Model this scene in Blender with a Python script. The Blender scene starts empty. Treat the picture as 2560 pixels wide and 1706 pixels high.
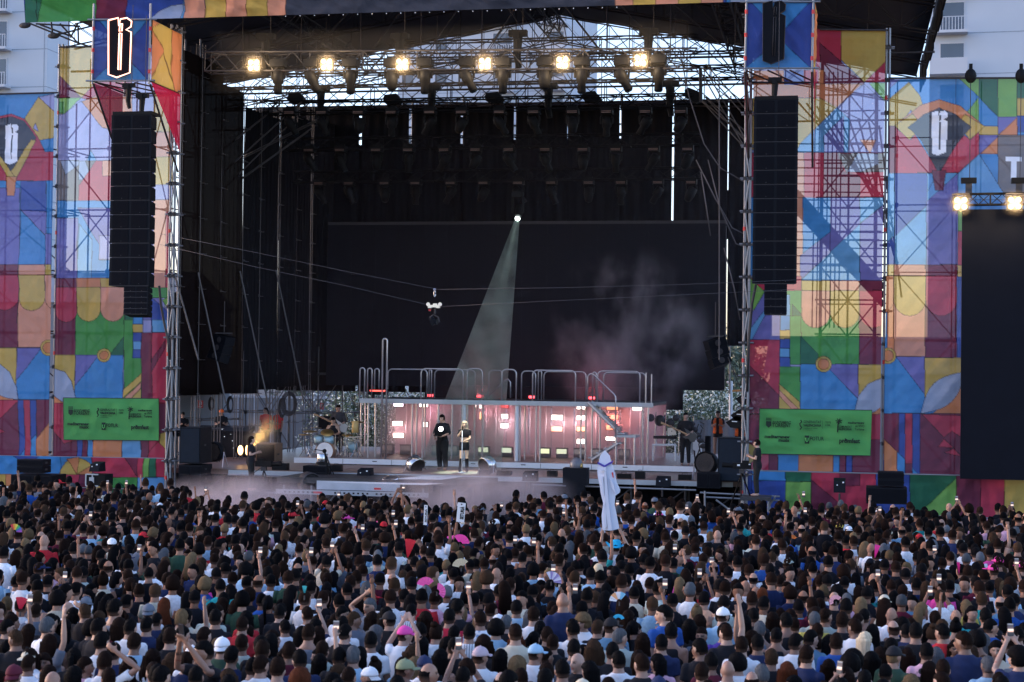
import bpy, math, random
import numpy as np
from mathutils import Vector, Matrix, Euler
R = math.radians
rnd = random.Random(7)
sc = bpy.context.scene
COL = sc.collection

# ---------------------------------------------------------------- camera, world, sun, exposure
F = 4267.0                      # focal length in pixels of the 2560 px wide photograph (60 mm lens)
ZC = 5.1
YAW, PITCH, ROLL = R(11.0), math.atan(71/F), R(0.70)
fw = Vector((-math.sin(YAW)*math.cos(PITCH), math.cos(YAW)*math.cos(PITCH), math.sin(PITCH)))
rt = Vector((math.cos(YAW), math.sin(YAW), 0))
up = rt.cross(fw)
rt2 = rt*math.cos(ROLL) + up*math.sin(ROLL)
up2 = up*math.cos(ROLL) - rt*math.sin(ROLL)
CAMP = Vector((0, 0, ZC))
cam = bpy.data.cameras.new('camera'); camo = bpy.data.objects.new('camera', cam); COL.objects.link(camo)
camo.matrix_world = Matrix(((rt2.x, up2.x, -fw.x, 0), (rt2.y, up2.y, -fw.y, 0), (rt2.z, up2.z, -fw.z, ZC), (0, 0, 0, 1)))
cam.sensor_width = 36; cam.lens = 60.0; cam.clip_start = 0.3; cam.clip_end = 4000
cam.dof.use_dof = True; cam.dof.focus_distance = 52; cam.dof.aperture_fstop = 3.2
sc.camera = camo

def ray(px, py):
    return fw + rt2*((px-1280)/F) + up2*((853-py)/F)
def at(px, py, Y):              # where the line of sight of a photograph pixel meets the plane y = Y
    d = ray(px, py); return CAMP + d*(Y/d.y)
def atz(px, py, z):             # ... meets the height z
    d = ray(px, py); return CAMP + d*((z-ZC)/d.z)
def pxX(px, Y, py=924): return at(px, py, Y).x
def pxZ(py, Y, px=1280): return at(px, py, Y).z
fwn, rtn, upn = np.array(fw), np.array(rt2), np.array(up2)
def proj(P):
    q = np.asarray(P) - np.array(CAMP)
    d = q@fwn
    return 1280+F*(q@rtn)/d, 853-F*(q@upn)/d, d

SUN_EL, SUN_AZ = R(15), R(-88)  # low evening sun far to the left; the place is in soft sky light
world = bpy.data.worlds.new('World'); sc.world = world; world.use_nodes = True
nt = world.node_tree; bg = nt.nodes['Background']
sky = nt.nodes.new('ShaderNodeTexSky'); sky.sky_type = 'NISHITA'; sky.sun_disc = False
sky.sun_elevation = SUN_EL; sky.sun_rotation = SUN_AZ; sky.air_density = 1.0; sky.dust_density = 1.0; sky.ozone_density = 3.0
tint = nt.nodes.new('ShaderNodeMix'); tint.data_type = 'RGBA'; tint.blend_type = 'MULTIPLY'; tint.inputs['Factor'].default_value = 1; tint.inputs['B'].default_value = (1.17, .98, .99, 1)   # evening pink
nt.links.new(sky.outputs[0], tint.inputs['A']); nt.links.new(tint.outputs['Result'], bg.inputs[0]); bg.inputs[1].default_value = 0.15
sun = bpy.data.lights.new('sun', 'SUN'); sun.energy = 0.12; sun.angle = R(25); sun.color = (1, .80, .70)
suno = bpy.data.objects.new('sun', sun); COL.objects.link(suno)
sd = Vector((math.sin(SUN_AZ)*math.cos(SUN_EL), math.cos(SUN_AZ)*math.cos(SUN_EL), math.sin(SUN_EL)))
suno.rotation_euler = (-sd).to_track_quat('-Z', 'Y').to_euler()
suno.location = (0, 0, 60)
sc.view_settings.view_transform = 'Standard'; sc.view_settings.look = 'None'
EXPO = 1.8; EV = 2**-EXPO
sc.view_settings.exposure = EXPO; sc.view_settings.gamma = 1.0
cy = sc.cycles
sc.render.engine = 'CYCLES'
cy.use_denoising = True; cy.max_bounces = 8; cy.diffuse_bounces = 3; cy.glossy_bounces = 3; cy.transmission_bounces = 4
cy.transparent_max_bounces = 16; cy.volume_bounces = 1; cy.volume_step_rate = 4; cy.volume_max_steps = 128
cy.sample_clamp_indirect = 4.0; cy.caustics_reflective = False; cy.caustics_refractive = False

# ---------------------------------------------------------------- helpers
def tag(o, label=None, cat=None, group=None, kind=None):
    if label: o['label'] = label
    if cat: o['category'] = cat
    if group: o['group'] = group
    if kind: o['kind'] = kind
    return o
def empty(name, loc=(0, 0, 0), rz=0.0, label=None, cat=None, group=None):
    o = bpy.data.objects.new(name, None); COL.objects.link(o); o.location = loc; o.rotation_euler = (0, 0, rz)
    o.empty_display_size = .2
    return tag(o, label, cat, group)
def link(name, me, mat=None, parent=None, world_geo=False):
    o = bpy.data.objects.new(name, me); COL.objects.link(o)
    if mat is not None and not me.materials: me.materials.append(mat)
    if parent is not None:
        o.parent = parent
        if world_geo:           # geometry written in world coordinates: undo the parent's transform
            o.matrix_parent_inverse = mat_of(parent).inverted()
    return o
def mat_of(o):
    m = Matrix.LocRotScale(o.location, o.rotation_euler, o.scale)
    return m if o.parent is None else mat_of(o.parent) @ o.matrix_parent_inverse @ m
def copy_tree(o, parent=None):
    c = o.copy(); COL.objects.link(c)
    if parent is not None: c.parent = parent
    for ch in list(o.children): copy_tree(ch, c)
    return c

class MB:
    """collects closed shapes and links them as one mesh"""
    def __init__(s): s.v = []; s.f = []; s.m = []; s.n = 0; s.mi = 0; s.smooth = []; s.sm = False
    def add(s, vs, fs):
        s.v.extend([tuple(p) for p in vs]); s.f.extend([tuple(i+s.n for i in f) for f in fs])
        s.m.extend([s.mi]*len(fs)); s.smooth.extend([s.sm]*len(fs)); s.n += len(vs); return s
    def box(s, c, d, rz=0.0, M=None):
        x, y, z = d[0]/2, d[1]/2, d[2]/2
        vs = [Vector((sx*x, sy*y, sz*z)) for sz in (-1, 1) for sy in (-1, 1) for sx in (-1, 1)]
        if M is not None: vs = [M@p for p in vs]
        elif rz: q = Matrix.Rotation(rz, 3, 'Z'); vs = [q@p for p in vs]
        vs = [p+Vector(c) for p in vs]
        return s.add(vs, [(0, 2, 3, 1), (4, 5, 7, 6), (0, 1, 5, 4), (2, 6, 7, 3), (0, 4, 6, 2), (1, 3, 7, 5)])
    def bbox(s, a, b):          # box between two corners
        return s.box([(a[i]+b[i])/2 for i in range(3)], [abs(a[i]-b[i]) for i in range(3)])
    def tube(s, pts, r, n=8, cap=True, flat=1.0):
        pts = [Vector(p) for p in pts]; rs = r if isinstance(r, (list, tuple)) else [r]*len(pts)
        vs = []; prev = None
        for i, p in enumerate(pts):
            d = (pts[min(i+1, len(pts)-1)] - pts[max(i-1, 0)])
            d = d.normalized() if d.length > 1e-9 else Vector((0, 0, 1))
            a = prev if prev is not None else (Vector((0, 0, 1)) if abs(d.z) < .9 else Vector((1, 0, 0)))
            u = (a - d*a.dot(d))
            u = u.normalized() if u.length > 1e-6 else d.orthogonal().normalized()
            w = d.cross(u); prev = u
            for k in range(n):
                t = 2*math.pi*k/n; vs.append(p + (u*math.cos(t)*flat + w*math.sin(t))*rs[i])
        fs = []
        for i in range(len(pts)-1):
            for k in range(n):
                a, b = i*n+k, i*n+(k+1) % n; fs.append((a, b, b+n, a+n))
        if cap: fs.append(tuple(reversed(range(n)))); fs.append(tuple((len(pts)-1)*n+k for k in range(n)))
        return s.add(vs, fs)
    def lathe(s, c, prof, n=16, M=None):   # prof: (radius, height) along z
        vs = []; fs = []
        for r_, z in prof:
            for k in range(n):
                t = 2*math.pi*k/n; p = Vector((r_*math.cos(t), r_*math.sin(t), z))
                vs.append((M@p if M is not None else p) + Vector(c))
        for i in range(len(prof)-1):
            for k in range(n):
                a, b = i*n+k, i*n+(k+1) % n; fs.append((a, b, b+n, a+n))
        fs.append(tuple(reversed(range(n)))); fs.append(tuple((len(prof)-1)*n+k for k in range(n)))
        return s.add(vs, fs)
    def ell(s, c, r, nu=12, nv=8, M=None, fn=None):
        vs = []; fs = []
        for j in range(nv+1):
            ph = -math.pi/2 + math.pi*j/nv
            for i in range(nu):
                t = 2*math.pi*i/nu
                p = Vector((r[0]*math.cos(ph)*math.cos(t), r[1]*math.cos(ph)*math.sin(t), r[2]*math.sin(ph)))
                if fn: p = fn(p)
                vs.append((M@p if M is not None else p) + Vector(c))
        for j in range(nv):
            for i in range(nu):
                a, b = j*nu+i, j*nu+(i+1) % nu; fs.append((a, b, b+nu, a+nu))
        fs.append(tuple(reversed(range(nu)))); fs.append(tuple(nv*nu+i for i in range(nu)))
        return s.add(vs, fs)
    def prism(s, poly, a, b):   # polygon (list of 3-D points) extruded by vector b (a: offset)
        a = Vector(a); b = Vector(b); n = len(poly)
        vs = [Vector(p)+a for p in poly] + [Vector(p)+a+b for p in poly]
        fs = [tuple(range(n)), tuple(reversed(range(n, 2*n)))] + [(k, n+k, n+(k+1) % n, (k+1) % n) for k in range(n)]
        return s.add(vs, fs)
    def mesh(s, name='mesh'):
        me = bpy.data.meshes.new(name); me.from_pydata(s.v, [], s.f)
        if any(s.m): me.polygons.foreach_set('material_index', s.m)
        me.polygons.foreach_set('use_smooth', s.smooth); me.update(); return me
    def build(s, name, mat, parent=None, world_geo=True, mats=None):
        me = s.mesh(name)
        for m_ in (mats or [mat]): me.materials.append(m_)
        return link(name, me, None, parent, world_geo)

def np_mesh(name, V, Fq, smooth=True, col=None, mat=None):
    """quads only (Fq: n x 4), fast; col: per-vertex rgb"""
    me = bpy.data.meshes.new(name); nv, nf = len(V), len(Fq)
    me.vertices.add(nv); me.vertices.foreach_set('co', np.asarray(V, np.float32).ravel())
    me.loops.add(nf*4); me.loops.foreach_set('vertex_index', np.asarray(Fq, np.int32).ravel())
    me.polygons.add(nf); me.polygons.foreach_set('loop_start', np.arange(nf, dtype=np.int32)*4)
    me.polygons.foreach_set('use_smooth', np.full(nf, smooth, bool))
    me.update(calc_edges=True)
    if col is not None:
        a = me.color_attributes.new('col', 'FLOAT_COLOR', 'POINT')
        c4 = np.ones((nv, 4), np.float32); c4[:, :3] = col; a.data.foreach_set('color', c4.ravel())
    if mat: me.materials.append(mat)
    return me

# ---------------------------------------------------------------- materials
def newmat(name):
    m = bpy.data.materials.new(name); m.use_nodes = True; t = m.node_tree
    return m, t, t.nodes['Principled BSDF']
def N(t, kind, **kw):
    n = t.nodes.new(kind)
    for k, v in kw.items():
        if k.startswith('i_'): n.inputs[k[2:].replace('_', ' ')].default_value = v
        else: setattr(n, k, v)
    return n
def coords(t, scale=(1, 1, 1), kind='Object'):
    tc = N(t, 'ShaderNodeTexCoord'); mp = N(t, 'ShaderNodeMapping'); mp.inputs['Scale'].default_value = scale
    t.links.new(tc.outputs[kind], mp.inputs[0]); return mp.outputs[0]
def simple(name, col, rough=.6, metal=0.0, vary=.25, scale=3.0, bump=.0, bscale=30, spec=.5, em=None, es=0.0, stretch=(1, 1, 1)):
    m, t, b = newmat(name)
    b.inputs['Roughness'].default_value = rough; b.inputs['Metallic'].default_value = metal
    b.inputs['Specular IOR Level'].default_value = spec
    co = coords(t, stretch)
    nz = N(t, 'ShaderNodeTexNoise', i_Scale=scale, i_Detail=5.0); t.links.new(co, nz.inputs['Vector'])
    mx = N(t, 'ShaderNodeMix', data_type='RGBA'); mx.inputs['A'].default_value = (*[c*(1-vary) for c in col], 1)
    mx.inputs['B'].default_value = (*[min(1, c*(1+vary)) for c in col], 1)
    t.links.new(nz.outputs['Fac'], mx.inputs['Factor']); t.links.new(mx.outputs['Result'], b.inputs['Base Color'])
    if bump:
        n2 = N(t, 'ShaderNodeTexNoise', i_Scale=float(bscale), i_Detail=4.0); t.links.new(co, n2.inputs['Vector'])
        bp = N(t, 'ShaderNodeBump', i_Strength=bump, i_Distance=.02); t.links.new(n2.outputs['Fac'], bp.inputs['Height'])
        t.links.new(bp.outputs[0], b.inputs['Normal'])
    if em: b.inputs['Emission Color'].default_value = (*em, 1); b.inputs['Emission Strength'].default_value = es
    return m
def emis(name, col, s):
    m, t, b = newmat(name); b.inputs['Base Color'].default_value = (.02, .02, .02, 1)
    b.inputs['Emission Color'].default_value = (*col, 1); b.inputs['Emission Strength'].default_value = s*EV; return m
def objcol(name, rough=.8, stretch=(40, 40, 3), scale=1.0, vary=.35, spec=.3, bump=.3, sheen=0.0, pattern=None):
    """base colour taken from the object's own colour"""
    m, t, b = newmat(name); oi = N(t, 'ShaderNodeObjectInfo')
    co = coords(t, stretch); nz = N(t, 'ShaderNodeTexNoise', i_Scale=scale, i_Detail=4.0); t.links.new(co, nz.inputs['Vector'])
    rm = N(t, 'ShaderNodeMapRange'); rm.inputs['To Min'].default_value = 1-vary; rm.inputs['To Max'].default_value = 1+vary
    t.links.new(nz.outputs['Fac'], rm.inputs['Value'])
    vm = N(t, 'ShaderNodeVectorMath', operation='SCALE'); t.links.new(oi.outputs['Color'], vm.inputs[0]); t.links.new(rm.outputs[0], vm.inputs['Scale'])
    t.links.new(vm.outputs[0], b.inputs['Base Color'])
    b.inputs['Roughness'].default_value = rough; b.inputs['Specular IOR Level'].default_value = spec
    bp = N(t, 'ShaderNodeBump', i_Strength=bump, i_Distance=.01); t.links.new(nz.outputs['Fac'], bp.inputs['Height']); t.links.new(bp.outputs[0], b.inputs['Normal'])
    return m
def vcol_mat(name, rough=.8, spec=.2, vary=.12):
    m, t, b = newmat(name); a = N(t, 'ShaderNodeVertexColor', layer_name='col')
    co = coords(t, (1, 1, 1)); nz = N(t, 'ShaderNodeTexNoise', i_Scale=25.0, i_Detail=3.0); t.links.new(co, nz.inputs['Vector'])
    rm = N(t, 'ShaderNodeMapRange'); rm.inputs['To Min'].default_value = 1-vary; rm.inputs['To Max'].default_value = 1+vary
    t.links.new(nz.outputs['Fac'], rm.inputs['Value'])
    vm = N(t, 'ShaderNodeVectorMath', operation='SCALE'); t.links.new(a.outputs[0], vm.inputs[0]); t.links.new(rm.outputs[0], vm.inputs['Scale'])
    t.links.new(vm.outputs[0], b.inputs['Base Color']); b.inputs['Roughness'].default_value = rough; b.inputs['Specular IOR Level'].default_value = spec
    return m
def cloth_mat(name, see=.34, col=None, gain=1.0):
    """printed open-weave fabric: partly see-through, partly glowing with the light behind"""
    m, t, b = newmat(name); out = t.nodes['Material Output']; t.nodes.remove(b)
    if col is None:
        a = N(t, 'ShaderNodeVertexColor', layer_name='col'); csock = a.outputs[0]
    else:
        a = N(t, 'ShaderNodeRGB'); a.outputs[0].default_value = (*col, 1); csock = a.outputs[0]
    co = coords(t, (1, 1, 1)); nz = N(t, 'ShaderNodeTexNoise', i_Scale=1.3, i_Detail=5.0); t.links.new(co, nz.inputs['Vector'])
    n2 = N(t, 'ShaderNodeTexNoise', i_Scale=60.0, i_Detail=2.0); t.links.new(co, n2.inputs['Vector'])
    ad = N(t, 'ShaderNodeMath', operation='ADD'); t.links.new(nz.outputs['Fac'], ad.inputs[0]); t.links.new(n2.outputs['Fac'], ad.inputs[1])
    rm = N(t, 'ShaderNodeMapRange'); rm.inputs['From Max'].default_value = 2.0; rm.inputs['To Min'].default_value = .78*gain; rm.inputs['To Max'].default_value = 1.22*gain
    t.links.new(ad.outputs[0], rm.inputs['Value'])
    vm = N(t, 'ShaderNodeVectorMath', operation='SCALE'); t.links.new(csock, vm.inputs[0]); t.links.new(rm.outputs[0], vm.inputs['Scale'])
    df = N(t, 'ShaderNodeBsdfDiffuse'); tl = N(t, 'ShaderNodeBsdfTranslucent'); t.links.new(vm.outputs[0], df.inputs[0]); t.links.new(vm.outputs[0], tl.inputs[0])
    m1 = N(t, 'ShaderNodeMixShader'); m1.inputs[0].default_value = .30; t.links.new(df.outputs[0], m1.inputs[1]); t.links.new(tl.outputs[0], m1.inputs[2])
    g = N(t, 'ShaderNodeMix', data_type='RGBA'); g.inputs['Factor'].default_value = .42; g.inputs['B'].default_value = (1, 1, 1, 1)
    t.links.new(csock, g.inputs['A'])
    tr = N(t, 'ShaderNodeBsdfTransparent'); t.links.new(g.outputs['Result'], tr.inputs[0])
    m2 = N(t, 'ShaderNodeMixShader'); m2.inputs[0].default_value = see; t.links.new(m1.outputs[0], m2.inputs[1]); t.links.new(tr.outputs[0], m2.inputs[2])
    t.links.new(m2.outputs[0], out.inputs[0]); return m

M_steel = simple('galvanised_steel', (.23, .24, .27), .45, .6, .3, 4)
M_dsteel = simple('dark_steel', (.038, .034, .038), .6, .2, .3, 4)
M_alu = simple('aluminium_trim', (.40, .43, .47), .4, .3, .12, 2)
M_black = simple('black_paint', (.007, .007, .008), .6, 0, .3, 5, .1, spec=.15)
M_blackc = simple('black_cabinet', (.0055, .0068, .011), .6, 0, .25, 6, .15, 80, spec=.12)
M_grille = simple('speaker_grille', (.0045, .0055, .009), .8, 0, .4, 60, .4, 300, spec=.08)
M_redclamp = simple('red_clamp_paint', (.6, .03, .03), .5)
M_drape = simple('black_drape_cloth', (.008, .008, .011), .9, 0, .5, 1.2, .4, 6, .1, stretch=(6, 6, .3))
M_roof = simple('roof_tarpaulin', (.028, .027, .034), .85, 0, .4, 1.0, .2, 5)
M_deck = simple('stage_deck_plywood', (.16, .085, .065), .38, 0, .35, 1.2, .1, 20)
M_darkdeck = simple('dark_deck_boards', (.03, .028, .032), .5, 0, .3, 2)
M_white = simple('white_paint', (.72, .74, .78), .6, 0, .08, 3)
M_cream = simple('cream_leatherette', (.55, .5, .42), .6)
M_chrome = simple('chrome', (.6, .6, .62), .2, .9, .1, 3)
M_gold = simple('brass_cymbal', (.45, .30, .10), .3, .8, .2, 9)
M_cable = simple('cable_rubber', (.02, .02, .025), .6)
M_wire = simple('wire_rope', (.09, .085, .095), .5, .3)
M_glass = simple('dark_lens_glass', (.03, .045, .05), .08, 0, .2, 3, spec=1.0)
# ---------------------------------------------------------------- printed banners
BL, LB, PU, YE, OR, RE, MA = (.025, .085, .42), (.02, .27, .68), (.16, .16, .52), (.66, .44, .07), (.74, .25, .08), (.55, .025, .08), (.20, .025, .07)
GR, DG, GY, DK, WH, SA, LA, TA = (.06, .36, .07), (.015, .17, .085), (.36, .45, .66), (.05, .065, .10), (1.0, 1.05, 1.2), (.80, .33, .20), (.36, .38, .74), (.20, .18, .19)
LG, LC = (.20, .50, .09), (.10, .38, .75)
def arch(x0, x1, y0, y1, n=14):
    r = (x1-x0)/2; cx = (x0+x1)/2
    return [(x0, y0), (x1, y0)] + [(cx+r*math.cos(t), y1-r+r*math.sin(t)) for t in [math.pi*k/n for k in range(n+1)]]
def circ(cx, cy, r, n=24): return [(cx+r*math.cos(2*math.pi*k/n), cy+r*math.sin(2*math.pi*k/n)) for k in range(n)]
def rect(x0, y0, x1, y1): return [(x0, y0), (x1, y0), (x1, y1), (x0, y1)]
def lens(a, b, bulge, n=10):
    a, b = np.array(a, float), np.array(b, float); d = b-a; L = np.hypot(*d); nn = np.array([-d[1], d[0]])/L
    up_ = [tuple(a+d*k/n+nn*bulge*math.sin(math.pi*k/n)) for k in range(n+1)]
    dn = [tuple(b-d*k/n-nn*bulge*math.sin(math.pi*k/n)) for k in range(1, n)]
    return up_+dn
def inside(px, py, poly):
    res = np.zeros(px.shape, bool); P = poly; j = len(P)-1
    for i in range(len(P)):
        xi, yi, xj, yj = *P[i], *P[j]
        if yi != yj:
            c = ((yi > py) != (yj > py)) & (px < (xj-xi)*(py-yi)/(yj-yi)+xi); res ^= c
        j = i
    return res
def edge_near(px, py, poly, w):
    res = np.zeros(px.shape, bool); P = poly; j = len(P)-1
    for i in range(len(P)):
        a = np.array(P[j], float); b = np.array(P[i], float); d = b-a; L2 = d@d
        if L2 > 1e-6:
            t = np.clip(((px-a[0])*d[0]+(py-a[1])*d[1])/L2, 0, 1)
            res |= np.hypot(px-a[0]-t*d[0], py-a[1]-t*d[1]) < w
        j = i
    return res
def paint(px, py, base, shapes, outline=1.15):
    col = np.empty(px.shape+(3,), np.float32); col[:] = base
    for c, poly, *rest in shapes:
        col[inside(px, py, poly)] = c
        if not rest and outline: col[edge_near(px, py, poly, outline)] *= .45
    lum = col.mean(-1, keepdims=True); return col*.84+lum*.13+np.array([.012, .008, .008], np.float32)
def banner(name, corners, Y, base, shapes, mat, label, cat='banner', group=None, step=.027, wr=.03, seed=0, parent=None, Y2=None, cpts=None, outline=1.15):
    """corners: TL, TR, BR, BL in photograph pixels on the plane y = Y (the pixels only say where the cloth hangs)"""
    P = cpts or [at(*c, Y) for c in corners]
    W = max((P[1]-P[0]).length, (P[2]-P[3]).length); H = max((P[3]-P[0]).length, (P[2]-P[1]).length)
    nu, nv = max(3, int(W/step)), max(3, int(H/step))
    u, v = np.meshgrid(np.linspace(0, 1, nu+1), np.linspace(0, 1, nv+1))
    A = [np.array(p) for p in P]
    V = ((1-u)*(1-v))[..., None]*A[0] + (u*(1-v))[..., None]*A[1] + (u*v)[..., None]*A[2] + ((1-u)*v)[..., None]*A[3]
    px, py, _ = proj(V); col = paint(px, py, base, shapes, outline)
    rg = np.random.RandomState(seed); dy = np.zeros(u.shape)
    X_, Z_ = u*W, v*H
    for k in range(16):
        a = rg.uniform(-.9, .9) + (math.pi/2 if k % 3 == 0 else 0); f = rg.uniform(.5, 3.2) if k < 9 else rg.uniform(3, 9); p = rg.uniform(0, 6.3)
        s = np.sin((X_*math.cos(a)+Z_*math.sin(a))*f*2 + p + .8*np.sin(Z_*1.3+p)); dy += np.sign(s)*np.abs(s)**1.6*wr/(1+f*.6)
    edge = np.minimum(np.minimum(u*W, (1-u)*W), np.minimum(v*H, (1-v)*H)); dy *= np.clip(edge/.25, 0, 1)
    nrm = np.cross(A[1]-A[0], A[3]-A[0]); nrm = nrm/np.linalg.norm(nrm); V = V + dy[..., None]*nrm
    idx = np.arange((nu+1)*(nv+1)).reshape(nv+1, nu+1)
    Fq = np.stack([idx[:-1, :-1], idx[1:, :-1], idx[1:, 1:], idx[:-1, 1:]], -1).reshape(-1, 4)
    me = np_mesh(name, V.reshape(-1, 3), Fq, True, col.reshape(-1, 3), mat)
    o = link(name, me, None, parent, True)
    if parent is None: tag(o, label, cat, group)
    return o

M_ban = cloth_mat('printed_mesh_cloth', .32, gain=1.12)
M_ban2 = cloth_mat('printed_solid_cloth', .08, gain=.92)
M_green = cloth_mat('green_sign_cloth', .06, (.035, .33, .06))
GB = 'printed banners of coloured geometric shapes'
YB = 52.6
def B_logo(x, y, w, h, k=1.0):
    """the tall blackletter B: outline in a w x h box whose top left corner is (x, y)"""
    pts = [(0, .04), (.42, .0), (.44, .13), (.52, .02), (.80, 0), (1.0, .06), (.97, .15), (.76, .20), (.98, .24), (.92, .92), (.36, 1.0), (.0, .95)]
    return [(x+a*w, y+b*h) for a, b in pts]
def B_slots(x, y, w, h):
    return [[(x+a*w, y+b*h) for a, b in s] for s in ([(.50, .10), (.60, .10), (.58, .22), (.47, .225)], [(.47, .26), (.57, .26), (.52, .87), (.42, .87)])]

# left outer
sh = [(LA, [(96, 243), (140, 234), (140, 290)]), (YE, [(96, 243), (62, 296), (70, 340), (100, 352), (135, 345), (140, 283)]),
      (RE, [(-70, 330), (-5, 292), (28, 285), (62, 298), (98, 345), (112, 380), (140, 380), (140, 452), (-70, 452)]),
      (LA, [(84, 322), (90, 308), (98, 330)]),
      (DK, [(-60, 345), (-2, 297), (28, 292), (60, 303), (93, 345), (62, 392), (28, 444), (-10, 395), (-60, 360)]),
      (YE, [(92, 352), (72, 392), (28, 462), (18, 442), (60, 380), (80, 350)]), (YE, [(-30, 352), (-10, 392), (28, 462), (36, 442), (-6, 380), (-20, 350)]),
      (LB, rect(-70, 452, 52, 662)), (PU, rect(-70, 470, 48, 662)), (BL, rect(50, 452, 116, 530)), (PU, [(50, 525), (116, 530), (116, 592)]), (LB, [(50, 525), (116, 592), (113, 662), (46, 662)]), (LB, rect(116, 452, 130, 570)), (PU, rect(113, 585, 128, 662)),
      (OR, [(14, 442), (40, 442), (34, 490), (18, 490)]),
      (MA, rect(-70, 662, 47, 688)), (SA, rect(47, 662, 113, 688)), (YE, rect(113, 662, 128, 688)), (MA, rect(-70, 688, 45, 872)), (SA, rect(45, 688, 128, 870)),
      (RE, arch(-22, 45, 688, 776)), (YE, arch(46, 112, 688, 777)), (SA, arch(112, 178, 688, 777)),
      (LB, rect(40, 870, 124, 1000)), (YE, rect(-70, 870, 42, 1000)), (PU, [(42, 870), (104, 870), (40, 952)]), (YE, circ(121, 870, 20)), (OR, circ(121, 870, 14)),
      (OR, rect(-70, 985, 46, 1000)), (GY, [(-70, 905), (0, 910), (24, 930), (42, 965), (48, 1000), (20, 996), (-10, 985), (-70, 940)]),
      (RE, rect(-70, 1000, 50, 1145)), (MA, [(50, 1000), (50, 1145), (-70, 1145), (-70, 1110)]), (RE, [(-20, 1060), (14, 1080), (-20, 1090)]), (BL, rect(46, 1000, 61, 1145)), (RE, rect(61, 1000, 76, 1145)), (BL, rect(76, 1000, 91, 1145)), (LB, [(76, 1100), (91, 1085), (91, 1145), (76, 1145)]), (LB, [(46, 1145), (61, 1122), (61, 1145)]),
      (MA, rect(91, 1000, 124, 1145)), (OR, [(91, 1098), (124, 1056), (124, 1145), (91, 1145)])]
sh.append((WH, B_logo(12, 310, 34, 102), 1)); sh += [(DK, s, 1) for s in B_slots(12, 310, 34, 102)]
banner('festival_banner', [(-70, 238), (136, 233), (121, 1140), (-84, 1138)], YB, LB, sh, M_ban, 'mesh banner with white letter B on a dark diamond, cut by the left photo edge', group=GB, seed=1)
# left inner
sh = [(YE, rect(140, 100, 320, 245)), (MA, [(150, 190), (206, 246), (140, 246)]), (RE, [(206, 246), (240, 205), (330, 205), (330, 290)]), (OR, [(206, 256), (240, 240), (330, 240), (330, 330), (256, 320)]), (LG, [(140, 246), (206, 246), (162, 286), (140, 286)]), (GR, rect(140, 255, 158, 283)), (LA, [(206, 254), (256, 320), (330, 340), (330, 402), (140, 402), (140, 290), (160, 285)]), (LC, [(215, 402), (225, 375), (240, 402)]),
      (YE, rect(385, 230, 450, 330)), (SA, rect(385, 330, 450, 400)), (YE, rect(385, 392, 450, 462)),
      (TA, rect(140, 402, 300, 502)), (GY, [(150, 402), (196, 402), (196, 412), (163, 437)]), (GY, [(196, 402), (212, 402), (225, 440), (210, 450), (196, 450)]), (RE, [(238, 402), (300, 402), (300, 502), (196, 502), (196, 465)]), (SA, rect(255, 402, 300, 440)),
      (LB, rect(140, 502, 300, 696)), (PU, rect(140, 545, 193, 696)), (LC, [(196, 560), (230, 600), (230, 696), (193, 696)]), (PU, [(193, 520), (300, 520), (300, 680), (240, 600)]), (LA, rect(248, 590, 300, 650)),
      (LA, rect(385, 462, 450, 500)), (SA, rect(385, 500, 450, 720)), (RE, rect(414, 530, 450, 720)),
      (MA, rect(130, 696, 190, 720)), (OR, rect(190, 696, 252, 720)), (YE, rect(252, 696, 320, 720)), (MA, rect(130, 720, 188, 890)), (GR, rect(187, 720, 312, 890)), (DG, [(312, 730), (352, 700), (352, 790), (310, 860)]), (GR, rect(352, 720, 450, 745)), (LG, [(405, 750), (430, 740), (430, 790)]), (PU, rect(350, 745, 405, 800)), (BL, [(375, 740), (432, 790), (432, 830), (378, 830)]), (LC, rect(380, 800, 430, 832)),
      (RE, arch(138, 190, 718, 806)), (YE, arch(190, 251, 718, 804)), (SA, arch(251, 312, 718, 804)), (DG, [(272, 889), (310, 840), (310, 889)]),
      (GR, rect(309, 800, 354, 996)), (LB, rect(332, 790, 356, 811)), (YE, rect(332, 811, 356, 832)), (BL, rect(332, 832, 355, 854)), (LC, rect(332, 854, 355, 874)), (BL, rect(331, 874, 353, 896)), (MA, rect(353, 832, 440, 1020)), (RE, rect(380, 832, 440, 1010)), (MA, [(380, 900), (414, 850), (414, 870), (380, 930)]),
      (YE, rect(130, 888, 188, 1000)), (LB, rect(187, 888, 307, 1000)), (PU, [(187, 888), (246, 888), (187, 966)]), (YE, circ(259, 889, 17)), (OR, circ(259, 889, 11)),
      (YE, [(308, 974), (352, 934), (352, 954), (308, 996)]), (SA, [(312, 996), (352, 956), (352, 970), (330, 996)]), (YE, [(330, 996), (352, 972), (352, 996)]),
      (OR, rect(130, 988, 160, 1010)), (GY, [(134, 921), (160, 930), (180, 955), (190, 996), (165, 1010), (134, 990)]),
      (RE, rect(128, 1008, 440, 1160)), (MA, [(128, 1070), (160, 1110), (192, 1100), (192, 1160), (128, 1160)]), (MA, rect(395, 1010, 440, 1090)), (YE, [(400, 1085), (416, 1080), (416, 1125), (398, 1110)]), (BL, rect(192, 1100, 205, 1160)), (MA, rect(205, 1100, 218, 1160)), (LB, rect(218, 1100, 232, 1160)), (OR, rect(232, 1100, 305, 1160)), (LC, rect(305, 1100, 352, 1160)), (MA, rect(352, 1100, 372, 1160)), (RE, [(372, 1130), (395, 1104), (412, 1122), (412, 1160), (366, 1160)])]
banner('festival_banner', [(150, 120), (440, 110), (412, 1146), (133, 1141)], YB, LA, sh, M_ban, 'tall mesh banner behind the left speaker column, green sponsor sign on it', group=GB, seed=2)
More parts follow.
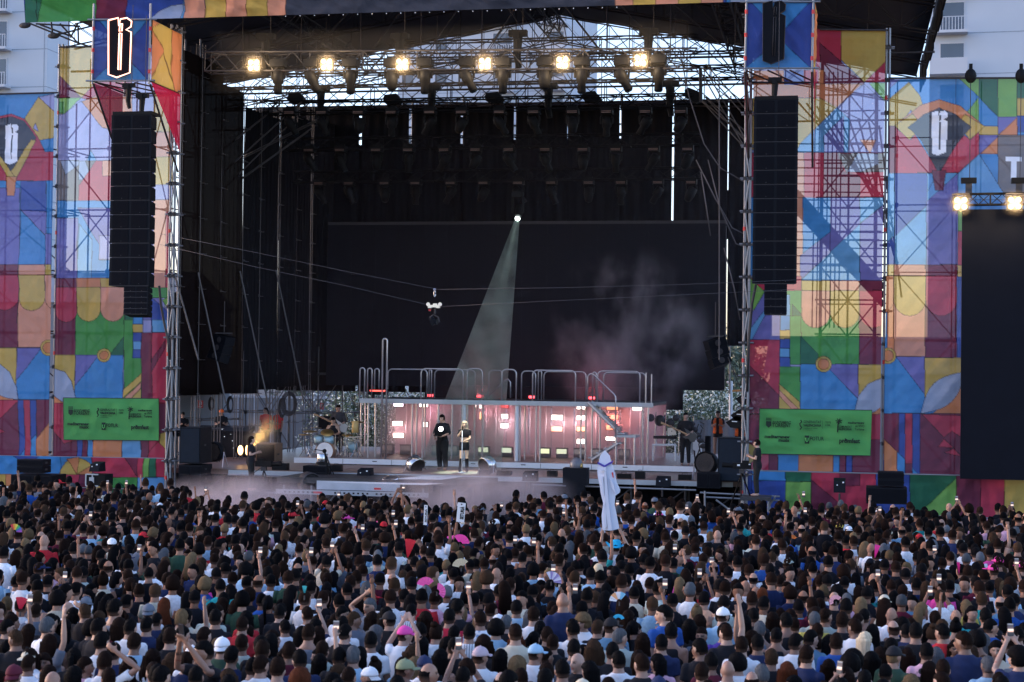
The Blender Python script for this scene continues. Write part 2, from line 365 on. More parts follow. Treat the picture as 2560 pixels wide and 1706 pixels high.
# left skirt
sh = [(LB, rect(-90, 1130, 150, 1186)), (BL, [(18, 1130), (110, 1130), (70, 1165)]), (YE, [(-90, 1186), (14, 1186), (14, 1240), (-90, 1240)]), (OR, rect(14, 1186, 30, 1240)), (YE, circ(190, 1187, 42)), (OR, [(190, 1187), (165, 1148), (197, 1143)]), (OR, [(190, 1187), (232, 1160), (236, 1187)]), (RE, rect(228, 1140, 420, 1194)), (MA, [(310, 1143), (345, 1143), (345, 1194)]), (LG, rect(360, 1145, 374, 1194)), (DG, rect(374, 1145, 391, 1194)), (YE, rect(120, 1187, 147, 1240)), (RE, rect(147, 1187, 197, 1240)), (MA, rect(197, 1187, 215, 1240)), (YE, rect(215, 1187, 262, 1240)), (GR, rect(262, 1194, 345, 1240)), (DG, [(270, 1240), (300, 1205), (330, 1240)]), (LC, rect(345, 1194, 420, 1240))]
banner('skirt_banner', [(-90, 1138), (412, 1147), (410, 1236), (-92, 1232)], YB-.25, LB, sh, M_ban2, 'low printed cloth skirt with a yellow half wheel below the left banners', group='printed skirt cloths along the foot of the wings', seed=3, wr=.05)
# right inner
sh = [(RE, rect(2040, 60, 2103, 250)), (MA, [(2050, 108), (2160, 206), (2160, 215), (2050, 215)]), (RE, [(2103, 150), (2163, 206), (2220, 206), (2220, 150)]), (YE, [(2103, 60), (2220, 60), (2220, 148), (2161, 207), (2103, 150)]), (OR, rect(1870, 176, 2060, 246)), (BL, rect(1960, 176, 2010, 212)), (RE, rect(2010, 176, 2046, 212)), (OR, [(2040, 211), (2155, 211), (2092, 270), (2040, 245)]), (LG, [(2172, 208), (2220, 208), (2220, 262)]), (YE, [(1870, 246), (2050, 246), (2093, 270), (2055, 310), (1990, 375), (1870, 375)]),
      (LA, [(2161, 211), (2220, 262), (2220, 384), (2110, 384), (2050, 312), (2092, 270)]), (LC, [(2092, 270), (2125, 300), (2120, 384), (1990, 384), (2000, 360)]), (PU, [(2110, 290), (2060, 340), (2060, 384), (2110, 384)]), (SA, [(2150, 350), (2190, 350), (2175, 384)]),
      (RE, rect(1870, 382, 2220, 494)), (TA, [(2095, 384), (2215, 384), (2215, 430), (2150, 430), (2115, 430)]), (GY, [(2117, 430), (2145, 384), (2152, 384), (2152, 430)]), (GY, [(2152, 430), (2152, 384), (2196, 384), (2196, 410)]), (MA, [(2060, 384), (2096, 384), (2110, 430), (2150, 440), (2150, 494), (2060, 494)]), (SA, rect(1960, 382, 2010, 494)),
      (LB, rect(1870, 494, 2220, 702)), (SA, rect(1990, 494, 2007, 702)), (PU, rect(2076, 494, 2150, 702)), (LC, [(2150, 494), (2210, 494), (2210, 512), (2150, 558)]), (LC, [(2000, 702), (2150, 560), (2150, 702)]), (PU, [(2150, 560), (2215, 508), (2215, 702), (2150, 702)]), (PU, [(2000, 702), (2076, 632), (2076, 580), (2000, 640)]),
      (RE, rect(1870, 690, 2004, 730)), (YE, rect(2004, 702, 2075, 727)), (SA, rect(2075, 702, 2149, 727)), (MA, rect(2149, 702, 2215, 727)), (GR, rect(1870, 727, 2148, 912)), (MA, rect(2148, 727, 2215, 912)), (DG, [(1980, 760), (2003, 785), (2003, 850), (1978, 822)]), (SA, arch(2004, 2075, 727, 820)), (YE, arch(2076, 2148, 727, 820)), (RE, arch(2149, 2220, 727, 820)),
      (PU, rect(1870, 727, 1951, 850)), (LC, [(1951, 737), (1975, 737), (1975, 792), (1951, 792)]), (LG, [(1870, 690), (1912, 730), (1885, 775), (1870, 775)]), (LC, [(1870, 830), (1912, 775), (1912, 790), (1880, 850), (1870, 850)]), (LB, rect(1951, 790, 1976, 826)), (YE, rect(1950, 826, 1976, 848)), (BL, rect(1949, 848, 1976, 872)), (LC, rect(1949, 872, 1975, 893)), (BL, rect(1949, 893, 1975, 917)), (GR, rect(1949, 917, 2001, 1024)), (GR, rect(1975, 790, 2003, 912)), (RE, rect(1870, 850, 1949, 1036)), (MA, [(1870, 910), (1949, 990), (1949, 1036), (1870, 1036)]),
      (YE, [(1948, 960), (2000, 1006), (2000, 1024), (1948, 1024)]), (SA, [(1948, 975), (1996, 1022), (1980, 1024), (1948, 990)]),
      (LB, rect(2001, 911, 2146, 1036)), (DG, [(2001, 840), (2045, 885), (2045, 911), (2001, 911)]), (PU, [(2062, 911), (2146, 911), (2146, 999)]), (YE, circ(2059, 911, 20)), (OR, circ(2059, 911, 14)), (YE, rect(2146, 912, 2215, 1000)), (OR, rect(2160, 1000, 2215, 1044)), (GY, [(2137, 1028), (2146, 990), (2170, 960), (2203, 946), (2215, 946), (2215, 1010), (2190, 1028), (2160, 1044), (2137, 1044)]),
      (RE, rect(1870, 1036, 2215, 1190)), (MA, rect(1870, 1036, 1949, 1110)), (YE, [(1872, 1108), (1905, 1126), (1905, 1140), (1873, 1160)]), (MA, rect(1922, 1130, 1945, 1190)), (LB, rect(1945, 1130, 1996, 1190)), (OR, rect(1996, 1130, 2083, 1190)), (LB, rect(2083, 1130, 2099, 1190)), (MA, rect(2099, 1130, 2115, 1190)), (BL, rect(2115, 1130, 2131, 1190)), (MA, rect(2131, 1100, 2215, 1190))]
banner('festival_banner', [(1876, 180), (2214, 66), (2199, 1184), (1862, 1174)], YB, LA, sh, M_ban, 'tall mesh banner beside the right speaker column, green sponsor sign on it', group=GB, seed=4,
       cpts=[at(1886, 72, YB), at(2214, 76, YB), at(2199, 1184, YB), at(1866, 1174, YB)])
# right outer
sh = [(PU, [(2218, 190), (2262, 190), (2218, 226)]), (YE, [(2218, 252), (2272, 206), (2300, 240), (2310, 272), (2262, 330), (2218, 315)]), (LA, [(2266, 290), (2278, 274), (2282, 290)]),
      (LG, rect(2396, 190, 2447, 316)), (LB, [(2390, 190), (2398, 196), (2447, 243), (2390, 316)]), (DG, [(2447, 190), (2495, 190), (2495, 292), (2447, 243)]), (LG, rect(2495, 190, 2543, 292)), (DG, rect(2543, 190, 2640, 245)), (YE, rect(2543, 245, 2640, 290)), (BL, rect(2543, 290, 2640, 330)),
      (PU, rect(2495, 292, 2543, 338)), (OR, [(2496, 338), (2543, 294), (2543, 338)]), (YE, rect(2447, 316, 2495, 338)), (PU, rect(2447, 338, 2495, 386)), (OR, [(2450, 386), (2495, 342), (2495, 386)]), (TA, rect(2495, 338, 2640, 500)), (LC, [(2390, 440), (2447, 386), (2520, 500), (2390, 560)]),
      (MA, rect(2222, 315, 2239, 433)), (RE, [(2239, 318), (2276, 350), (2288, 336), (2348, 430), (2408, 336), (2425, 350), (2447, 330), (2447, 386), (2395, 433), (2239, 433)]),
      (OR, [(2250, 302), (2300, 264), (2348, 249), (2400, 266), (2450, 306), (2430, 320), (2348, 270), (2270, 320)]), (YE, [(2236, 314), (2282, 284), (2295, 300), (2270, 318), (2288, 334), (2274, 350)]), (YE, [(2462, 316), (2412, 286), (2402, 300), (2428, 318), (2412, 334), (2425, 350)]),
      (DK, [(2270, 318), (2310, 286), (2348, 271), (2388, 286), (2428, 318), (2388, 365), (2362, 410), (2348, 436), (2330, 400), (2300, 345)]),
      (LC, rect(2218, 433, 2237, 662)), (BL, rect(2237, 433, 2318, 662)), (LC, rect(2318, 433, 2345, 662)), (LC, [(2345, 433), (2395, 433), (2318, 510), (2318, 480)]), (PU, [(2395, 433), (2395, 662), (2316, 662), (2316, 505)]), (LC, [(2237, 592), (2316, 515), (2316, 662), (2236, 662)]), (BL, [(2218, 605), (2237, 590), (2237, 662), (2218, 662)]),
      (MA, [(2330, 426), (2366, 426), (2358, 476), (2338, 476)]), (LG, rect(2395, 520, 2412, 578)), (RE, rect(2395, 578, 2412, 664)), (LB, rect(2410, 500, 2640, 720)),
      (YE, rect(2218, 662, 2235, 690)), (SA, rect(2235, 662, 2314, 690)), (MA, rect(2314, 662, 2394, 692)), (YE, rect(2394, 664, 2412, 692)), (OR, rect(2218, 690, 2235, 892)), (SA, rect(2235, 690, 2313, 892)), (MA, rect(2313, 690, 2392, 895)), (BL, rect(2392, 692, 2412, 895)), (OR, arch(2155, 2234, 690, 788)), (YE, arch(2235, 2314, 690, 790)), (RE, arch(2315, 2392, 690, 790)),
      (LB, rect(2210, 892, 2312, 1034)), (PU, [(2240, 892), (2312, 892), (2312, 987)]), (YE, circ(2220, 890, 20)), (OR, circ(2220, 890, 14)), (YE, rect(2312, 895, 2412, 1000)), (OR, [(2330, 1036), (2412, 960), (2412, 1038)]), (GY, lens((2302, 1034), (2412, 930), 32)),
      (MA, rect(2208, 1034, 2412, 1200)), (BL, rect(2247, 1034, 2263, 1200)), (RE, rect(2263, 1034, 2281, 1160)), (BL, rect(2281, 1034, 2300, 1200)), (RE, [(2305, 1036), (2412, 1040), (2412, 1100), (2380, 1078), (2360, 1094)]), (RE, [(2345, 1118), (2360, 1098), (2385, 1120)]), (RE, [(2360, 1132), (2385, 1122), (2405, 1142)]), (OR, [(2210, 1098), (2243, 1130), (2243, 1200), (2210, 1200)]), (LB, [(2243, 1130), (2262, 1148), (2262, 1200), (2243, 1200)]), (LB, [(2281, 1170), (2300, 1190), (2281, 1200)]),
      (WH, rect(2513, 393, 2640, 404), 1), (WH, rect(2528, 404, 2541, 450), 1)]
sh[-2] = (WH, rect(2513, 393, 2554, 405), 1)
sh.append((WH, B_logo(2330, 277, 39, 112), 1)); sh += [(DK, s, 1) for s in B_slots(2330, 277, 39, 112)]
banner('festival_banner', [(2225, 197), (2640, 196), (2626, 1196), (2207, 1190)], YB, LB, sh, M_ban, 'wide mesh banner with white letter B on a dark diamond, beside the side video screen', group=GB, seed=5)
sh = [(LB, rect(1880, 1170, 1964, 1202)), (BL, rect(1880, 1202, 1964, 1300)), (DG, rect(1964, 1170, 2028, 1205)), (LG, rect(1964, 1205, 2028, 1300)), (RE, rect(2028, 1170, 2190, 1300)), (MA, [(2028, 1200), (2100, 1260), (2160, 1300), (2028, 1300)]), (MA, rect(2100, 1180, 2150, 1215)), (BL, rect(2190, 1170, 2275, 1300)), (DG, rect(2275, 1170, 2391, 1300)), (LG, [(2391, 1195), (2391, 1300), (2275, 1300), (2330, 1255)]), (MA, rect(2391, 1170, 2452, 1300)), (RE, rect(2452, 1170, 2511, 1300)), (YE, rect(2511, 1170, 2660, 1300))]
banner('skirt_banner', [(1862, 1178), (2626, 1196), (2624, 1300), (1860, 1268)], YB-.25, BL, sh, M_ban2, 'low printed cloth skirt of green, red and blue fields below the right banners', group='printed skirt cloths along the foot of the wings', seed=6, wr=.05)
# fascia over the stage opening
sh = [(DG, rect(62, -200, 92, 80)), (GR, rect(92, -200, 243, 80)), (DG, [(92, -200), (150, -200), (92, 60)]), (MA, [(243, -200), (330, -200), (316, 60), (240, 60)]), (BL, [(330, -200), (460, -200), (460, 60), (315, 60)]), (GY, [(368, 52), (395, 28), (425, 12), (460, 8), (452, 52)]), (LC, [(450, 60), (462, -60), (475, 10), (458, 60)])]
for i, x in enumerate((458, 512, 565, 618)): sh.append(((SA, YE)[i % 2], [(x, 0), (x+8, -12), (x+45, -12), (x+53, 0), (x+53, 60), (x, 60)]))
sh += [(SA, [(668, -200), (706, -200), (714, 10), (714, 60), (670, 60)]), (DK, rect(714, -200, 1538, 60))]
for i, x in enumerate((1538, 1583, 1638, 1695, 1752)): sh.append(((SA, YE)[i % 2], rect(x, -200, x+57, 60)))
sh += [(BL, rect(1808, -200, 1822, 60)), (GY, rect(1816, -200, 2100, 60)), (LB, [(1816, -200), (1900, -200), (1816, 30)])]
YF = 51.2
fas = banner('fascia_banner', None, YF, BL, sh, M_ban2, 'long printed banner hung across the top of the stage opening', cpts=[at(52, -110, YF), at(2120, -170, YF), at(2120, -3, YF), at(63, 57, YF)], seed=7, wr=.05, step=.03)
mb = MB()
for k in range(24):
    p = at(714+k*36, 41-k*.98, YF-.03); mb.lathe(p, [(.016, -.01), (.016, .01)], 6, Matrix.Rotation(math.pi/2, 3, 'X'))
mb.build('joint', M_white, fas)

# ---------------------------------------------------------------- pipes, scaffolds, trusses
_cyl = {}
def cylmesh(mat, n=7):
    if mat.name not in _cyl:
        mb = MB(); mb.sm = True; mb.lathe((0, 0, 0), [(1, 0), (1, 1)], n); me = mb.mesh('pipe'); me.materials.append(mat); _cyl[mat.name] = me
    return _cyl[mat.name]
def pipe(name, p0, p1, r=.024, mat=None, parent=None):
    p0, p1 = Vector(p0), Vector(p1); d = p1-p0
    o = bpy.data.objects.new(name, cylmesh(mat or M_steel)); COL.objects.link(o)
    o.location = p0; o.rotation_euler = d.to_track_quat('Z', 'Y').to_euler(); o.scale = (r, r, d.length)
    if parent is not None: o.parent = parent; o.matrix_parent_inverse = mat_of(parent).inverted()
    return o
def scaffold(label, x0, x1, y0, y1, z0, z1, lift=2.0, mat=None, cat='scaffold', group='scaffold towers behind the banners', r=.03, nx=1, clamps=True, brace=True, name='scaffold_tower'):
    e = empty(name, ((x0+x1)/2, (y0+y1)/2, z0), 0, label, cat, group)
    xs = [x0+(x1-x0)*k/nx for k in range(nx+1)]
    for x in xs:
        for y in (y0, y1): pipe('standard', (x, y, z0), (x, y, z1), r, mat, e)
    n = int((z1-z0)/lift)
    for k in range(1, n+1):
        z = z0+k*lift
        if z > z1: break
        for y in (y0, y1): pipe('ledger', (x0-.15, y, z), (x1+.15, y, z), r*.8, mat, e)
        for x in xs: pipe('transom', (x, y0-.1, z+.05), (x, y1+.1, z+.05), r*.8, mat, e)
        if brace:
            for i in range(nx):
                a, b = (xs[i], xs[i+1]) if (k+i) % 2 else (xs[i+1], xs[i])
                pipe('brace', (a, y0-.03, z-lift), (b, y0-.03, z), r*.7, mat, e)
                if k % 2: pipe('brace', (b, y1+.03, z-lift), (a, y1+.03, z), r*.7, mat, e)
    if clamps:
        if 'joint' not in _cyl:
            mb = MB(); mb.box((0, 0, 0), (.10, .10, .12)); _cyl['joint'] = mb.mesh('joint'); _cyl['joint'].materials.append(M_dsteel)
        for k in range(1, n+1):
            for x in xs:
                j = bpy.data.objects.new('joint', _cyl['joint']); COL.objects.link(j); j.location = (x, y0-.01, z0+k*lift); j.parent = e; j.matrix_parent_inverse = mat_of(e).inverted()
        m2 = MB()
        for k in range(2, n+1, 4):
            for x in xs[:1]: m2.lathe((x, y0, z0+k*lift-.6), [(r+.010, 0), (r+.010, .12)], 8)
        m2.build('joint', M_redclamp, e)
    return e
def truss(label, p0, p1, w=.5, h=.5, r=.028, bay=.8, mat=None, group=None, cat='truss', name='lighting_truss', tri=False):
    p0, p1 = Vector(p0), Vector(p1); d = p1-p0; L = d.length; d.normalize()
    side = Vector((0, 0, 1)).cross(d); side = side.normalized() if side.length > .01 else Vector((1, 0, 0)); upv = d.cross(side)
    e = empty(name, p0, 0, label, cat, group); mat = mat or M_dsteel
    offs = [(-w/2, -h/2), (w/2, -h/2), (w/2, h/2), (-w/2, h/2)] if not tri else [(-w/2, -h/2), (w/2, -h/2), (0, h/2)]
    for a, b in offs: pipe('chord', p0+side*a+upv*b, p1+side*a+upv*b, r, mat, e)
    mb = MB(); n = max(1, round(L/bay)); st = L/n
    for j in range(len(offs)):
        a0 = side*offs[j][0]+upv*offs[j][1]; k2 = (j+1) % len(offs); a1 = side*offs[k2][0]+upv*offs[k2][1]
        for i in range(n):
            q0, q1 = p0+d*st*i, p0+d*st*(i+1)
            mb.tube([q0+(a0 if i % 2 else a1), q1+(a1 if i % 2 else a0)], r*.6, 5)
            if i % 3 == 0: mb.tube([q0+a0, q0+a1], r*.6, 5)
    mb.build('lattice', mat, e)
    return e

zg = 0.0
# ground
mb = MB(); mb.add([(-300, -60, 0), (300, -60, 0), (300, 900, 0), (-300, 900, 0)], [(0, 1, 2, 3)])
tag(mb.build('ground', simple('asphalt', (.05, .048, .05), .9, 0, .3, .8, .2, 30)), kind='structure')

# wing scaffolds behind the banners
def X(px, Y, py=700): return at(px, py, Y).x
zt = pxZ(240, 53, 130)
def tent(label, px0, px1, pyt, Y):  # added blocks behind the wings that darken the see-through banners
    a, b = at(px0, pyt, Y), at(px1, pyt, Y); e = empty('dark_backing', ((a.x+b.x)/2, Y, 0), 0, label, 'tent', 'added dark backings behind the stage wings'); h = (a.z+b.z)/2; D = 8
    mb = MB(); mb.bbox((a.x, Y, 0), (b.x, Y+D, h-.8)); mb.build('wall', M_backing, e)
    mb = MB(); mb.prism([(a.x-.2, Y-.15, h-.798), (a.x-.2, Y+D/2, h+.6), (a.x-.2, Y+D+.15, h-.798)], (0, 0, 0), (b.x-a.x+.4, 0, 0)); mb.build('roof', M_backing, e)
M_backing = simple('dark_grey_backing', (.24, .27, .32), .85, 0, .3, .6)
tent('added long dark tent behind the left banners, dimly seen through the mesh', -140, 395, 705, 61.5)
tent('added long dark tent behind the right banners, dimly seen through the mesh', 1925, 2700, 880, 61.5)
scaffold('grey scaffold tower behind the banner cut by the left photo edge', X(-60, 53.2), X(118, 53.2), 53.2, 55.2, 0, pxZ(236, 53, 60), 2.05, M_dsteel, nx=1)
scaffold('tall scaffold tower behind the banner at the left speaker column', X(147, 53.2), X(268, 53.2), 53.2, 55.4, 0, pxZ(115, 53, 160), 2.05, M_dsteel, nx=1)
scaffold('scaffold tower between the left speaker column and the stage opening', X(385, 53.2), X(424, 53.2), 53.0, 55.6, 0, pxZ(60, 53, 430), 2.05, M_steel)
scaffold('light grey scaffold mast standing in the gap between the two left banners', X(134, 52.75, 1000), X(143, 52.75, 1000), 52.75, 53.0, 0, pxZ(115, 53, 140), 1.0, M_steel, r=.035, brace=False, clamps=True)
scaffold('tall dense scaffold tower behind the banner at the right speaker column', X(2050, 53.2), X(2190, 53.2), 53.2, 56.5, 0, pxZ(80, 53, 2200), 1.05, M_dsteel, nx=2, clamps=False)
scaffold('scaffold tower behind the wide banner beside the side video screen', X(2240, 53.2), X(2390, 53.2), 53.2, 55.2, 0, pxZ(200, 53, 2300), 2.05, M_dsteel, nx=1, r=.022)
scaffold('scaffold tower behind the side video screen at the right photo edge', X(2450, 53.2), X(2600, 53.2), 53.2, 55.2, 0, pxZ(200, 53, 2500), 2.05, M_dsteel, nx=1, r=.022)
scaffold('light grey scaffold mast in the gap between the two right banners', X(2209, 52.75, 1000), X(2217, 52.75, 1000), 52.75, 53.0, 0, pxZ(75, 53, 2210), 1.0, M_steel, r=.035, brace=False)
# stair-like diagonal scaffold seen through the right inner banner
e = empty('scaffold_stair', at(2100, 1100, 55), 0, 'dense bundle of parallel scaffold tubes behind the right inner banner', 'scaffold')
for k in range(9):
    pipe('brace', at(1990+k*26, 250+k*8, 55+.1*k), at(2230+k*3, 520+k*28, 55+.1*k), .03, M_dsteel, e)
for k in range(18): pipe('ledger', at(1990, 360+k*20, 56), at(2220, 362+k*20, 56), .022, M_dsteel, e)
for k in range(7): pipe('standard', at(2040+k*11, 180, 56.3), at(2030+k*11, 820, 56.3), .022, M_dsteel, e)
for k in range(3): pipe('brace', at(1990, 480+k*22, 55.8), at(2210, 720+k*22, 55.8), .10, M_dsteel, e)
# top rails of the banners
for lab, a, b in (('thin dark pipe along the top of the outer left banner', (-70, 237), (145, 232)), ('thin dark pipe along the top of the inner left banner', (148, 118), (232, 117)),
                  ('thin dark pipe along the top of the inner right banner', (2050, 74), (2222, 76)), ('thin grey pipe along the top of the outer right banner', (2222, 196), (2640, 195))):
    tag(pipe('top_rail', at(*a, YB-.06), at(*b, YB-.06), .03, M_dsteel), lab, 'rail', 'rails holding the banners')
for lab, a, b in (('pale pipe between left banners and their cloth skirt', (-90, 1139), (412, 1147)), ('pale pipe between right banners and their cloth skirt', (1862, 1177), (2626, 1194))):
    tag(pipe('bottom_rail', at(*a, YB-.12), at(*b, YB-.12), .025, M_steel), lab, 'rail', 'rails holding the banners')

# box-shaped heads that carry the speaker columns
M_blue = M_ban2
def speaker_head(x0, y0, x1, y1, side_w, label, lit):
    Yh = 50.0; a, b, c, d = at(x0, y0, Yh), at(x1, y0, Yh), at(x1-4, y1, Yh), at(x0-4, y1, Yh)
    e = empty('tower_head', (a.x, Yh, d.z), 0, label, 'scaffold', 'cantilevered scaffold heads over the speaker columns')
    cx, cy_ = (x0+x1)/2, (y0+y1)/2
    sh = [(LB, [(x0+6, y0-6), (x1-4, y0-6), (cx, cy_-4)]), (LB, [(x0-6, y1), (x1-6, y1), (cx, cy_+8)])]
    fr = banner('front_cloth', None, Yh, BL, sh, M_ban2, None, cpts=[a, b, c, d], parent=e, seed=x0, wr=.035, step=.03)
    D = 2.4; wd = Vector((0, D, 0))
    shs = [(OR, rect(0, -100, 2600, 400)), (YE, [(x1+2, y0+20), (x1+52, y0-10), (x1+52, y1), (x1+30, cy_)]), (YE, [(x1-2, y1-6), (x1+30, cy_+5), (x1+60, y1+30), (x1+60, y1+60)])]
    banner('side_cloth', None, Yh, OR, shs, M_ban2, None, cpts=[b+Vector((.05, 0, 0)), b+wd+Vector((.05, 0, 0)), c+wd+Vector((.05, 0, -.0)), c+Vector((.05, 0, 0))], parent=e, seed=x0+1, step=.05)
    low = Vector((0, 0, -1.9))
    mb = MB(); mb.add([c+Vector((.05, 0, -.03)), c+wd+Vector((.05, 0, -.03)), c+wd+low+Vector((.05, 0, 0))], [(0, 1, 2)])
    mb.build('side_cloth', cloth_mat('red_cloth', .12, RE), e)
    mb = MB(); mb.add([d+Vector((-.05, 0, -.03)), d+wd+Vector((-.05, 0, -.03)), d+wd+low*1.3+Vector((-.05, 0, 0))], [(0, 1, 2)])
    mb.build('side_cloth', cloth_mat('maroon_cloth', .2, MA), e)
    for p, q in ((a, d), (b, c)):
        pipe('standard', p+Vector((0, -.05, .5)), q+Vector((0, -.05, -.1)), .035, M_steel, e)
        pipe('standard', p+wd, q+wd+Vector((0, 0, -.1)), .035, M_steel, e)
        pipe('brace', q+Vector((0, .05, -.1)), q+wd+low*1.35, .035, M_dsteel, e)
    for p, q in ((a, b), (d, c)):
        pipe('ledger', p+Vector((-.2, -.06, 0)), q+Vector((.2, -.06, 0)), .03, M_steel, e)
        pipe('ledger', p+wd, q+wd, .03, M_dsteel, e)
    for p in (a, b, c, d): pipe('transom', p, p+wd, .03, M_dsteel, e)
    for k in range(3): pipe('brace', d+(c-d)*(k/3)+Vector((0, .3, 0)), d+(c-d)*((k+1)/3)+Vector((0, 2.2, 0)), .025, M_dsteel, e)
    mb = MB()
    for p, q in ((a, d), (b, c)):
        for t in (.15, .5, .85): mb.lathe(p+(q-p)*t+Vector((0, -.05, 0)), [(.045, -.06), (.045, .06)], 8)
    mb.build('joint', M_redclamp, e)
    return e
speaker_head(236, 50, 378, 203, 60, 'scaffold box wrapped in blue cloth carrying the glowing letter B', True)
speaker_head(1867, 6, 2034, 172, 20, 'scaffold box wrapped in blue cloth carrying the unlit black letter B', False)
def letter_board(x, y, w, h, lit, label):
    Yl = 49.82; e = empty('letter_sign', at(x, y+h, Yl), 0, label, 'sign')
    P = B_logo(x, y, w, h); mb = MB(); mb.prism([at(*p, Yl) for p in P], (0, 0, 0), (0, .10, 0)); mb.build('board', simple('black_sign_board'+str(x), (.006, .007, .011), .7, spec=.1), e)
    mt = emis('warm_neon_tube', (1.0, .42, .30), 5.0) if lit else M_dsteel
    r = .022 if lit else .010
    for j, q in enumerate([P]+B_slots(x, y, w, h)):
        mb = MB(); mb.sm = True; pts = [at(*p, Yl-.03) for p in q]; mb.tube(pts+[pts[0]], r, 6); mb.build('outline_tube', mt, e)
    return e
letter_board(271, 45, 58, 149, True, 'tall black letter B sign outlined by a glowing pinkish neon tube')
letter_board(1907, 2, 58, 158, False, 'tall black letter B sign with an unlit thin outline')

# tall lattice masts beside the stage opening
scaffold('light grey scaffold mast at the left edge of the stage opening', X(419, 52.2, 900), X(430, 52.2, 900), 52.2, 52.6, 0, pxZ(60, 52, 440), 1.0, M_steel, r=.035, nx=1, group='scaffold masts beside the stage opening')
scaffold('light grey scaffold mast at the right edge of the stage opening', X(1858, 52.2, 900), X(1870, 52.2, 900), 52.2, 52.6, 0, pxZ(0, 52, 1870), 1.0, M_steel, r=.035, nx=1, group='scaffold masts beside the stage opening')

# hanging roof edge trusses at the upper left corner
for lab, P0s in (('thin hanging lattice truss under the fascia, left of the glowing letter B', [((70, 57), (195, 108)), ((90, 60), (200, 66)), ((128, 56), (132, 90)), ((140, 88), (228, 66)), ((150, 60), (195, 108)), ((176, 95), (195, 58)), ((195, 66), (196, 108)), ((100, 62), (180, 92)), ((196, 108), (228, 118)), ((134, 90), (152, 82))]),):
    e = empty('hanging_truss', at(150, 80, 52.4), 0, lab, 'truss')
    for k, (a, b) in enumerate(P0s): pipe('tube', at(*a, 52.4+.05*k), at(*b, 52.4+.05*k), .03, M_dsteel, e)
    for k, (x, y) in enumerate(((134, 90), (62, 64))): mb = MB(); mb.ell(at(x, y, 52.4), (.22, .08, .10), 10, 6); mb.build('pulley_block', M_dsteel, e)
# ---------------------------------------------------------------- roof
rr, er, el = at(1400, 33, 70), at(2292, 186, 70), at(538, 208, 70)
ridge_f, eR_f, eL_f = Vector((rr.x, 51.6, rr.z)), Vector((er.x, 51.6, er.z)), Vector((el.x, 51.6, el.z))
roof = empty('stage_roof', rr, 0, 'huge dark pitched tarpaulin roof over the stage', 'roof')
for nm, a, b in (('left', (el, eL_f), (rr, ridge_f)), ('right', (rr, ridge_f), (er, eR_f))):
    g = 24; vs = []; fs = []
    for j in range(g+1):
        for i in range(g+1):
            u, v = i/g, j/g; p = a[0].lerp(b[0], u).lerp(a[1].lerp(b[1], u), v)
            p = p + Vector((0, 0, -.10*math.sin(math.pi*((u*6) % 1))*1.0)); vs.append(p)
    for j in range(g):
        for i in range(g): q = j*(g+1)+i; fs.append((q, q+1, q+g+2, q+g+1))
    mb = MB(); mb.sm = True; mb.add(vs, fs); o = mb.build('roof_sheet', M_roof, roof)
    md = o.modifiers.new('t', 'SOLIDIFY'); md.thickness = .05; md.offset = 1
# hanging ragged side cloth of the right eave
mb = MB()
for k in range(7):
    y0_ = 51.6+k*2.6; p = eR_f.lerp(er, (y0_-51.6)/18.4); mb.box(p+Vector((.12, 1.2, -.25-.15*(k % 2))), (.06, 2.3, 1.1))
mb.build('eave_cloth', M_drape, roof)
def roof_truss(Y, label, drop=.5, h=1.0):
    t = (Y-51.6)/18.4
    A, B, C = el.lerp(eL_f, 1-t), rr.lerp(ridge_f, 1-t), er.lerp(eR_f, 1-t)
    d = Vector((0, 0, -drop)); e = empty('roof_truss', (B.x, Y, B.z-2), 0, label, 'truss', 'pitched trusses under the stage roof')
    A, B, C = [Vector((p.x, Y, p.z))+d for p in (A, B, C)]; hh = Vector((0, 0, -h))
    for p, q in ((A, B), (B, C)):
        for o_ in (Vector((0, 0, 0)), hh):
            for yy in (-.25, .25): pipe('chord', p+o_+Vector((0, yy, 0)), q+o_+Vector((0, yy, 0)), .03, M_dsteel, e)
    zl = C.z-h-.6
    L0 = A.lerp(B, .0); pipe('tie', Vector((A.x, Y, zl)), Vector((C.x, Y, zl)), .04, M_dsteel, e)
    mb = MB(); n = 14
    for p, q in ((A, B), (B, C)):
        for i in range(n):
            a, b = p.lerp(q, i/n), p.lerp(q, (i+1)/n)
            for yy in (-.25, .25):
                yv = Vector((0, yy, 0)); mb.tube([a+(hh if i % 2 else Vector())+yv, b+(Vector() if i % 2 else hh)+yv], .015, 5)
                mb.tube([a+yv, a+hh+yv], .014, 5)
    for i in range(1, 14):
        x = A.x+(C.x-A.x)*i/14; zt_ = (A.z+(B.z-A.z)*(x-A.x)/(B.x-A.x)) if x < B.x else (B.z+(C.z-B.z)*(x-B.x)/(C.x-B.x))
        mb.tube([(x, Y, zl), (x, Y, zt_-h)], .02, 5)
        mb.tube([(x, Y, zl), (x+(C.x-A.x)/14*(1 if x < B.x else -1), Y, zt_-h)], .02, 5)
    mb.build('lattice', M_dsteel, e)
    return e
roof_truss(69.8, 'dark pitched truss at the rear edge of the roof, against the sky', .15, 1.1)
roof_truss(62.0, 'dark pitched roof truss half way into the stage', .2, .8)
roof_truss(56.0, 'dark pitched roof truss nearest the front banner', .2, .9)
for k, (px_, Y0, Y1) in enumerate(((900, 56, 69.8), (1400, 56, 69.8), (1860, 56, 69.8))):
    t = 'long roof purlin running back over the ' + ('left part', 'middle', 'right part')[k] + ' of the stage'
    z = pxZ((120, 45, 120)[k], 69.8, px_)-.7; x = pxX(px_, 69.8, 100)
    truss(t, (x, Y0, z), (x, Y1, z), .6, .6, .035, 1.0, group='purlins running back under the roof')
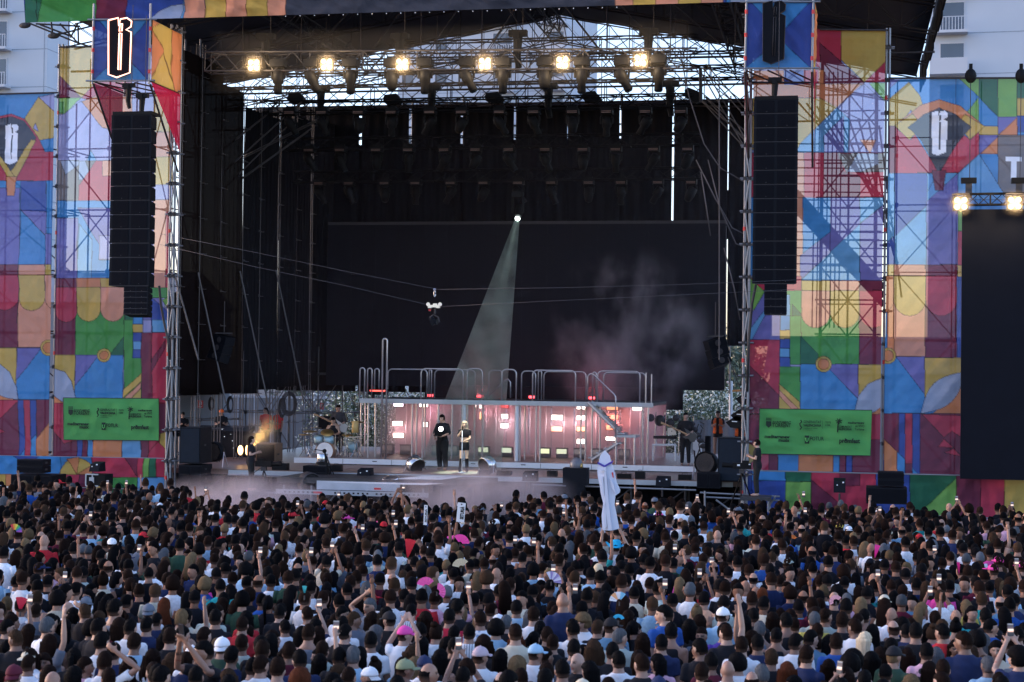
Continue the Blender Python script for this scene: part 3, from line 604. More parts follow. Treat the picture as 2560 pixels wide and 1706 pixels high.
# horizontal trusses visible against the sky at the rear
zz = lambda py, Y, px=1280: at(px, py, Y).z
for lab, py, Y, x0, x1, h in (('horizontal rear truss just above the black back drapes', 237, 68.5, 560, 1920, .9), ('horizontal rear truss hung above the back drapes, second from the bottom', 195, 67.5, 560, 1920, .5),
                               ('horizontal rear truss crossing the bright gap under the roof', 118, 69.0, 900, 1920, .7)):
    a, b = at(x0, py+(x0-1280)*.012, Y), at(x1, py+(x1-1280)*.012, Y); a.z = b.z = (a.z+b.z)/2
    truss(lab, a, b, .6, h, .034, 1.1, group='rear trusses against the sky')
def volmat(name, col, dens, scale=1.0, lo=.4, hi=.7, aniso=.3, detail=3.0, grad=None, stretch=(1, 1, 1), em=None):
    m = bpy.data.materials.new(name); m.use_nodes = True; t = m.node_tree; t.nodes.remove(t.nodes['Principled BSDF']); out = t.nodes['Material Output']
    pv = N(t, 'ShaderNodeVolumePrincipled'); pv.inputs['Color'].default_value = (*col, 1); pv.inputs['Anisotropy'].default_value = aniso
    if scale:
        co = coords(t, stretch); nz = N(t, 'ShaderNodeTexNoise', i_Scale=scale, i_Detail=detail, i_Roughness=.55); t.links.new(co, nz.inputs['Vector'])
        mr = N(t, 'ShaderNodeMapRange', interpolation_type='SMOOTHSTEP'); mr.inputs['From Min'].default_value = lo; mr.inputs['From Max'].default_value = hi; mr.inputs['To Max'].default_value = dens
        t.links.new(nz.outputs['Fac'], mr.inputs['Value']); s = mr.outputs[0]
        if grad:            # falls off towards the sides of the cloud: spherical gradient in generated coordinates
            tc = N(t, 'ShaderNodeTexCoord'); mp = N(t, 'ShaderNodeMapping'); mp.inputs['Location'].default_value = (-1, -1, -1); mp.inputs['Scale'].default_value = (2, 2, 2)
            t.links.new(tc.outputs['Generated'], mp.inputs[0]); gr = N(t, 'ShaderNodeTexGradient', gradient_type='SPHERICAL'); t.links.new(mp.outputs[0], gr.inputs[0])
            pw = N(t, 'ShaderNodeMapRange', interpolation_type='SMOOTHSTEP'); pw.inputs['From Max'].default_value = grad; t.links.new(gr.outputs['Fac'], pw.inputs['Value'])
            ml = N(t, 'ShaderNodeMath', operation='MULTIPLY'); t.links.new(s, ml.inputs[0]); t.links.new(pw.outputs[0], ml.inputs[1]); s = ml.outputs[0]
        t.links.new(s, pv.inputs['Density'])
    else: pv.inputs['Density'].default_value = dens
    t.links.new(pv.outputs[0], out.inputs['Volume']); return m
# ---------------------------------------------------------------- black drapes and screens
def cloth_panel(name, P0, P1, z_top, z_bot, mat, label, group, seed, amp=.05, folds=9, cat='drape'):
    """hanging pleated cloth from P0 to P1 (top ends), a closed thin sheet"""
    P0, P1 = Vector(P0), Vector(P1); d = P1-P0; L = math.hypot(d.x, d.y); n = Vector((-d.y, d.x, 0)).normalized(); rg = random.Random(seed); ph = rg.uniform(0, 6)
    nu, nv = int(folds*6), 14; vs = []; fs = []
    for j in range(nv+1):
        for i in range(nu+1):
            u, v = i/nu, j/nv; p = P0+d*u; ins = .012*math.sin(v*5+ph)
            p = Vector((p.x, p.y, z_top+(z_bot-z_top)*v)) + n*(amp*math.sin(u*folds*6.28+ph+.5*math.sin(v*4))*(0.5+.5*v)+ins)
            vs.append(p)
    for j in range(nv):
        for i in range(nu): q = j*(nu+1)+i; fs.append((q, q+1, q+nu+2, q+nu+1))
    mb = MB(); mb.sm = True; mb.add(vs, fs); o = mb.build(name, mat, None)
    md = o.modifiers.new('t', 'SOLIDIFY'); md.thickness = .01
    return tag(o, label, cat, group)
rgd = random.Random(3)
edges = [640, 700, 902, 1027, 1155, 1288, 1420, 1552, 1684, 1822, 1935]
gapw = [0, 1, 7, 7, 6, 6, 2, 4, 5, 3, 0]
nth = ['first', 'second', 'third', 'fourth', 'fifth', 'sixth', 'seventh', 'eighth', 'ninth', 'tenth']
for i in range(10):
    a, b = edges[i]+gapw[i]/2, edges[i+1]-gapw[i+1]/2
    cloth_panel('back_drape', at(a, 258, 69), at(b, 258, 69), pxZ(257, 69), pxZ(985, 69) if 0 < i < 8 else pxZ(860 if i >= 8 else 965, 69), M_drape,
                'black drape at the back of the stage, %s from the left drum side' % nth[i], 'black drapes along the back of the stage', i, .05, 5)
tag(pipe('drape_rail', at(560, 250, 68.9), at(1930, 268, 68.9), .04, M_dsteel), 'long dark pipe the back drapes hang from', 'rail')
for i, (xa_, xb_, yt_) in enumerate(((640, 1160, 358), (1160, 1679, 350), (1692, 1935, 480))):
    cloth_panel('rear_drape', at(xa_, yt_, 69.35), at(xb_, yt_, 69.35), pxZ(yt_, 69.35), pxZ(600, 69.35), M_drape, 'second layer of black cloth closing the slits above the video wall, ' + ('left part', 'middle part', 'right part')[i], 'second layer of black back drapes', 60+i, .03, 9)
cloth_panel('low_drape', at(1062, 972, 65), at(1708, 972, 65), pxZ(965, 65), pxZ(1012, 65)-.1, M_drape, 'low black cloth hanging under the video wall behind the gallery', None, 71, .03, 9)
# backstage posts seen in the slits
for i, x in enumerate((905, 1029, 1157, 1290, 1424, 1553, 1687, 1825)):
    tag(pipe('scaffold_pole', at(x-1, 985, 69.6), at(x+2, 240, 69.6), .035, M_steel), 'thin pole behind the slit between the %s and next back drape' % nth[i+1], 'pole', 'poles behind the back drapes')
M_drape2 = cloth_mat('sheer_black_cloth', .12, (.013, .010, .011))
# left side wall of the stage
def sideY(px): return 53*1669/(2109-px)
sw = [(440, 545, 122, 990, 'nearest the audience'), (547, 602, 210, 985, 'second from the audience'), (603.5, 640, 268, 985, 'third from the audience'), (641, 688, 280, 975, 'fourth from the audience'), (692, 733, 290, 968, 'fifth from the audience'), (737, 770, 290, 965, 'sixth from the audience'), (774, 836, 290, 962, 'next to the video screen')]
for i, (x0, x1, yt, yb, w) in enumerate(sw):
    Y0, Y1 = sideY(x0)+.02, sideY(x1)-.02
    cloth_panel('side_drape', at(x0, 924, Y0), at(x1, 924, Y1), at(x0, yt, Y0).z, at(x0, yb, Y0).z, M_drape2 if i < 2 else M_drape, 'black side drape left of the stage, ' + w, 'black drapes down the left side of the stage', 20+i, .06, 5)
M_mast = simple('weathered_mast_steel', (.10, .095, .10), .6, .3, .4, 3)
for i, x in enumerate((440, 495, 546, 602, 640, 690, 735, 772)):
    Yp = sideY(x); scaffold('slim dark scaffold mast at the left side wall, %s from the audience' % nth[i], at(x, 924, Yp).x-.22, at(x, 924, Yp).x+.0, Yp, Yp+.25, 1.7, at(x, 240 if i > 1 else 110, Yp).z, 1.2, M_mast, r=.016, brace=False, clamps=False, group='masts of the left side wall')
for i, (x, x2) in enumerate(((436, 495), (495, 560), (600, 660), (690, 740))):
    Yp = sideY(x)-.4; tag(pipe('raking_strut', at(x, 685-i*3, Yp), at(x+70, 1010, Yp-.2) if i else at(x+60, 900, Yp), .03, M_mast), 'slanting grey strut in front of the left side drapes, %s from the audience' % nth[i], 'strut', 'raking struts of the left side wall')
# scaffold under and behind the left side wall
scaffold('open scaffold behind the drum kit, below the black side drapes', X(560, 67), X(860, 67), 67, 69.5, 0, pxZ(872, 67), 1.6, M_mast, nx=5, r=.028, group='scaffolds at the back of the stage')
scaffold('open scaffold at the far left of the stage behind the monitor desk', X(450, 62), X(560, 62), 62, 64, 0, pxZ(985, 62), 1.5, M_mast, nx=2, r=.028, group='scaffolds at the back of the stage')
# roof bracing at both upper corners of the opening
for lab, pts in (('steep grey raking struts at the upper left corner inside the stage', [((560, 430), (760, 250)), ((545, 385), (700, 262)), ((552, 480), (735, 300)), ((595, 455), (770, 330)), ((600, 400), (800, 300))]),
                 ('steep grey raking struts at the upper right corner inside the stage', [((1752, 180), (1868, 380)), ((1752, 250), (1866, 375)), ((1756, 170), (1862, 290)), ((1756, 252), (1868, 350))])):
    e = empty('raking_struts', at(*pts[0][0], 58), 0, lab, 'strut')
    for k, (a, b) in enumerate(pts):
        for o_ in (0, .12): pipe('tube', at(*a, 58+.2*k)+Vector((o_, 0, o_)), at(*b, 57+.2*k)+Vector((o_, 0, o_)), .022, M_mast, e)
tag(pipe('scaffold_pole', at(1752, 255, 57), at(1751, 172, 57), .06, M_dsteel), 'short stout dark pole under the roof at the upper right', 'pole')

mb = MB(); mb.bbox((pxX(445, 54)+.3, 54.2, 1.76), (pxX(1860, 54)-.3, 65.9, 13.6))
tag(mb.build('haze', volmat('stage_haze', (.90, .84, 1.0), .0021, 0, aniso=.2), None), 'faint haze filling the stage house', 'haze', kind='stuff')
scr = empty('video_screen', at(1317, 975, 66), 0, 'very large switched-off dark video wall at the back of the stage', 'screen')
a, b, c, d = at(820, 562, 66), at(1815, 560, 66), at(1815, 975, 66), at(820, 965, 66)
z0_, z1_ = (c.z+d.z)/2, (a.z+b.z)/2; xa, xb = a.x, b.x
M_scr = simple('unlit_led_face', (.0060, .0066, .0115), .6, 0, .3, 1.5, .05, 400, spec=.10)
mb = MB(); mb.bbox((xa, 66, z0_), (xb, 66.12, z1_)); mb.build('screen_face', M_scr, scr)
mb = MB()
for k in range(1, 16): x = xa+(xb-xa)*k/16; mb.bbox((x-.004, 65.994, z0_), (x+.004, 66, z1_))
for k in range(1, 7): z = z0_+(z1_-z0_)*k/7; mb.bbox((xa, 65.9945, z-.004), (xb, 65.9995, z+.004))
mb.build('panel_seams', M_blackc, scr)
mb = MB(); mb.bbox((xa, 66.12, z0_+.1), (xb, 66.3, z1_-.1)); mb.bbox((xa, 66, z1_), (xb, 66.3, z1_+.12)); mb.build('rear_frame', M_dsteel, scr)
# side screen at the right edge
scr2 = empty('side_video_screen', at(2480, 1205, 51.6), 0, 'tall switched-off dark video screen at the right photo edge', 'screen')
a, c = at(2406, 524, 51.6), at(2640, 1203, 51.6)
mb = MB(); mb.bbox((a.x, 51.6, c.z), (c.x, 51.72, a.z)); mb.build('screen_face', simple('unlit_led_face_side', (.005, .0062, .012), .6, 0, .2, 2, spec=.10), scr2)
mb = MB(); mb.bbox((a.x+.01, 51.72, c.z+.02), (c.x, 51.9, a.z-.02)); mb.build('rear_frame', M_dsteel, scr2)
truss('black lattice truss with lamps above the side video screen', at(2385, 500, 51.5), at(2660, 496, 51.5), .3, .32, .022, .35, M_black)

# ---------------------------------------------------------------- lamps
M_warm = emis('warm_halogen_glow', (1.0, .66, .30), 5.0)
def blinder():
    e = empty('blinder_lamp'); mb = MB()
    mb.box((0, .06, 0), (.44, .10, .42)); mb.build('housing', M_black, e)
    for sx in (-1, 1):
        for sz in (-1, 1):
            mb = MB(); mb.sm = True; mb.lathe((sx*.105, 0, sz*.10), [(.0, -.035), (.05, -.03), (.078, 0), (.078, .02)], 14, Matrix.Rotation(math.pi/2, 3, 'X').inverted())
            mb.build('bulb', M_warm, e)
    mb = MB(); mb.tube([(-.24, .06, .02), (-.24, .06, .28), (.24, .06, .28), (.24, .06, .02)], .015, 6); mb.build('bracket', M_dsteel, e)
    return e
M_halo = volmat('halo_haze', (1, .84, .60), .26, 1.0, -.5, .5, .0, grad=1.0)  # added haze balls that make the halo around each floodlight
_bl = None; blp = [(634, 163, 52.5, 'at the left end of the front truss'), (816, 161, 52.5, 'second from the left on the front truss'), (1005, 161, 52.5, 'third from the left on the front truss'),
       (1212, 159, 52.5, 'fourth from the left on the front truss'), (1406, 156, 52.5, 'fifth from the left on the front truss'), (1601, 151, 52.5, 'rightmost on the front truss'),
       (2402, 509, 51.3, 'at the left corner above the side video screen'), (2537, 508, 51.3, 'above the side video screen, at the photo edge')]
for i, (x, y, Yd, w) in enumerate(blp):
    if _bl is None: _bl = blinder(); o = _bl
    else: o = copy_tree(_bl)
    o.location = at(x, y, Yd-.3); tag(o, 'four bulb warm floodlight glowing ' + w, 'stage light', 'lit four bulb floodlights')
    L = bpy.data.lights.new('blinder_light', 'POINT'); L.energy = 130*EV; L.color = (1, .72, .42); L.shadow_soft_size = .12
    lo = bpy.data.objects.new('blinder_light', L); COL.objects.link(lo); lo.location = at(x, y, Yd-.55)
    g_ = MB(); g_.sm = True; g_.ell((0, 0, 0), (.46, .42, .46), 16, 10); g_ = g_.build('haze', M_halo, None); g_.location = at(x, y, Yd-.6); tag(g_, 'added halo haze around the floodlight '+w, 'haze', kind='stuff')
FT = 52.5
a, b = at(520, 158, FT+.2), at(1745, 150, FT+.2)
truss('long dark front lighting truss carrying the glowing floodlights', a, b, .55, .62, .03, .6, M_dsteel, 'lighting trusses across the stage')
mb = MB(); p0_, p1_ = at(520, 225, 51.5), at(1740, 88, 54.2); mb.bbox((p0_.x, 51.45, p0_.z), (p1_.x, 53.5, p1_.z))  # added haze box that gives the front floodlights a wider glow
tag(mb.build('haze', volmat('lamp_haze', (.95, .9, .85), .022, 0, aniso=.4), None), 'thin added haze for the glow around the front floodlights', 'haze', kind='stuff')
M_strip = simple('brown_highlight_strip', (.20, .11, .085), .4, 0, .1, 5)  # brown bars that paint faint highlights onto the lamp bases
def head_body(parts, base=True, dn=0.95, k=1.0, strip=True, tilt=0.0, round_=False):
    """hanging moving-head lamp: base box under the truss, yoke arms, barrel"""
    e = parts
    mb = MB(); mb.box((0, 0, .0), (.40*k, .34*k, .20*k)); mb.box((0, 0, .13*k), (.28*k, .08*k, .10*k)); mb.build('base', M_black, e)
    if strip:
        mb = MB(); mb.box((0, -.175*k, -.03*k), (.32*k, .01, .022*k)); mb.box((0, -.175*k, -.075*k), (.32*k, .01, .022*k)); mb.build('highlight_strip', M_strip, e)
    T = Matrix.Rotation(tilt, 3, 'Y')
    mb = MB()
    mb.tube([(-.175*k, 0, -.42*k), (-.19*k, 0, -.20*k), (-.15*k, 0, -.115*k), (.15*k, 0, -.115*k), (.19*k, 0, -.20*k), (.175*k, 0, -.42*k)], .035*k, 6)
    mb.build('frame', M_black, e)
    mb = MB(); mb.sm = True; c = Vector((0, 0, -.40*k))
    prof = [(.06*k, .22*k), (.14*k, .20*k), (.155*k, .05*k), (.15*k, -.12*k), (.105*k, -.16*k), (.115*k, -.40*k), (.10*k, -.42*k)] if not round_ else [(.05*k, .2*k), (.16*k, .17*k), (.17*k, -.1*k), (.12*k, -.3*k), (.05*k, -.34*k)]
    mb.lathe(c, prof, 14, T); mb.build('barrel', M_black, e)
    mb = MB(); mb.lathe(c+T@Vector((0, 0, -.425*k)) if not round_ else c+T@Vector((0, 0, -.345*k)), [(.09*k, -.01), (.085*k, -.015*k)] if not round_ else [(.045*k, -.01), (.04*k, -.02)], 12, T); mb.build('lens', M_glass, e)
    return e
def row(Y, ys, xs, k, tilts, label, group, strip=True, cat='stage light'):
    protos = {}
    for i, x in enumerate(xs):
        tl = tilts[i % len(tilts)]; key = tl
        if key not in protos: protos[key] = head_body(empty('moving_head_lamp'), k=k, tilt=tl[0], round_=tl[1], strip=strip); o = protos[key]
        else: o = copy_tree(protos[key])
        o.location = at(x, ys[i] if isinstance(ys, list) else ys, Y)
        tag(o, label % ((nth+['eleventh', 'twelfth'])[i]), cat, group)
g1 = 'large moving head lamps under the front truss'
row(FT, [160-.6*i for i in range(10)], [696, 780, 877, 980, 1063, 1168, 1258, 1362, 1455, 1555][:10], 1.18, [(0, False), (-.5, False), (0, False), (0, True)], 'large black moving head lamp hanging on the front truss, %s from the left', g1, False)
o = head_body(empty('moving_head_lamp'), k=1.18, strip=False); o.location = at(1647, 150, FT); tag(o, 'large black moving head lamp hanging on the front truss, at its right end', 'stage light', g1)
for Y, y0_, xs, k, word in ((57.0, 278, [726, 806, 898, 980, 1076, 1155, 1250, 1335, 1432, 1517, 1614, 1702], 1.05, 'highest dark inner'), (60.0, 372, [774, 852, 942, 1022, 1112, 1190, 1273, 1364, 1458, 1540, 1634, 1719], 1.05, 'middle dark inner'),
                            (63.0, 455, [799, 874, 963, 1040, 1128, 1210, 1296, 1379, 1472, 1553, 1645, 1728], 1.05, 'lowest dark inner')):
    g = 'moving head lamps under the %s truss' % word
    row(Y, [y0_+(x-1280)*-.003 for x in xs], xs, k, [(-.55, False), (-.4, False), (0, True), (0, False), (.5, False), (.45, True)], 'black lamp under the ' + word + ' truss, %s from the left', g)
    a, b = at(xs[0]-60, y0_-14, Y+.1), at(xs[-1]+30, y0_-18, Y+.1); a.z = b.z = (a.z+b.z)/2
    truss(word + ' lighting truss across the stage, hung with a row of black lamps', a, b, .5, .42, .028, .6, M_black, 'lighting trusses across the stage')
# lamps and hoists silhouetted against the sky
def hoist(label, p, k=1.0, group='chain hoists holding the trusses'):
    e = empty('chain_hoist', p, 0, label, 'hoist', group)
    mb = MB(); mb.box((p.x, p.y, p.z), (.62*k, .26*k, .20*k)); mb.box((p.x-.05*k, p.y, p.z-.05*k), (.22*k, .34*k, .30*k)); mb.build('motor', M_black, e, True)
    mb = MB(); mb.tube([(p.x, p.y, p.z-.1*k), (p.x-.02, p.y, p.z-.75*k), (p.x+.05*k, p.y, p.z-1.15*k)], [.16*k, .13*k, .10*k], 8); mb.build('chain_bag', M_black, e)
    mb = MB(); mb.tube([(p.x+.16*k, p.y, p.z+.05), (p.x+.16*k, p.y, p.z+2.5)], .012, 5); mb.build('chain', M_dsteel, e)
    return e
for lab, x, y, Y in (('black chain hoist above the third floodlight from the left', 1000, 92, 53), ('black chain hoist hanging near the middle of the roof opening', 1295, 84, 53), ('black chain hoist hanging above the rightmost front floodlight', 1622, 80, 53), ('black chain hoist under the roof at the upper left', 665, 92, 53),
                     ('black chain hoist on the rear truss, leftmost against the sky', 803, 222, 57.3), ('black chain hoist on the rear truss, just left of the middle building', 1080, 220, 57.3), ('black chain hoist on the rear truss, right of the middle building', 1372, 216, 57.3), ('black chain hoist on the rear truss, rightmost against the sky', 1676, 210, 57.3)):
    hoist(lab, at(x, y, Y), .95)
def flood(label, px_, py_, Y, rz=0, k=1.0):
    p = at(px_, py_, Y); e = empty('floodlight', p, 0, label, 'stage light', 'small unlit floodlights on the rear truss')
    M = Matrix.Rotation(rz, 3, 'Y'); mb = MB(); prof = [Vector((x*k, 0, z*k)) for x, z in ((-.28, .12), (.12, .16), (.32, -.08), (.22, -.22), (-.22, -.20), (-.36, -.02))]
    mb.prism([tuple(M@v+p) for v in prof], (0, -.15, 0), (0, .30, 0)); mb.build('housing', M_black, e)
    mb = MB(); mb.tube([tuple(p+Vector((-.2*k, 0, -.1))), tuple(p+Vector((-.05, 0, -.4*k))), tuple(p+Vector((.2*k, 0, -.1)))], .02, 5); mb.build('bracket', M_black, e)
flood('small black floodlight on the rear truss, leftmost', 744, 246, 57.5); flood('small black floodlight on the rear truss, second from the left', 984, 247, 57.5); flood('small black floodlight on the rear truss, third from the left', 1238, 243, 57.5)
flood('small black floodlight on the rear truss, right of the middle building', 1480, 241, 57.5); flood('small black floodlight on the rear truss, rightmost and tilted', 1736, 238, 57.5, .5)
# ---------------------------------------------------------------- lit spot and its beam
lamp_p, tgt = at(1294, 546, 61.0), at(1150, 1183, 54.2)
e = empty('spot_lamp', lamp_p, 0, 'single lit white spotlight above the middle of the video wall', 'stage light')
dv = (tgt-lamp_p).normalized(); Mr = dv.to_track_quat('-Z', 'Y').to_matrix()
mb = MB(); mb.lathe(lamp_p-dv*.05, [(.13, .55), (.15, .3), (.12, .02)], 14, Mr); mb.build('barrel', M_black, e)
mb = MB(); mb.lathe(lamp_p, [(.085, 0), (.08, -.05)], 14, Mr); mb.build('lens', emis('white_lens_glow', (.85, 1, .92), 30), e)
mb = MB(); mb.box(lamp_p+Vector((0, 0, .85)), (.4, .34, .2)); mb.tube([lamp_p+Vector((-.2, 0, .2)), lamp_p+Vector((-.2, 0, .8)), lamp_p+Vector((.2, 0, .8)), lamp_p+Vector((.2, 0, .2))], .04, 6); mb.build('frame', M_black, e)
L = bpy.data.lights.new('spot_beam', 'SPOT'); L.energy = 26000*EV; L.color = (.66, 1.0, .80); L.spot_size = R(9.8); L.spot_blend = .75; L.shadow_soft_size = .06
lo = bpy.data.objects.new('spot_beam', L); COL.objects.link(lo); lo.location = lamp_p+dv*.12; lo.rotation_euler = dv.to_track_quat('-Z', 'Y').to_euler()

# unseen follow spot, added under the front truss to light the singer's front
L = bpy.data.lights.new('follow_spot', 'SPOT'); L.energy = 24000*EV; L.color = (1, .95, .78); L.spot_size = R(7); L.spot_blend = .5; L.shadow_soft_size = .08
lo = bpy.data.objects.new('follow_spot', L); COL.objects.link(lo); fp = at(1112, 268, FT-1.2); lo.location = fp; lo.rotation_euler = (at(1158, 1120, 54.8)-fp).to_track_quat('-Z', 'Y').to_euler()
# smoke lit by the spotlight
mb = MB(); Lb = (tgt-lamp_p).length; mb.lathe(lamp_p+dv*.2, [(.10, 0), (Lb*math.tan(R(6.2))+.1, -(Lb-.35))], 24, Mr)
tag(mb.build('beam_smoke', volmat('spotlit_smoke', (.82, .97, .88),   .24, 1.3, .38, .66, 0.0, detail=5.0), None), 'pale green shaft of smoke in the spotlight over the singer', 'smoke', kind='stuff')
def smoke(name, label, c, d, mat, sub=3):
    me_ = MB(); me_.sm = True; me_.ell((0, 0, 0), (d[0]/2, d[1]/2, d[2]/2), 20, 12); o = me_.build(name, mat, None); o.location = c; return tag(o, label, 'smoke', kind='stuff')
# ---------------------------------------------------------------- stage floor and platform
SZ = 1.73
xl, xr = pxX(432, 53), pxX(1868, 53)-.2
st = empty('stage', (-11, 53, 0), 0, 'broad raised stage floor with a thin aluminium front edge', 'stage')
mb = MB(); mb.bbox((xl-.6, 53.0, SZ-.16), (xr+.4, 70.5, SZ)); mb.build('deck', M_deck, st)
mb = MB(); mb.bbox((xl+2.0, 52.93, SZ-.17), (xr-.2, 52.998, SZ-.02)); mb.build('front_edge', M_alu, st)
for k in range(12):
    x = xl+(xr-xl)*k/11; pipe('leg', (x, 53.2, 0), (x, 53.2, SZ-.16), .04, M_dsteel, st); pipe('leg', (x, 54.5, 0), (x, 54.5, SZ-.16), .04, M_dsteel, st)
    if k < 11: pipe('brace', (x, 53.2, .1), (x+(xr-xl)/11, 53.2, SZ-.3), .025, M_dsteel, st)
mb = MB(); mb.bbox((xl-.5, 54.6, 0), (xr+.3, 54.64, SZ-.17)); mb.build('skirt_cloth', M_drape, st)
# runway thrust
t0, t1 = atz(690, 1216, SZ-.05), atz(1075, 1216, SZ-.05)
th = empty('thrust', ((t0.x+t1.x)/2, 50.5, 0), 0, 'low apron in front of the stage with white floor strips and a holed edge', 'stage')
ya = 50.6
A_ = [pxX(692, ya, 1220), pxX(1072, ya, 1220)]
B_ = [pxX(1010, 52.9, 1190), pxX(1245, 52.9, 1190)]
poly = [(A_[0], ya, 0), (A_[1], ya, 0), (B_[1], 52.88, 0), (pxX(760, 52.9, 1200), 52.88, 0)]
mb = MB(); mb.prism([(x, y, SZ-.22) for x, y, z in poly], (0, 0, 0), (0, 0, .17)); mb.build('deck', M_darkdeck, th)
mb = MB(); mb.bbox((A_[0]+1.3, ya-.05, SZ-.40), (A_[1]-.9, ya-.004, SZ-.13)); mb.build('front_panel', simple('grey_white_panel', (.42, .45, .50), .6), th)
mb = MB(); mb.bbox((A_[0], ya-.09, SZ-.56), (A_[1], ya-.03, SZ-.42)); mb.build('front_edge', M_alu, th)
mb = MB()
for k in range(30):
    x = A_[0]+.3+(A_[1]-A_[0]-.6)*k/29
    if k not in (9, 10, 19): mb.box((x, ya-.092, SZ-.49), (.06, .01, .05))
mb.build('edge_hole', M_black, th)
mb = MB(); mb.box((A_[0]+1.35, ya-.095, SZ-.49), (.28, .012, .06)); mb.box((A_[1]-1.6, ya-.056, SZ-.33), (.22, .012, .06)); mb.build('red_mark', M_redclamp, th)
for k, (x0, x1, x2, x3) in enumerate(((700, 1010, 1060, 800), (1000, 1090, 1170, 1120))):
    pass
m_ = MB()
def quadz(mb, pts, z): P = [atz(*p, z) for p in pts]; mb.add([(p.x, p.y, z) for p in P], [(0, 1, 2, 3)])
quadz(m_, [(800, 1205), (975, 1211), (1060, 1213), (1110, 1209)], SZ-.046); quadz(m_, [(980, 1198), (1055, 1190), (1150, 1191), (1040, 1199)], SZ-.046); quadz(m_, [(1048, 1199), (1120, 1191.5), (1160, 1192), (1102, 1200)], SZ-.046)
m_.build('white_floor_strip', M_white, th)
mb = MB()
for k in range(6):
    x = A_[0]+.2+(A_[1]-A_[0]-.4)*k/5; mb.tube([(x, ya+.1, 0), (x, ya+.1, SZ-.3)], .035, 6)
    if k < 5: mb.tube([(x, ya+.1, .2 if k % 2 else SZ-.4), (x+(A_[1]-A_[0]-.4)/5, ya+.1, SZ-.4 if k % 2 else .2)], .025, 5)
mb.build('lattice', M_steel, th)
mb = MB(); mb.bbox((A_[0], 52.2, 0), (A_[1], 52.25, SZ-.3)); mb.build('skirt_cloth', M_drape, th)

# back riser
PZ = SZ+.20; py0, py1 = 57.0, 63.4
px0, px1 = pxX(738, py0, 1150), pxX(1738, py0, 1160)
ri = empty('riser', ((px0+px1)/2, 60, SZ), 0, 'long low riser with a white metal rim across the stage under band and cage', 'platform')
mb = MB(); mb.bbox((px0, py0, PZ-.10), (px1, py1, PZ)); mb.build('deck', simple('riser_deck_boards', (.22, .14, .13), .45, 0, .25, 2), ri)
mb = MB(); mb.bbox((px0-.03, py0-.05, PZ-.17), (px1+.03, py0-.002, PZ+.012)); mb.build('front_rim', M_white, ri)
mb = MB()
for k in range(9): x = px0+.5+(px1-px0-1)*k/8; mb.lathe((x, py0+.25, SZ), [(.05, .001), (.05, .1)], 8)
mb.build('foot', M_dsteel, ri)
mb = MB()
for k in range(1, 8): x = px0+(px1-px0)*k/8; mb.box((x, py0-.052, PZ-.08), (.012, .008, .17)); mb.box((x-.6, py0-.052, PZ-.06), (.16, .008, .03))
mb.build('rim_slot', M_dsteel, ri)
# the raised gallery (cage) with handrails
TZ = pxZ(1003, 58.0)+.0
TZ = at(1280, 1003, 58).z
gx0, gx1 = pxX(901, 58.0, 1000), pxX(1632, 58.0, 1000)
ga = empty('gallery', ((gx0+gx1)/2, 58, PZ), 0, 'raised aluminium gallery on posts in the middle of the stage, glowing pink inside', 'platform')
mb = MB(); mb.bbox((gx0, 58, TZ-.10), (gx1, 62.6, TZ)); mb.build('deck', M_darkdeck, ga)
mb = MB(); mb.bbox((gx0-.02, 57.94, TZ-.15), (gx1+.02, 57.998, TZ+.01)); mb.build('front_beam', M_alu, ga)
M_post = simple('satin_aluminium', (.52, .50, .54), .28, .7, .1, 3)
def gpost(px_, Y, zt=None, r=.045, name='post', par=None, m=None, zb=None):
    p = at(px_, 1080, Y); return pipe(name, (p.x, Y, PZ if zb is None else zb), (p.x, Y, zt or TZ-.1), r, m or M_post, par or ga)
for px_ in (902, 920, 938, 1030, 1041, 1056, 1062, 1095, 1130, 1168, 1186, 1206, 1300, 1312, 1340, 1350, 1452, 1464, 1480, 1500, 1606, 1620): gpost(px_, 58.1+((px_*7) % 5)*.25, r=.032)
for px_ in (1160, 1292): 
    gpost(px_, 58.05, r=.075, m=M_white)
for px_ in (912, 965, 1015, 1075, 1110, 1150, 1215, 1240, 1325, 1365, 1410, 1440, 1490, 1520, 1545, 1575, 1600): gpost(px_, 62.2, r=.028)
# back wall behind the cage: smoky acrylic sheets
M_acr = simple('pink_grey_acrylic_sheet', (.30, .22, .25), .25, 0, .15, .7, spec=.6)
for k in range(12):
    xa_ = gx0+(gx1-gx0)*k/12+.03; xb_ = gx0+(gx1-gx0)*(k+1)/12-.03
    mb = MB(); mb.bbox((xa_, 62.75, PZ+.02), (xb_, 62.79, TZ-.14)); mb.build('back_sheet', M_acr, ga)
# handrails on the gallery
def rail(label, x0, x1, ytop, Y, zb=None, mat=None, r=.025):
    """hoop handrail: two legs and a top bar with rounded corners"""
    zb = TZ-.02 if zb is None else zb; a = at(x0, ytop, Y); b = at(x1, ytop+(x1-x0)*.013, Y); zt_ = (a.z+b.z)/2; rr_ = min(.16, (b.x-a.x)/2.01); pts = [(a.x, Y, zb)]
    for k in range(6): t = math.pi/2*k/5; pts.append((a.x+rr_-rr_*math.cos(t), Y, zt_-rr_+rr_*math.sin(t)))
    for k in range(6): t = math.pi/2*k/5; pts.append((b.x-rr_+rr_*math.sin(t), Y, zt_-rr_+rr_*math.cos(t)))
    pts.append((b.x, Y, zb)); mb = MB(); mb.sm = True; mb.tube(pts, r, 8); o = mb.build('handrail', mat or M_post, None)
    return tag(o, label, 'handrail', 'hoop handrails along the gallery top')
M_rrail = simple('red_lit_rail', (.52, .42, .45), .28, .6, .1, 3)
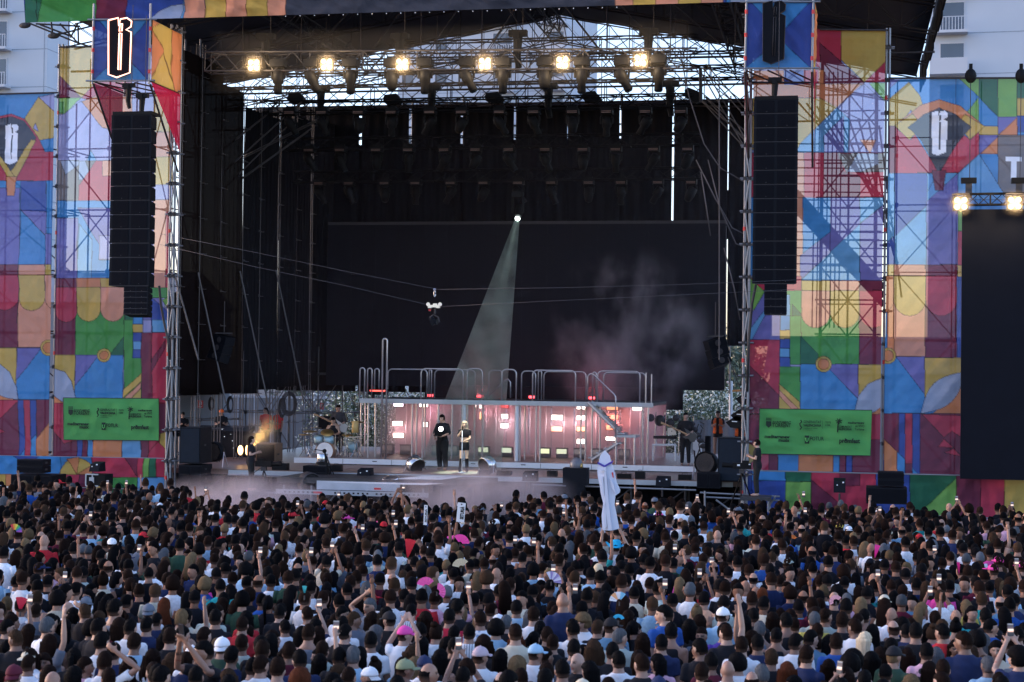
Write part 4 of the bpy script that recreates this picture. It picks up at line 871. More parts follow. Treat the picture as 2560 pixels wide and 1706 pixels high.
rails = [(900, 912, 920, 58.0, 'narrow hoop rail at the left end of the gallery'), (919, 930, 921, 59.0, 'second narrow hoop rail from the left end of the gallery'), (937, 948, 922, 60.0, 'third narrow hoop rail from the left end of the gallery'),
         (970, 1068, 923, 60.5, 'wide rear hoop rail next to the tall narrow hoop'), (1053, 1158, 922, 57.97, 'wide front hoop rail left of the singer spotlight'), (1073, 1079, 925, 61, 'very narrow red lit hoop between two wide rails'), (1087, 1188, 925, 61.5, 'wide rear hoop rail above the singer'),
         (1168, 1206, 922, 57.97, 'mid width hoop rail above the singer'), (1222, 1256, 926, 60.5, 'mid width rear hoop rail under the right edge of the beam'), (1255, 1291, 924, 57.97, 'mid width hoop rail just right of the beam'), (1304, 1339, 928, 61, 'reddish hoop rail at the centre of the gallery'),
         (1332, 1439, 926, 57.97, 'wide front hoop rail right of the gallery centre'), (1346, 1354, 928, 61.2, 'very narrow red lit hoop right of the centre'), (1360, 1465, 929, 61.5, 'wide rear hoop rail right of the gallery centre'), (1482, 1490, 931, 61.5, 'very narrow red lit hoop near the stair top'),
         (1494, 1600, 928, 57.97, 'wide front hoop rail near the right end of the gallery'), (1509, 1614, 932, 61.5, 'wide rear hoop rail near the right end of the gallery')]
for x0, x1, yt, Y, lab in rails: rail(lab, x0, x1, yt, Y)
# tall narrow hoop standing in front
rail('tall narrow hoop standing from the riser up past the gallery', 957, 968, 847, 57.6, PZ, r=.032)
for lab, x, yt, Y in (('single upright tube at the right end of the gallery', 1615, 932, 58.2), ('lone upright tube right of the gallery end', 1629, 936, 58.6)):
    p = at(x, yt, Y); tag(pipe('upright_tube', (p.x, Y, TZ-.02), p, .022, M_post), lab, 'tube', 'upright tubes at the gallery end')
# folding stairs right of the centre
sa = empty('stairs', at(1500, 1100, 57.5), 0, 'aluminium stairs descending from the gallery at its right half', 'stairs')
s0, s1 = at(1470, 1006, 57.6), at(1545, 1080, 57.6)
mb = MB(); mb.tube([s0, s1], .06, 6); mb.tube([s0+Vector((0, .8, 0)), s1+Vector((0, .8, 0))], .06, 6); mb.build('stringer', M_post, sa)
mb = MB()
for k in range(6): q = s0.lerp(s1, k/5.2)-Vector((0, 0, .1)); mb.bbox((q.x-.05, 57.6, q.z-.02), (q.x+.28, 58.4, q.z+.02))
mb.build('tread', M_alu, sa)
s2 = at(1478, 1150, 57.6); s3 = at(1545, 1108, 57.6)
mb = MB(); mb.tube([s2, s3], .06, 6); mb.tube([s2+Vector((0, .8, 0)), s3+Vector((0, .8, 0))], .06, 6); mb.build('stringer', M_post, sa)
mb = MB()
for k in range(4): q = s2.lerp(s3, k/3.5); mb.bbox((q.x-.1, 57.6, q.z+.05), (q.x+.25, 58.4, q.z+.09))
mb.build('tread', M_alu, sa)
a, b = at(1535, 1088, 57.5), at(1590, 1088, 57.5)
mb = MB(); mb.bbox((a.x, 57.5, a.z-.08), (b.x, 58.6, a.z)); mb.build('landing', M_alu, sa)
for x in (a.x+.06, (a.x+b.x)/2, b.x-.06): pipe('post', (x, 57.6, PZ), (x, 57.6, a.z-.08), .04, M_post, sa)
mb = MB(); mb.sm = True; mb.tube([at(1468, 1000, 57.5), at(1470, 940, 57.5), at(1476, 935, 57.5), at(1484, 937, 57.5), at(1534, 985, 57.5), at(1539, 992, 57.5), at(1539, 1094, 57.5)], .024, 8); mb.build('handrail', M_post, sa)
mb = MB(); mb.sm = True; mb.tube([at(1222, 990, 60), at(1262, 952, 60), at(1270, 948, 60), at(1276, 956, 60), at(1276, 995, 60)], .024, 8)
tag(mb.build('handrail', M_post, None), 'slanting stair rail at the rear edge of the gallery under the beam', 'handrail')
# glowing blocks
def glow(px_, py_, w, h, col, s, Y, label):
    p = at(px_, py_, Y); W_, H_ = w/F*Y*1.0, h/F*Y; e = empty('light_panel', p, 0, label, 'stage light', 'glowing rectangular lamps inside the gallery')
    mb = MB(); mb.bbox((p.x-W_/2-.03, Y+.012, p.z-H_/2-.03), (p.x+W_/2+.03, Y+.09, p.z+H_/2+.03)); mb.build('housing', M_black, e)
    mb = MB(); mb.bbox((p.x-W_/2, Y-.01, p.z-H_/2), (p.x+W_/2, Y+.01, p.z+H_/2)); mb.build('lit_face', emis('panel_glow', col, s), e)
wc, oc, rc, vc = (1, .80, .74), (1, .26, .12), (1, .06, .05), (1, .74, .92)
for px_, py_, w, h, col, s, lab in ((996, 1011, 25, 11, vc, 7, 'top pinkish white lamp in the left bay of the gallery'), (994, 1059, 26, 11, wc, 8, 'middle white lamp in the left bay of the gallery'), (996, 1089, 27, 11, (1, .78, .6), 9, 'lowest white lamp in the left bay of the gallery'),
        (1051, 1012, 5, 12, wc, 6, 'narrow glowing lamp reflection beside the left bay, left of the group'), (1060, 1013, 4, 12, wc, 6, 'narrow glowing lamp reflection beside the left bay, in the middle of the group'), (1068, 1012, 4, 12, wc, 6, 'narrow glowing lamp reflection beside the left bay, right of the group'), (1059, 1062, 4, 12, wc, 6, 'lower narrow white glowing strip beside the left bay, left one'), (1067, 1062, 4, 12, wc, 6, 'lower narrow white glowing strip beside the left bay, right one'),  # upper narrow strips: lamp reflections in the posts, made as glowing panels
        (1188, 1013, 5, 12, wc, 6, 'narrow white lamp just right of the singer head'), (1201, 1015, 6, 13, wc, 6, 'slightly wider narrow white lamp right of the singer'), (1201, 1040, 4, 18, (1, .35, .12), 5, 'narrow orange lamp right of the singer'),
        (1262, 1016, 18, 8, rc, 2, 'faint red lamp at the top of the middle bay'), (1262, 1041, 16, 11, wc, 7, 'upper white lamp in the middle bay'), (1261, 1065, 19, 11, wc, 8, 'lower white lamp in the middle bay'),
        (1393, 1044, 28, 12, wc, 9, 'white lamp in the bay right of the centre post'), (1392, 1073, 28, 12, oc, 4.5, 'orange lamp in the bay right of the centre post'),
        (1453, 1018, 22, 11, wc, 8, 'top white lamp in the column left of the stairs'), (1453, 1045, 22, 11, wc, 8, 'second white lamp in the column left of the stairs'), (1453, 1073, 22, 11, (1, .42, .12), 5, 'orange lamp in the column left of the stairs'), (1453, 1104, 22, 12, wc, 8, 'lowest white lamp in the column left of the stairs'),
        (1531, 1019, 28, 12, oc, 3.5, 'top orange lamp behind the stairs'), (1531, 1043, 28, 11, oc, 3.0, 'second orange lamp behind the stairs'), (1529, 1069, 27, 11, oc, 4.0, 'third orange lamp behind the stairs'), (1527, 1097, 25, 9, wc, 7, 'lowest whitish lamp behind the stairs'), (1593, 1020, 24, 12, wc, 9, 'white lamp at the right end of the gallery')):
    glow(px_, py_, w, h, col, s, 61.6, lab)
for px_, py_, col, pw in ((994, 1075, (1, .62, .5), 75), (1075, 1030, (1, .5, .5), 40), (1210, 1030, (1, .45, .42), 45), (1262, 1060, (1, .8, .7), 75), (1393, 1060, (1, .75, .62), 75), (1453, 1060, (1, .6, .5), 60), (1531, 1050, (1, .28, .16), 80), (1593, 1025, (1, .7, .65), 30), (1262, 1008, (1, .1, .1), 25)):
    L = bpy.data.lights.new('panel_light', 'AREA'); L.shape = 'RECTANGLE'; L.size = .5; L.size_y = .5; L.energy = pw*.45*EV; L.color = (col[0], col[1]*.86, min(1, col[2]*1.0+.04))
    lo = bpy.data.objects.new('panel_light', L); COL.objects.link(lo); lo.location = at(px_, py_, 61.4); lo.rotation_euler = (R(90), 0, 0)
for i, x in enumerate((1075, 1200, 1330, 1480)):
    p = at(x, 985, 62.3); e = empty('floor_lamp', (p.x, 62.3, TZ), 0, 'small red lamp on the gallery deck behind the rails, %s from the left' % nth[i], 'stage light', 'red lamps on the gallery deck')
    mb = MB(); mb.bbox((p.x-.15, 62.3, TZ+.002), (p.x+.15, 62.5, TZ+.14)); mb.build('housing', M_black, e); mb = MB(); mb.bbox((p.x-.12, 62.285, TZ+.03), (p.x+.12, 62.299, TZ+.12)); mb.build('lit_face', emis('red_lamp_glow', (1, .05, .06), 1.5), e)
    L = bpy.data.lights.new('red_light', 'AREA'); L.size = .25; L.energy = 13*EV; L.color = (1, .10, .13); lo = bpy.data.objects.new('red_light', L); COL.objects.link(lo); lo.location = (p.x, 62.2, TZ+.15); lo.rotation_euler = (R(115), 0, 0)
# red lit keyboard on the gallery
e = empty('keyboard', at(945, 985, 59.5), 0, 'black keyboard with a glowing red strip on the left end of the gallery', 'keyboard')
a, b = at(920, 985, 59.5), at(966, 978, 59.5); mb = MB(); mb.bbox((a.x, 59.4, TZ+.12), (b.x, 59.8, TZ+.32)); mb.bbox((a.x+.1, 59.5, TZ), (a.x+.16, 59.7, TZ+.12)); mb.bbox((b.x-.2, 59.5, TZ), (b.x-.14, 59.7, TZ+.12)); mb.build('case', M_black, e)
mb = MB(); mb.bbox((a.x+.1, 59.385, TZ+.24), (b.x-.02, 59.395, TZ+.29)); mb.build('red_strip', emis('red_led', (1, .08, .06), 4), e)
# small flood trays on the riser floor
def tray(px_, col, s, i):
    p = at(px_, 1128, 60.6); e = empty('floor_lamp', (p.x, 60.6, PZ), 0, 'low floor lamp tray on the riser, %s from the left' % (nth+['eleventh', 'twelfth'])[i], 'stage light', 'flood trays on the riser floor')
    mb = MB(); mb.bbox((p.x-.2, 60.6, PZ+.01), (p.x+.2, 60.9, PZ+.36)); mb.bbox((p.x-.21, 60.58, PZ+.34), (p.x+.21, 60.63, PZ+.38)); mb.build('housing', M_dsteel, e)
    mb = MB(); mb.bbox((p.x-.18, 60.585, PZ+.16), (p.x+.18, 60.597, PZ+.33)); mb.build('lit_face', emis('tray_glow', col, s), e)
for i, (x, c, s) in enumerate(((968, (.5, .35, .35), .25), (1013, (.5, .35, .35), .25), (1092, (.6, .55, .5), .3), (1130, (.6, .55, .5), .3), (1208, (.9, 1, .7), 1.0), (1266, (.9, 1, .75), .9), (1361, (.95, 1, .6), 1.3), (1404, (.95, 1, .7), 1.0), (1448, (.6, .5, .5), .3), (1492, (.6, .5, .5), .3), (1560, (.6, .45, .45), .25))): tray(x, c, s, i)

# ---------------------------------------------------------------- smoke
tag(None or (lambda: (MB().bbox((gx0+.05, 59.6, PZ+.04), (gx1-.05, 62.4, TZ-.14))).build('smoke', volmat('stage_smoke', (.93, .83, .91), .26, 0, aniso=.0), None))(), 'pinkish lit smoke filling the gallery', 'smoke', kind='stuff')
smoke('smoke', 'mauve smoke rising behind the right half of the gallery', at(1560, 850, 63.2), (7.0, 2.4, 7.6), volmat('rising_smoke', (.88, .78, .84), .85, .50, .46, .72, .2, detail=5.0, grad=.45, stretch=(1, 1, .7)))
smoke('smoke', 'pale mauve smoke drifting in front of the stage right of the apron', at(1180, 1240, 48.6), (7.0, 2.0, 2.2), volmat('front_smoke', (.92, .82, .88), 1.6, .7, .30, .65, .2, grad=.7))
smoke('smoke', 'pale mauve smoke drifting low in front of the stage at the left', at(600, 1262, 48.6), (6.6, 2.0, 2.2), volmat('front_smoke_left', (.92, .82, .88), 2.0, .7, .25, .65, .2, grad=.7))
smoke('smoke', 'thin mauve smoke at the foot of the stairs by the laptop', at(1620, 1130, 58.0), (4.0, 1.8, 2.4), volmat('stair_smoke', (.95, .80, .76), .42, .6, .35, .7, .2, grad=.7))
# amber lamps with smoke at the left
e = empty('amber_lamps', at(605, 1125, 56), 0, 'pair of glowing amber oval lamps on the left of the stage', 'stage light')
for px_, w in ((601, .10), (617, .05)):
    p = at(px_, 1126, 56); mb = MB(); mb.ell(p, (w, .05, .17), 12, 8); mb.build('lamp_face', emis('amber_glow', (1, .55, .22), 6), e)
    mb = MB(); mb.lathe(p+Vector((-.02, .06, 0)), [(.19, 0), (.15, .25)], 12, Matrix.Rotation(math.pi/2, 3, 'X').inverted()); mb.build('housing', M_black, e)
L = bpy.data.lights.new('amber_light', 'SPOT'); L.energy = 900*EV; L.color = (1, .62, .22); L.spot_size = R(34); L.spot_blend = .6; L.shadow_soft_size = .1
lo = bpy.data.objects.new('amber_light', L); COL.objects.link(lo); lp = at(620, 1122, 56.6); lo.location = lp; lo.rotation_euler = (at(670, 1070, 56.6)-lp).to_track_quat('-Z', 'Y').to_euler()
smoke('smoke', 'amber lit smoke drifting up right of the amber lamps', at(655, 1085, 56.9), (1.7, 1.0, 1.9), volmat('amber_smoke', (1, .9, .75), .6, 1.2, .25, .65, .2, grad=.8))
# ---------------------------------------------------------------- line array speaker columns
def line_array(x0, x1, ytop, ybot, n, xs0, xs1, ysb, ns, label, bend, Y=49.3):
    a, b = at(x0, ytop, Y), at(x1, ytop, Y); w = b.x-a.x; zt_ = a.z; zb_ = at(x0, ybot, Y).z; h = (zt_-zb_)/n
    e = empty('speaker_column', (a.x+w/2, Y, zt_), 0, label, 'speaker', 'hanging speaker columns'); M = Matrix.Identity(3)
    mb = MB(); mb.box((a.x+w/2, Y+.35, zt_+.06), (w*.98, .62, .10)); mb.build('top_frame', M_black, e)
    p = Vector((a.x, Y, zt_)); ang = 0; xo = 0
    for k in range(n+ns):
        small = k >= n
        if k == n:
            aw, bw = at(xs0, ybot, Y), at(xs1, ybot, Y); p.x = aw.x; w = bw.x-aw.x; h = (zb_-at(xs0, ysb, Y).z)/ns
        ang = bend*max(0, (k-n*.35)/(n+ns))**1.5
        Rm = Matrix.Rotation(ang, 3, 'X'); dep = .62 if not small else .5
        off = math.sin(ang)
        c = p+Vector((w/2, 0, 0))+Rm@Vector((0, dep/2, -h/2))
        mb = MB(); mb.mi = 0
        # trapezoid cabinet
        hh = h/2-.006
        vs = [Vector((sx*w/2*(1 if y_ < 0 else .86), y_*dep/2, sz*hh*(1 if y_ < 0 else .86))) for y_ in (-1, 1) for sz in (-1, 1) for sx in (-1, 1)]
        mb.add([Rm@v+c for v in vs], [(0, 1, 3, 2), (4, 6, 7, 5), (0, 4, 5, 1), (2, 3, 7, 6), (0, 2, 6, 4), (1, 5, 7, 3)])
        mb.mi = 1
        for sx in (-1, 1):
            mb.box(c+Rm@Vector((sx*w*.235, -dep/2-.006, 0)), (w*.40, .012, 2*hh*.88), M=Rm)
        mb.mi = 2; mb.box(c+Rm@Vector((0, -dep/2-.003, -hh)), (w*.98, .008, .012), M=Rm)
        for sx in (-.21, .25): mb.box(c+Rm@Vector((sx*w, -dep/2-.014, -hh*.72)), (.03, .006, .02), M=Rm)
        mb.build('cabinet', None, e, True, [M_blackc, M_grille, M_dsteel])
        p = p+Rm@Vector((0, 0, -h)); p.x += (.012 if x0 < 1000 and k > n*.55 else 0)
    return e, a
lp_, a_ = line_array(279, 379, 288, 716, 12, 314, 374, 788, 5, 'long black hanging column of speakers at the left of the stage', -.35)
rp_, b_ = line_array(1885, 1996, 250, 710, 13, 1911, 1968, 787, 4, 'long black hanging column of speakers at the right of the stage', -.10)
for lab, x, y in (('black chain hoist above the left speaker column, leftmost', 322, 214), ('black chain hoist above the left speaker column, lower and right', 356, 240), ('black chain hoist above the right speaker column', 1938, 200)):
    hoist(lab, at(x, y, 49.6), .62, 'chain hoists of the speaker columns')
for lab, pts in (('thick cable bundle falling from the left speaker column', [(398, 715), (402, 760), (410, 805), (420, 850), (424, 900)]), ('thick cable falling beside the right speaker column', [(1890, 712), (1880, 760), (1872, 850), (1868, 980)])):
    mb = MB(); mb.sm = True; mb.tube([at(x, y, 49.9) for x, y in pts], .04, 6); tag(mb.build('cable', M_cable, None), lab, 'cable')
for i, pts in enumerate(([(1700, 130), (1722, 240), (1760, 360), (1800, 420), (1860, 455)], [(1740, 400), (1790, 500), (1830, 570), (1865, 588)], [(1770, 400), (1800, 520), (1840, 610), (1866, 620)], [(1752, 430), (1766, 520), (1776, 590)], [(1810, 620), (1835, 720), (1850, 800)])):
    mb = MB(); mb.sm = True; mb.tube([at(x, y, 53.6) for x, y in pts], .02, 5); tag(mb.build('cable', M_wire, None), 'thin slack grey cable at the upper right of the stage, %s from the top' % nth[i], 'cable', 'slack cables right of the video wall')
tag(pipe('pole', at(1798, 900, 53.5), at(1798, 190, 53.5), .018, M_wire), 'thin vertical line hanging at the right of the video wall', 'cable')

for lab, x in (('dark chain hoist with hook on top of the right outer banner, left one', 2427), ('dark chain hoist with hook on top of the right outer banner, right one', 2553)):
    p = at(x, 186, 52.2); e = empty('chain_hoist', p, 0, lab, 'hoist', 'chain hoists of the side screen truss')
    mb = MB(); mb.box(p+Vector((0, 0, .2)), (.10, .08, .22)); mb.build('hook', M_black, e); mb = MB(); mb.ell(p+Vector((0, 0, -.05)), (.17, .14, .22), 10, 8); mb.build('motor', M_black, e)
    mb = MB(); mb.tube([p, at(x-3, 445, 51.9)], .012, 5); mb.build('chain', M_dsteel, e)
    q = at(x-5, 452, 51.7); mb = MB(); mb.box(q, (.44, .2, .16)); mb.build('motor', M_black, e); mb = MB(); mb.box(q+Vector((0, 0, -.3)), (.18, .12, .42)); mb.build('chain_bag', M_dsteel, e)
# floor and hung speakers
def stack(label, x0, y0, x1, y1, Y, rows, dep=.8, name='speaker_stack', cols=1, mats=(M_blackc, M_grille), cat='speaker', group=None, gap=.01):
    a, c = at(x0, y0, Y), at(x1, y1, Y); e = empty(name, ((a.x+c.x)/2, Y, c.z), 0, label, cat, group)
    for r_ in range(rows):
        for q in range(cols):
            z0, z1 = c.z+(a.z-c.z)*r_/rows, c.z+(a.z-c.z)*(r_+1)/rows; xa, xb = a.x+(c.x-a.x)*q/cols, a.x+(c.x-a.x)*(q+1)/cols
            mb = MB(); mb.bbox((xa+gap/2, Y, z0), (xb-gap/2, Y+dep, z1-gap)); mb.mi = 1; mb.bbox((xa+.04, Y-.012, z0+.04), (xb-.04, Y-.001, z1-.05)); mb.build('cabinet', None, e, True, list(mats))
            m2 = MB(); m2.box((xb-.003+gap, Y+dep*.4, (z0+z1)/2), (.02, .16, .06)); m2.build('handle', M_dsteel, e)
    return e
M_navy = simple('dark_blue_grey_grille', (.012, .018, .028), .7, 0, .2, 8, .2, 200, spec=.12)
stack('tall dark blue-grey side speaker on black subwoofers at the left of the stage', 450, 1068, 500, 1160, 52.2, 1, 1.0, mats=(M_blackc, M_navy))
stack('black subwoofers under the tall left side speaker', 446, 1162, 502, 1210, 52.1, 2, 1.0, cols=2)
stack('tall dark blue-grey side speaker at the right of the stage', 1795, 1094, 1858, 1205, 52.2, 1, 1.0, mats=(M_blackc, M_navy))
stack('black subwoofers at the right front corner of the stage', 1742, 1182, 1800, 1222, 52.0, 1, .9, cols=2)
stack('black bass speaker pair at the left photo edge below the banners', 27, 1186, 130, 1226, 50.2, 1, 1.0, cols=2)
stack('small black speakers stacked on the bass pair at the left photo edge', 42, 1148, 106, 1184, 50.3, 2, .6)
stack('big dark bass speaker standing before the right skirt cloth', 2166, 1218, 2268, 1262, 50.0, 1, 1.0)
stack('pair of black speakers on the bass speaker before the right skirt cloth', 2195, 1179, 2260, 1217, 50.1, 2, .6)
stack('two black front fill speakers on the apron, beside the mirror-like fan', 690, 1206, 764, 1228, 50.9, 1, .5, cols=2)
stack('black front fill speakers at the right end of the apron', 996, 1212, 1072, 1233, 50.9, 1, .5, cols=2)
stack('two black monitor boxes stacked in front of the drum kit', 757, 1164, 815, 1200, 52.2, 2, .6, cols=1)
stack('dark bass amplifier cabinet behind the standing bassist', 796, 1040, 823, 1074, 60.5, 1, .5)
stack('tall black speaker on stage beside the right bass player', 1762, 1090, 1775, 1140, 58, 1, .4)
stack('black amplifier rack behind the left amber lamps', 640, 1108, 688, 1165, 58, 1, .8, mats=(simple('brown_case_wood', (.16, .10, .06), .6), M_black), name='flight_case', cat='case')
stack('black flight case left of the tall side speaker', 426, 1072, 448, 1092, 53, 1, .6, name='flight_case', cat='case')
# hung arrays of three
def hung(label, px_, py_, Y, rz, tilt):
    p = at(px_, py_, Y); e = empty('hung_speaker', p, 0, label, 'speaker', 'three box speakers hung at the stage sides')
    M = Matrix.Rotation(rz, 3, 'Z') @ Matrix.Rotation(tilt, 3, 'Y')
    for k in range(3):
        Mk = M @ Matrix.Rotation(-.12*k, 3, 'X'); c = p+M@Vector((-.03*k, -.03*k, -.30*k))
        mb = MB(); mb.box(c, (.62, .42, .285), M=Mk); mb.mi = 1; mb.sm = False
        mb.lathe(c+Mk@Vector((0.0, -.215, 0)), [(.10, 0), (.10, .012), (.03, .02)], 12, Mk@Matrix.Rotation(math.pi/2, 3, 'X')); mb.build('cabinet', None, e, True, [M_blackc, M_dsteel])
        m2 = MB(); m2.box(c+Mk@Vector((0, 0, -.146)), (.6, .40, .008), M=Mk); m2.build('gap', M_dsteel, e)
    mb = MB(); mb.box(p+Vector((0, 0, .22)), (.5, .3, .05)); mb.build('top_frame', M_dsteel, e)
    mb = MB(); mb.tube([tuple(p+Vector((0, 0, .2))), tuple(p+Vector((0, 0, 1.3)))], .015, 5); mb.build('chain', M_dsteel, e)
hung('three dark speakers hung in a curve before the left side drapes', 560, 850, 54.5, -.5, .22)
hung('three dark speakers hung in a curve at the right of the video wall', 1788, 858, 54.5, .5, -.32)

# fans and big round lamps
def fan(label, px_, py_, Y, r, rz, tilt, mat=M_chrome, legs=True, inner=M_chrome, name='floor_fan'):
    p = at(px_, py_, Y); e = empty(name, p, 0, label, 'fan', 'drum fans on the stage')
    M = Matrix.Rotation(rz, 3, 'Z') @ Matrix.Rotation(math.pi/2-tilt, 3, 'X')
    mb = MB(); mb.sm = True; mb.lathe(p, [(r*.92, -.16), (r, -.14), (r, .14), (r*.92, .16), (r*.9, .12), (r*.9, -.12)], 20, M); mb.build('drum', mat, e)
    mb = MB()
    for k in range(4): mb.lathe(p+M@Vector((0, 0, .15)), [(r*(.2+.2*k)+.006, 0), (r*(.2+.2*k)+.006, .006), (r*(.2+.2*k)-.006, .006), (r*(.2+.2*k)-.006, 0)], 18, M)
    for k in range(8): t = math.pi*k/4; mb.tube([p+M@Vector((0, 0, .155)), p+M@Vector((r*.92*math.cos(t), r*.92*math.sin(t), .155))], .006, 4)
    mb.build('guard', M_dsteel, e)
    mb = MB(); mb.lathe(p, [(.06, -.1), (.06, .1)], 10, M)
    for k in range(5):
        t = 2*math.pi*k/5; q = M@Matrix.Rotation(t, 3, 'Z'); mb.add([p+q@Vector(v) for v in ((.05, -.04, -.03), (r*.82, -.09, -.04), (r*.82, .09, .04), (.05, .04, .03))], [(0, 1, 2, 3)])
    mb.build('blade', inner, e)
    if legs:
        zb = SZ if p.z-SZ < 1.2 else p.z-.5; mb = MB()
        for s in (-1, 1):
            h = p+Matrix.Rotation(rz, 3, 'Z')@Vector((s*(r+.03), 0, 0))
            for f in (-.25, .28): mb.tube([h, Vector((h.x+s*.05, h.y+f, zb+.01))], .016, 6)
        mb.build('leg', M_post, e)
fan('round silver fan tilted back on the stage, left of the two performers', 1038, 1162, 54.4, .30, .9, -.5)
fan('round silver fan on the stage just right of the singer', 1218, 1163, 54.0, .30, -.7, -.3)
fan('big dark round fan standing by the left side speaker', 535, 1130, 54.0, .34, -.15, 0, M_blackc, True, M_dsteel)
fan('big dark round fan turned to the audience by the right side speaker', 1766, 1158, 53.4, .36, -.25, .1, M_blackc, True, M_dsteel)
fan('round wire fan at the left end of the apron by the front fill speakers', 772, 1208, 50.9, .34, .9, -.1, M_dsteel, False, M_dsteel)
fan('flat lying round wire fan on the apron, above the white edge', 976, 1206, 50.9, .26, 0, 1.35, M_chrome, False, M_dsteel)
# box lamps of the spot followers in front of stage
def wedge(label, px_, py_, Y, w=.6, h=.42, z=None):
    p = at(px_, py_, Y); z0 = p.z-h/2 if z is None else z; e = empty('stage_monitor', (p.x, Y, z0), 0, label, 'monitor', 'wedge monitors along the stage edge')
    mb = MB(); mb.prism([(p.x-w/2, Y, z0), (p.x-w/2, Y+.55, z0), (p.x-w/2, Y+.5, z0+h), (p.x-w/2, Y+.12, z0+h*.8)], (0, 0, 0), (w, 0, 0)); mb.build('cabinet', M_blackc, e)
    mb = MB(); mb.box((p.x+w*.3, Y+.02, z0+h*.75), (.05, .02, .04)); mb.box((p.x-w*.2, Y+.02, z0+h*.55), (.03, .02, .03)); mb.build('badge', M_white, e)
    mb = MB(); mb.tube([(p.x, Y-.02, z0-.02), (p.x, Y-.02, z0-.3)], .03, 6); mb.build('bracket', M_dsteel, e)
wedge('dark wedge monitor at the stage edge right of the drum kit', 907, 1184, 52.2, .42, .30); wedge('dark wedge monitor at the stage edge below the gallery centre', 1322, 1192, 52.2, .42, .30); wedge('dark wedge monitor at the stage edge right of the white cut-out', 1656, 1205, 52.2, .42, .30)
wedge('dark monitor on the left skirt flight case', 234, 1168, 50.4, .32, .30); wedge('small dark monitor before the right skirt cloth', 2099, 1215, 50.4, .34, .40)
for i, (x, w_, h_) in enumerate(((700, .5, .22), (840, .34, .2), (1210, .3, .16), (1260, .45, .14), (1380, .3, .18), (1560, .42, .14), (1600, .3, .22), (1712, .4, .16))):
    p = at(x, 1196, 53.2); e = empty('equipment_box', (p.x, 53.2, SZ), 0, 'small black box standing on the stage edge, %s from the left' % nth[i], 'box', 'small black boxes along the stage edge')
    mb = MB(); mb.bbox((p.x-w_/2, 53.1, SZ+.003), (p.x+w_/2, 53.4, SZ+h_)); mb.build('case', M_black, e); mb = MB(); mb.tube([(p.x-w_*.2, 53.2, SZ+h_), (p.x-w_*.2, 53.2, SZ+h_+.05), (p.x+w_*.2, 53.2, SZ+h_+.05), (p.x+w_*.2, 53.2, SZ+h_)], .01, 5); mb.build('handle', M_dsteel, e)
e = empty('flight_case', at(236, 1225, 50.3), 0, 'metal-edged flight case before the left skirt cloth', 'case')
a, c = at(215, 1186, 50.3), at(262, 1216, 50.3); mb = MB(); mb.bbox((a.x, 50.3, c.z), (c.x, 50.9, a.z)); mb.build('case', M_black, e)
mb = MB()
for x in (a.x, (a.x+c.x)/2-.1): mb.bbox((x-.02, 50.28, c.z), (x+.02, 50.299, a.z))
for z in (a.z, c.z): mb.bbox((a.x, 50.275, z-.02), (a.x+.42, 50.298, z+.02))
mb.box((a.x+.2, 50.28, (a.z+c.z)/2), (.16, .02, .18)); mb.build('metal_edge', M_alu, e)
tag((lambda m: (m.bbox(tuple(at(130, 1218, 50.1)), tuple(at(410, 1226, 50.1)+Vector((0, .25, 0)))), m.build('kerb_rail', M_steel, None))[1])(MB()), 'low grey metal beam before the left skirt cloth', 'beam')
# barrier pipes in the pit
for i, (x0, y0, x1, y1) in enumerate(((560, 1230, 700, 1233), (1750, 1232, 1950, 1242), (1760, 1243, 1950, 1252), (570, 1187, 860, 1196), (1330, 1212, 1740, 1226))):
    tag(pipe('pit_rail', at(x0, y0, 51.4), at(x1, y1, 51.4), .03, M_steel), ['pale pipe in the smoke at the lower left of the stage', 'pale pipe rail before the right camera operator, upper one', 'pale pipe rail before the right camera operator, lower one', 'pale pipe with a red mark under the left stage edge', 'pale pipe under the stage edge by the white cut-out'][i], 'rail', 'pipes in the camera pit')
for i, (x0, y0, x1, y1) in enumerate(((1762, 1228, 1762, 1290), (1790, 1250, 1830, 1280), (1940, 1240, 1925, 1262), (570, 1226, 571, 1262))):
    tag(pipe('pit_post', at(x0, y0, 51.3), at(x1, y1, 51.3), .03, M_steel), ['upright pale post before the right camera operator', 'slanting pale brace before the right camera operator', 'short pale brace below the right camera operator', 'upright pale post in the smoke at the lower left'][i], 'post', 'posts in the camera pit')
def platform_box(label, x0, y0, x1, y1, Y, D):
    a, c = at(x0, y0, Y), at(x1, y1, Y); e = empty('camera_platform', ((a.x+c.x)/2, Y, 0), 0, label, 'platform'); mb = MB(); mb.bbox((a.x, Y, a.z-.1), (c.x, Y+D, a.z)); mb.build('deck', M_darkdeck, e)
    for x in (a.x+.05, c.x-.05):
        for y in (Y+.05, Y+D-.05): pipe('leg', (x, y, 0), (x, y, a.z-.1), .03, M_steel, e)
    return a.z
zcp = platform_box('dark camera platform in the pit at the lower right of the stage', 1850, 1243, 1925, 1260, 50.3, 1.1)
zcp2 = platform_box('dark camera platform in the pit at the lower left of the stage', 575, 1228, 650, 1240, 50.9, 1.0)
tag((lambda m: (m.bbox((-24, 46.6, .02), (5, 46.66, 1.05)), m.build('crowd_barrier', M_dsteel, None))[1])(MB()), 'long dark crowd barrier between pit and audience', 'barrier')

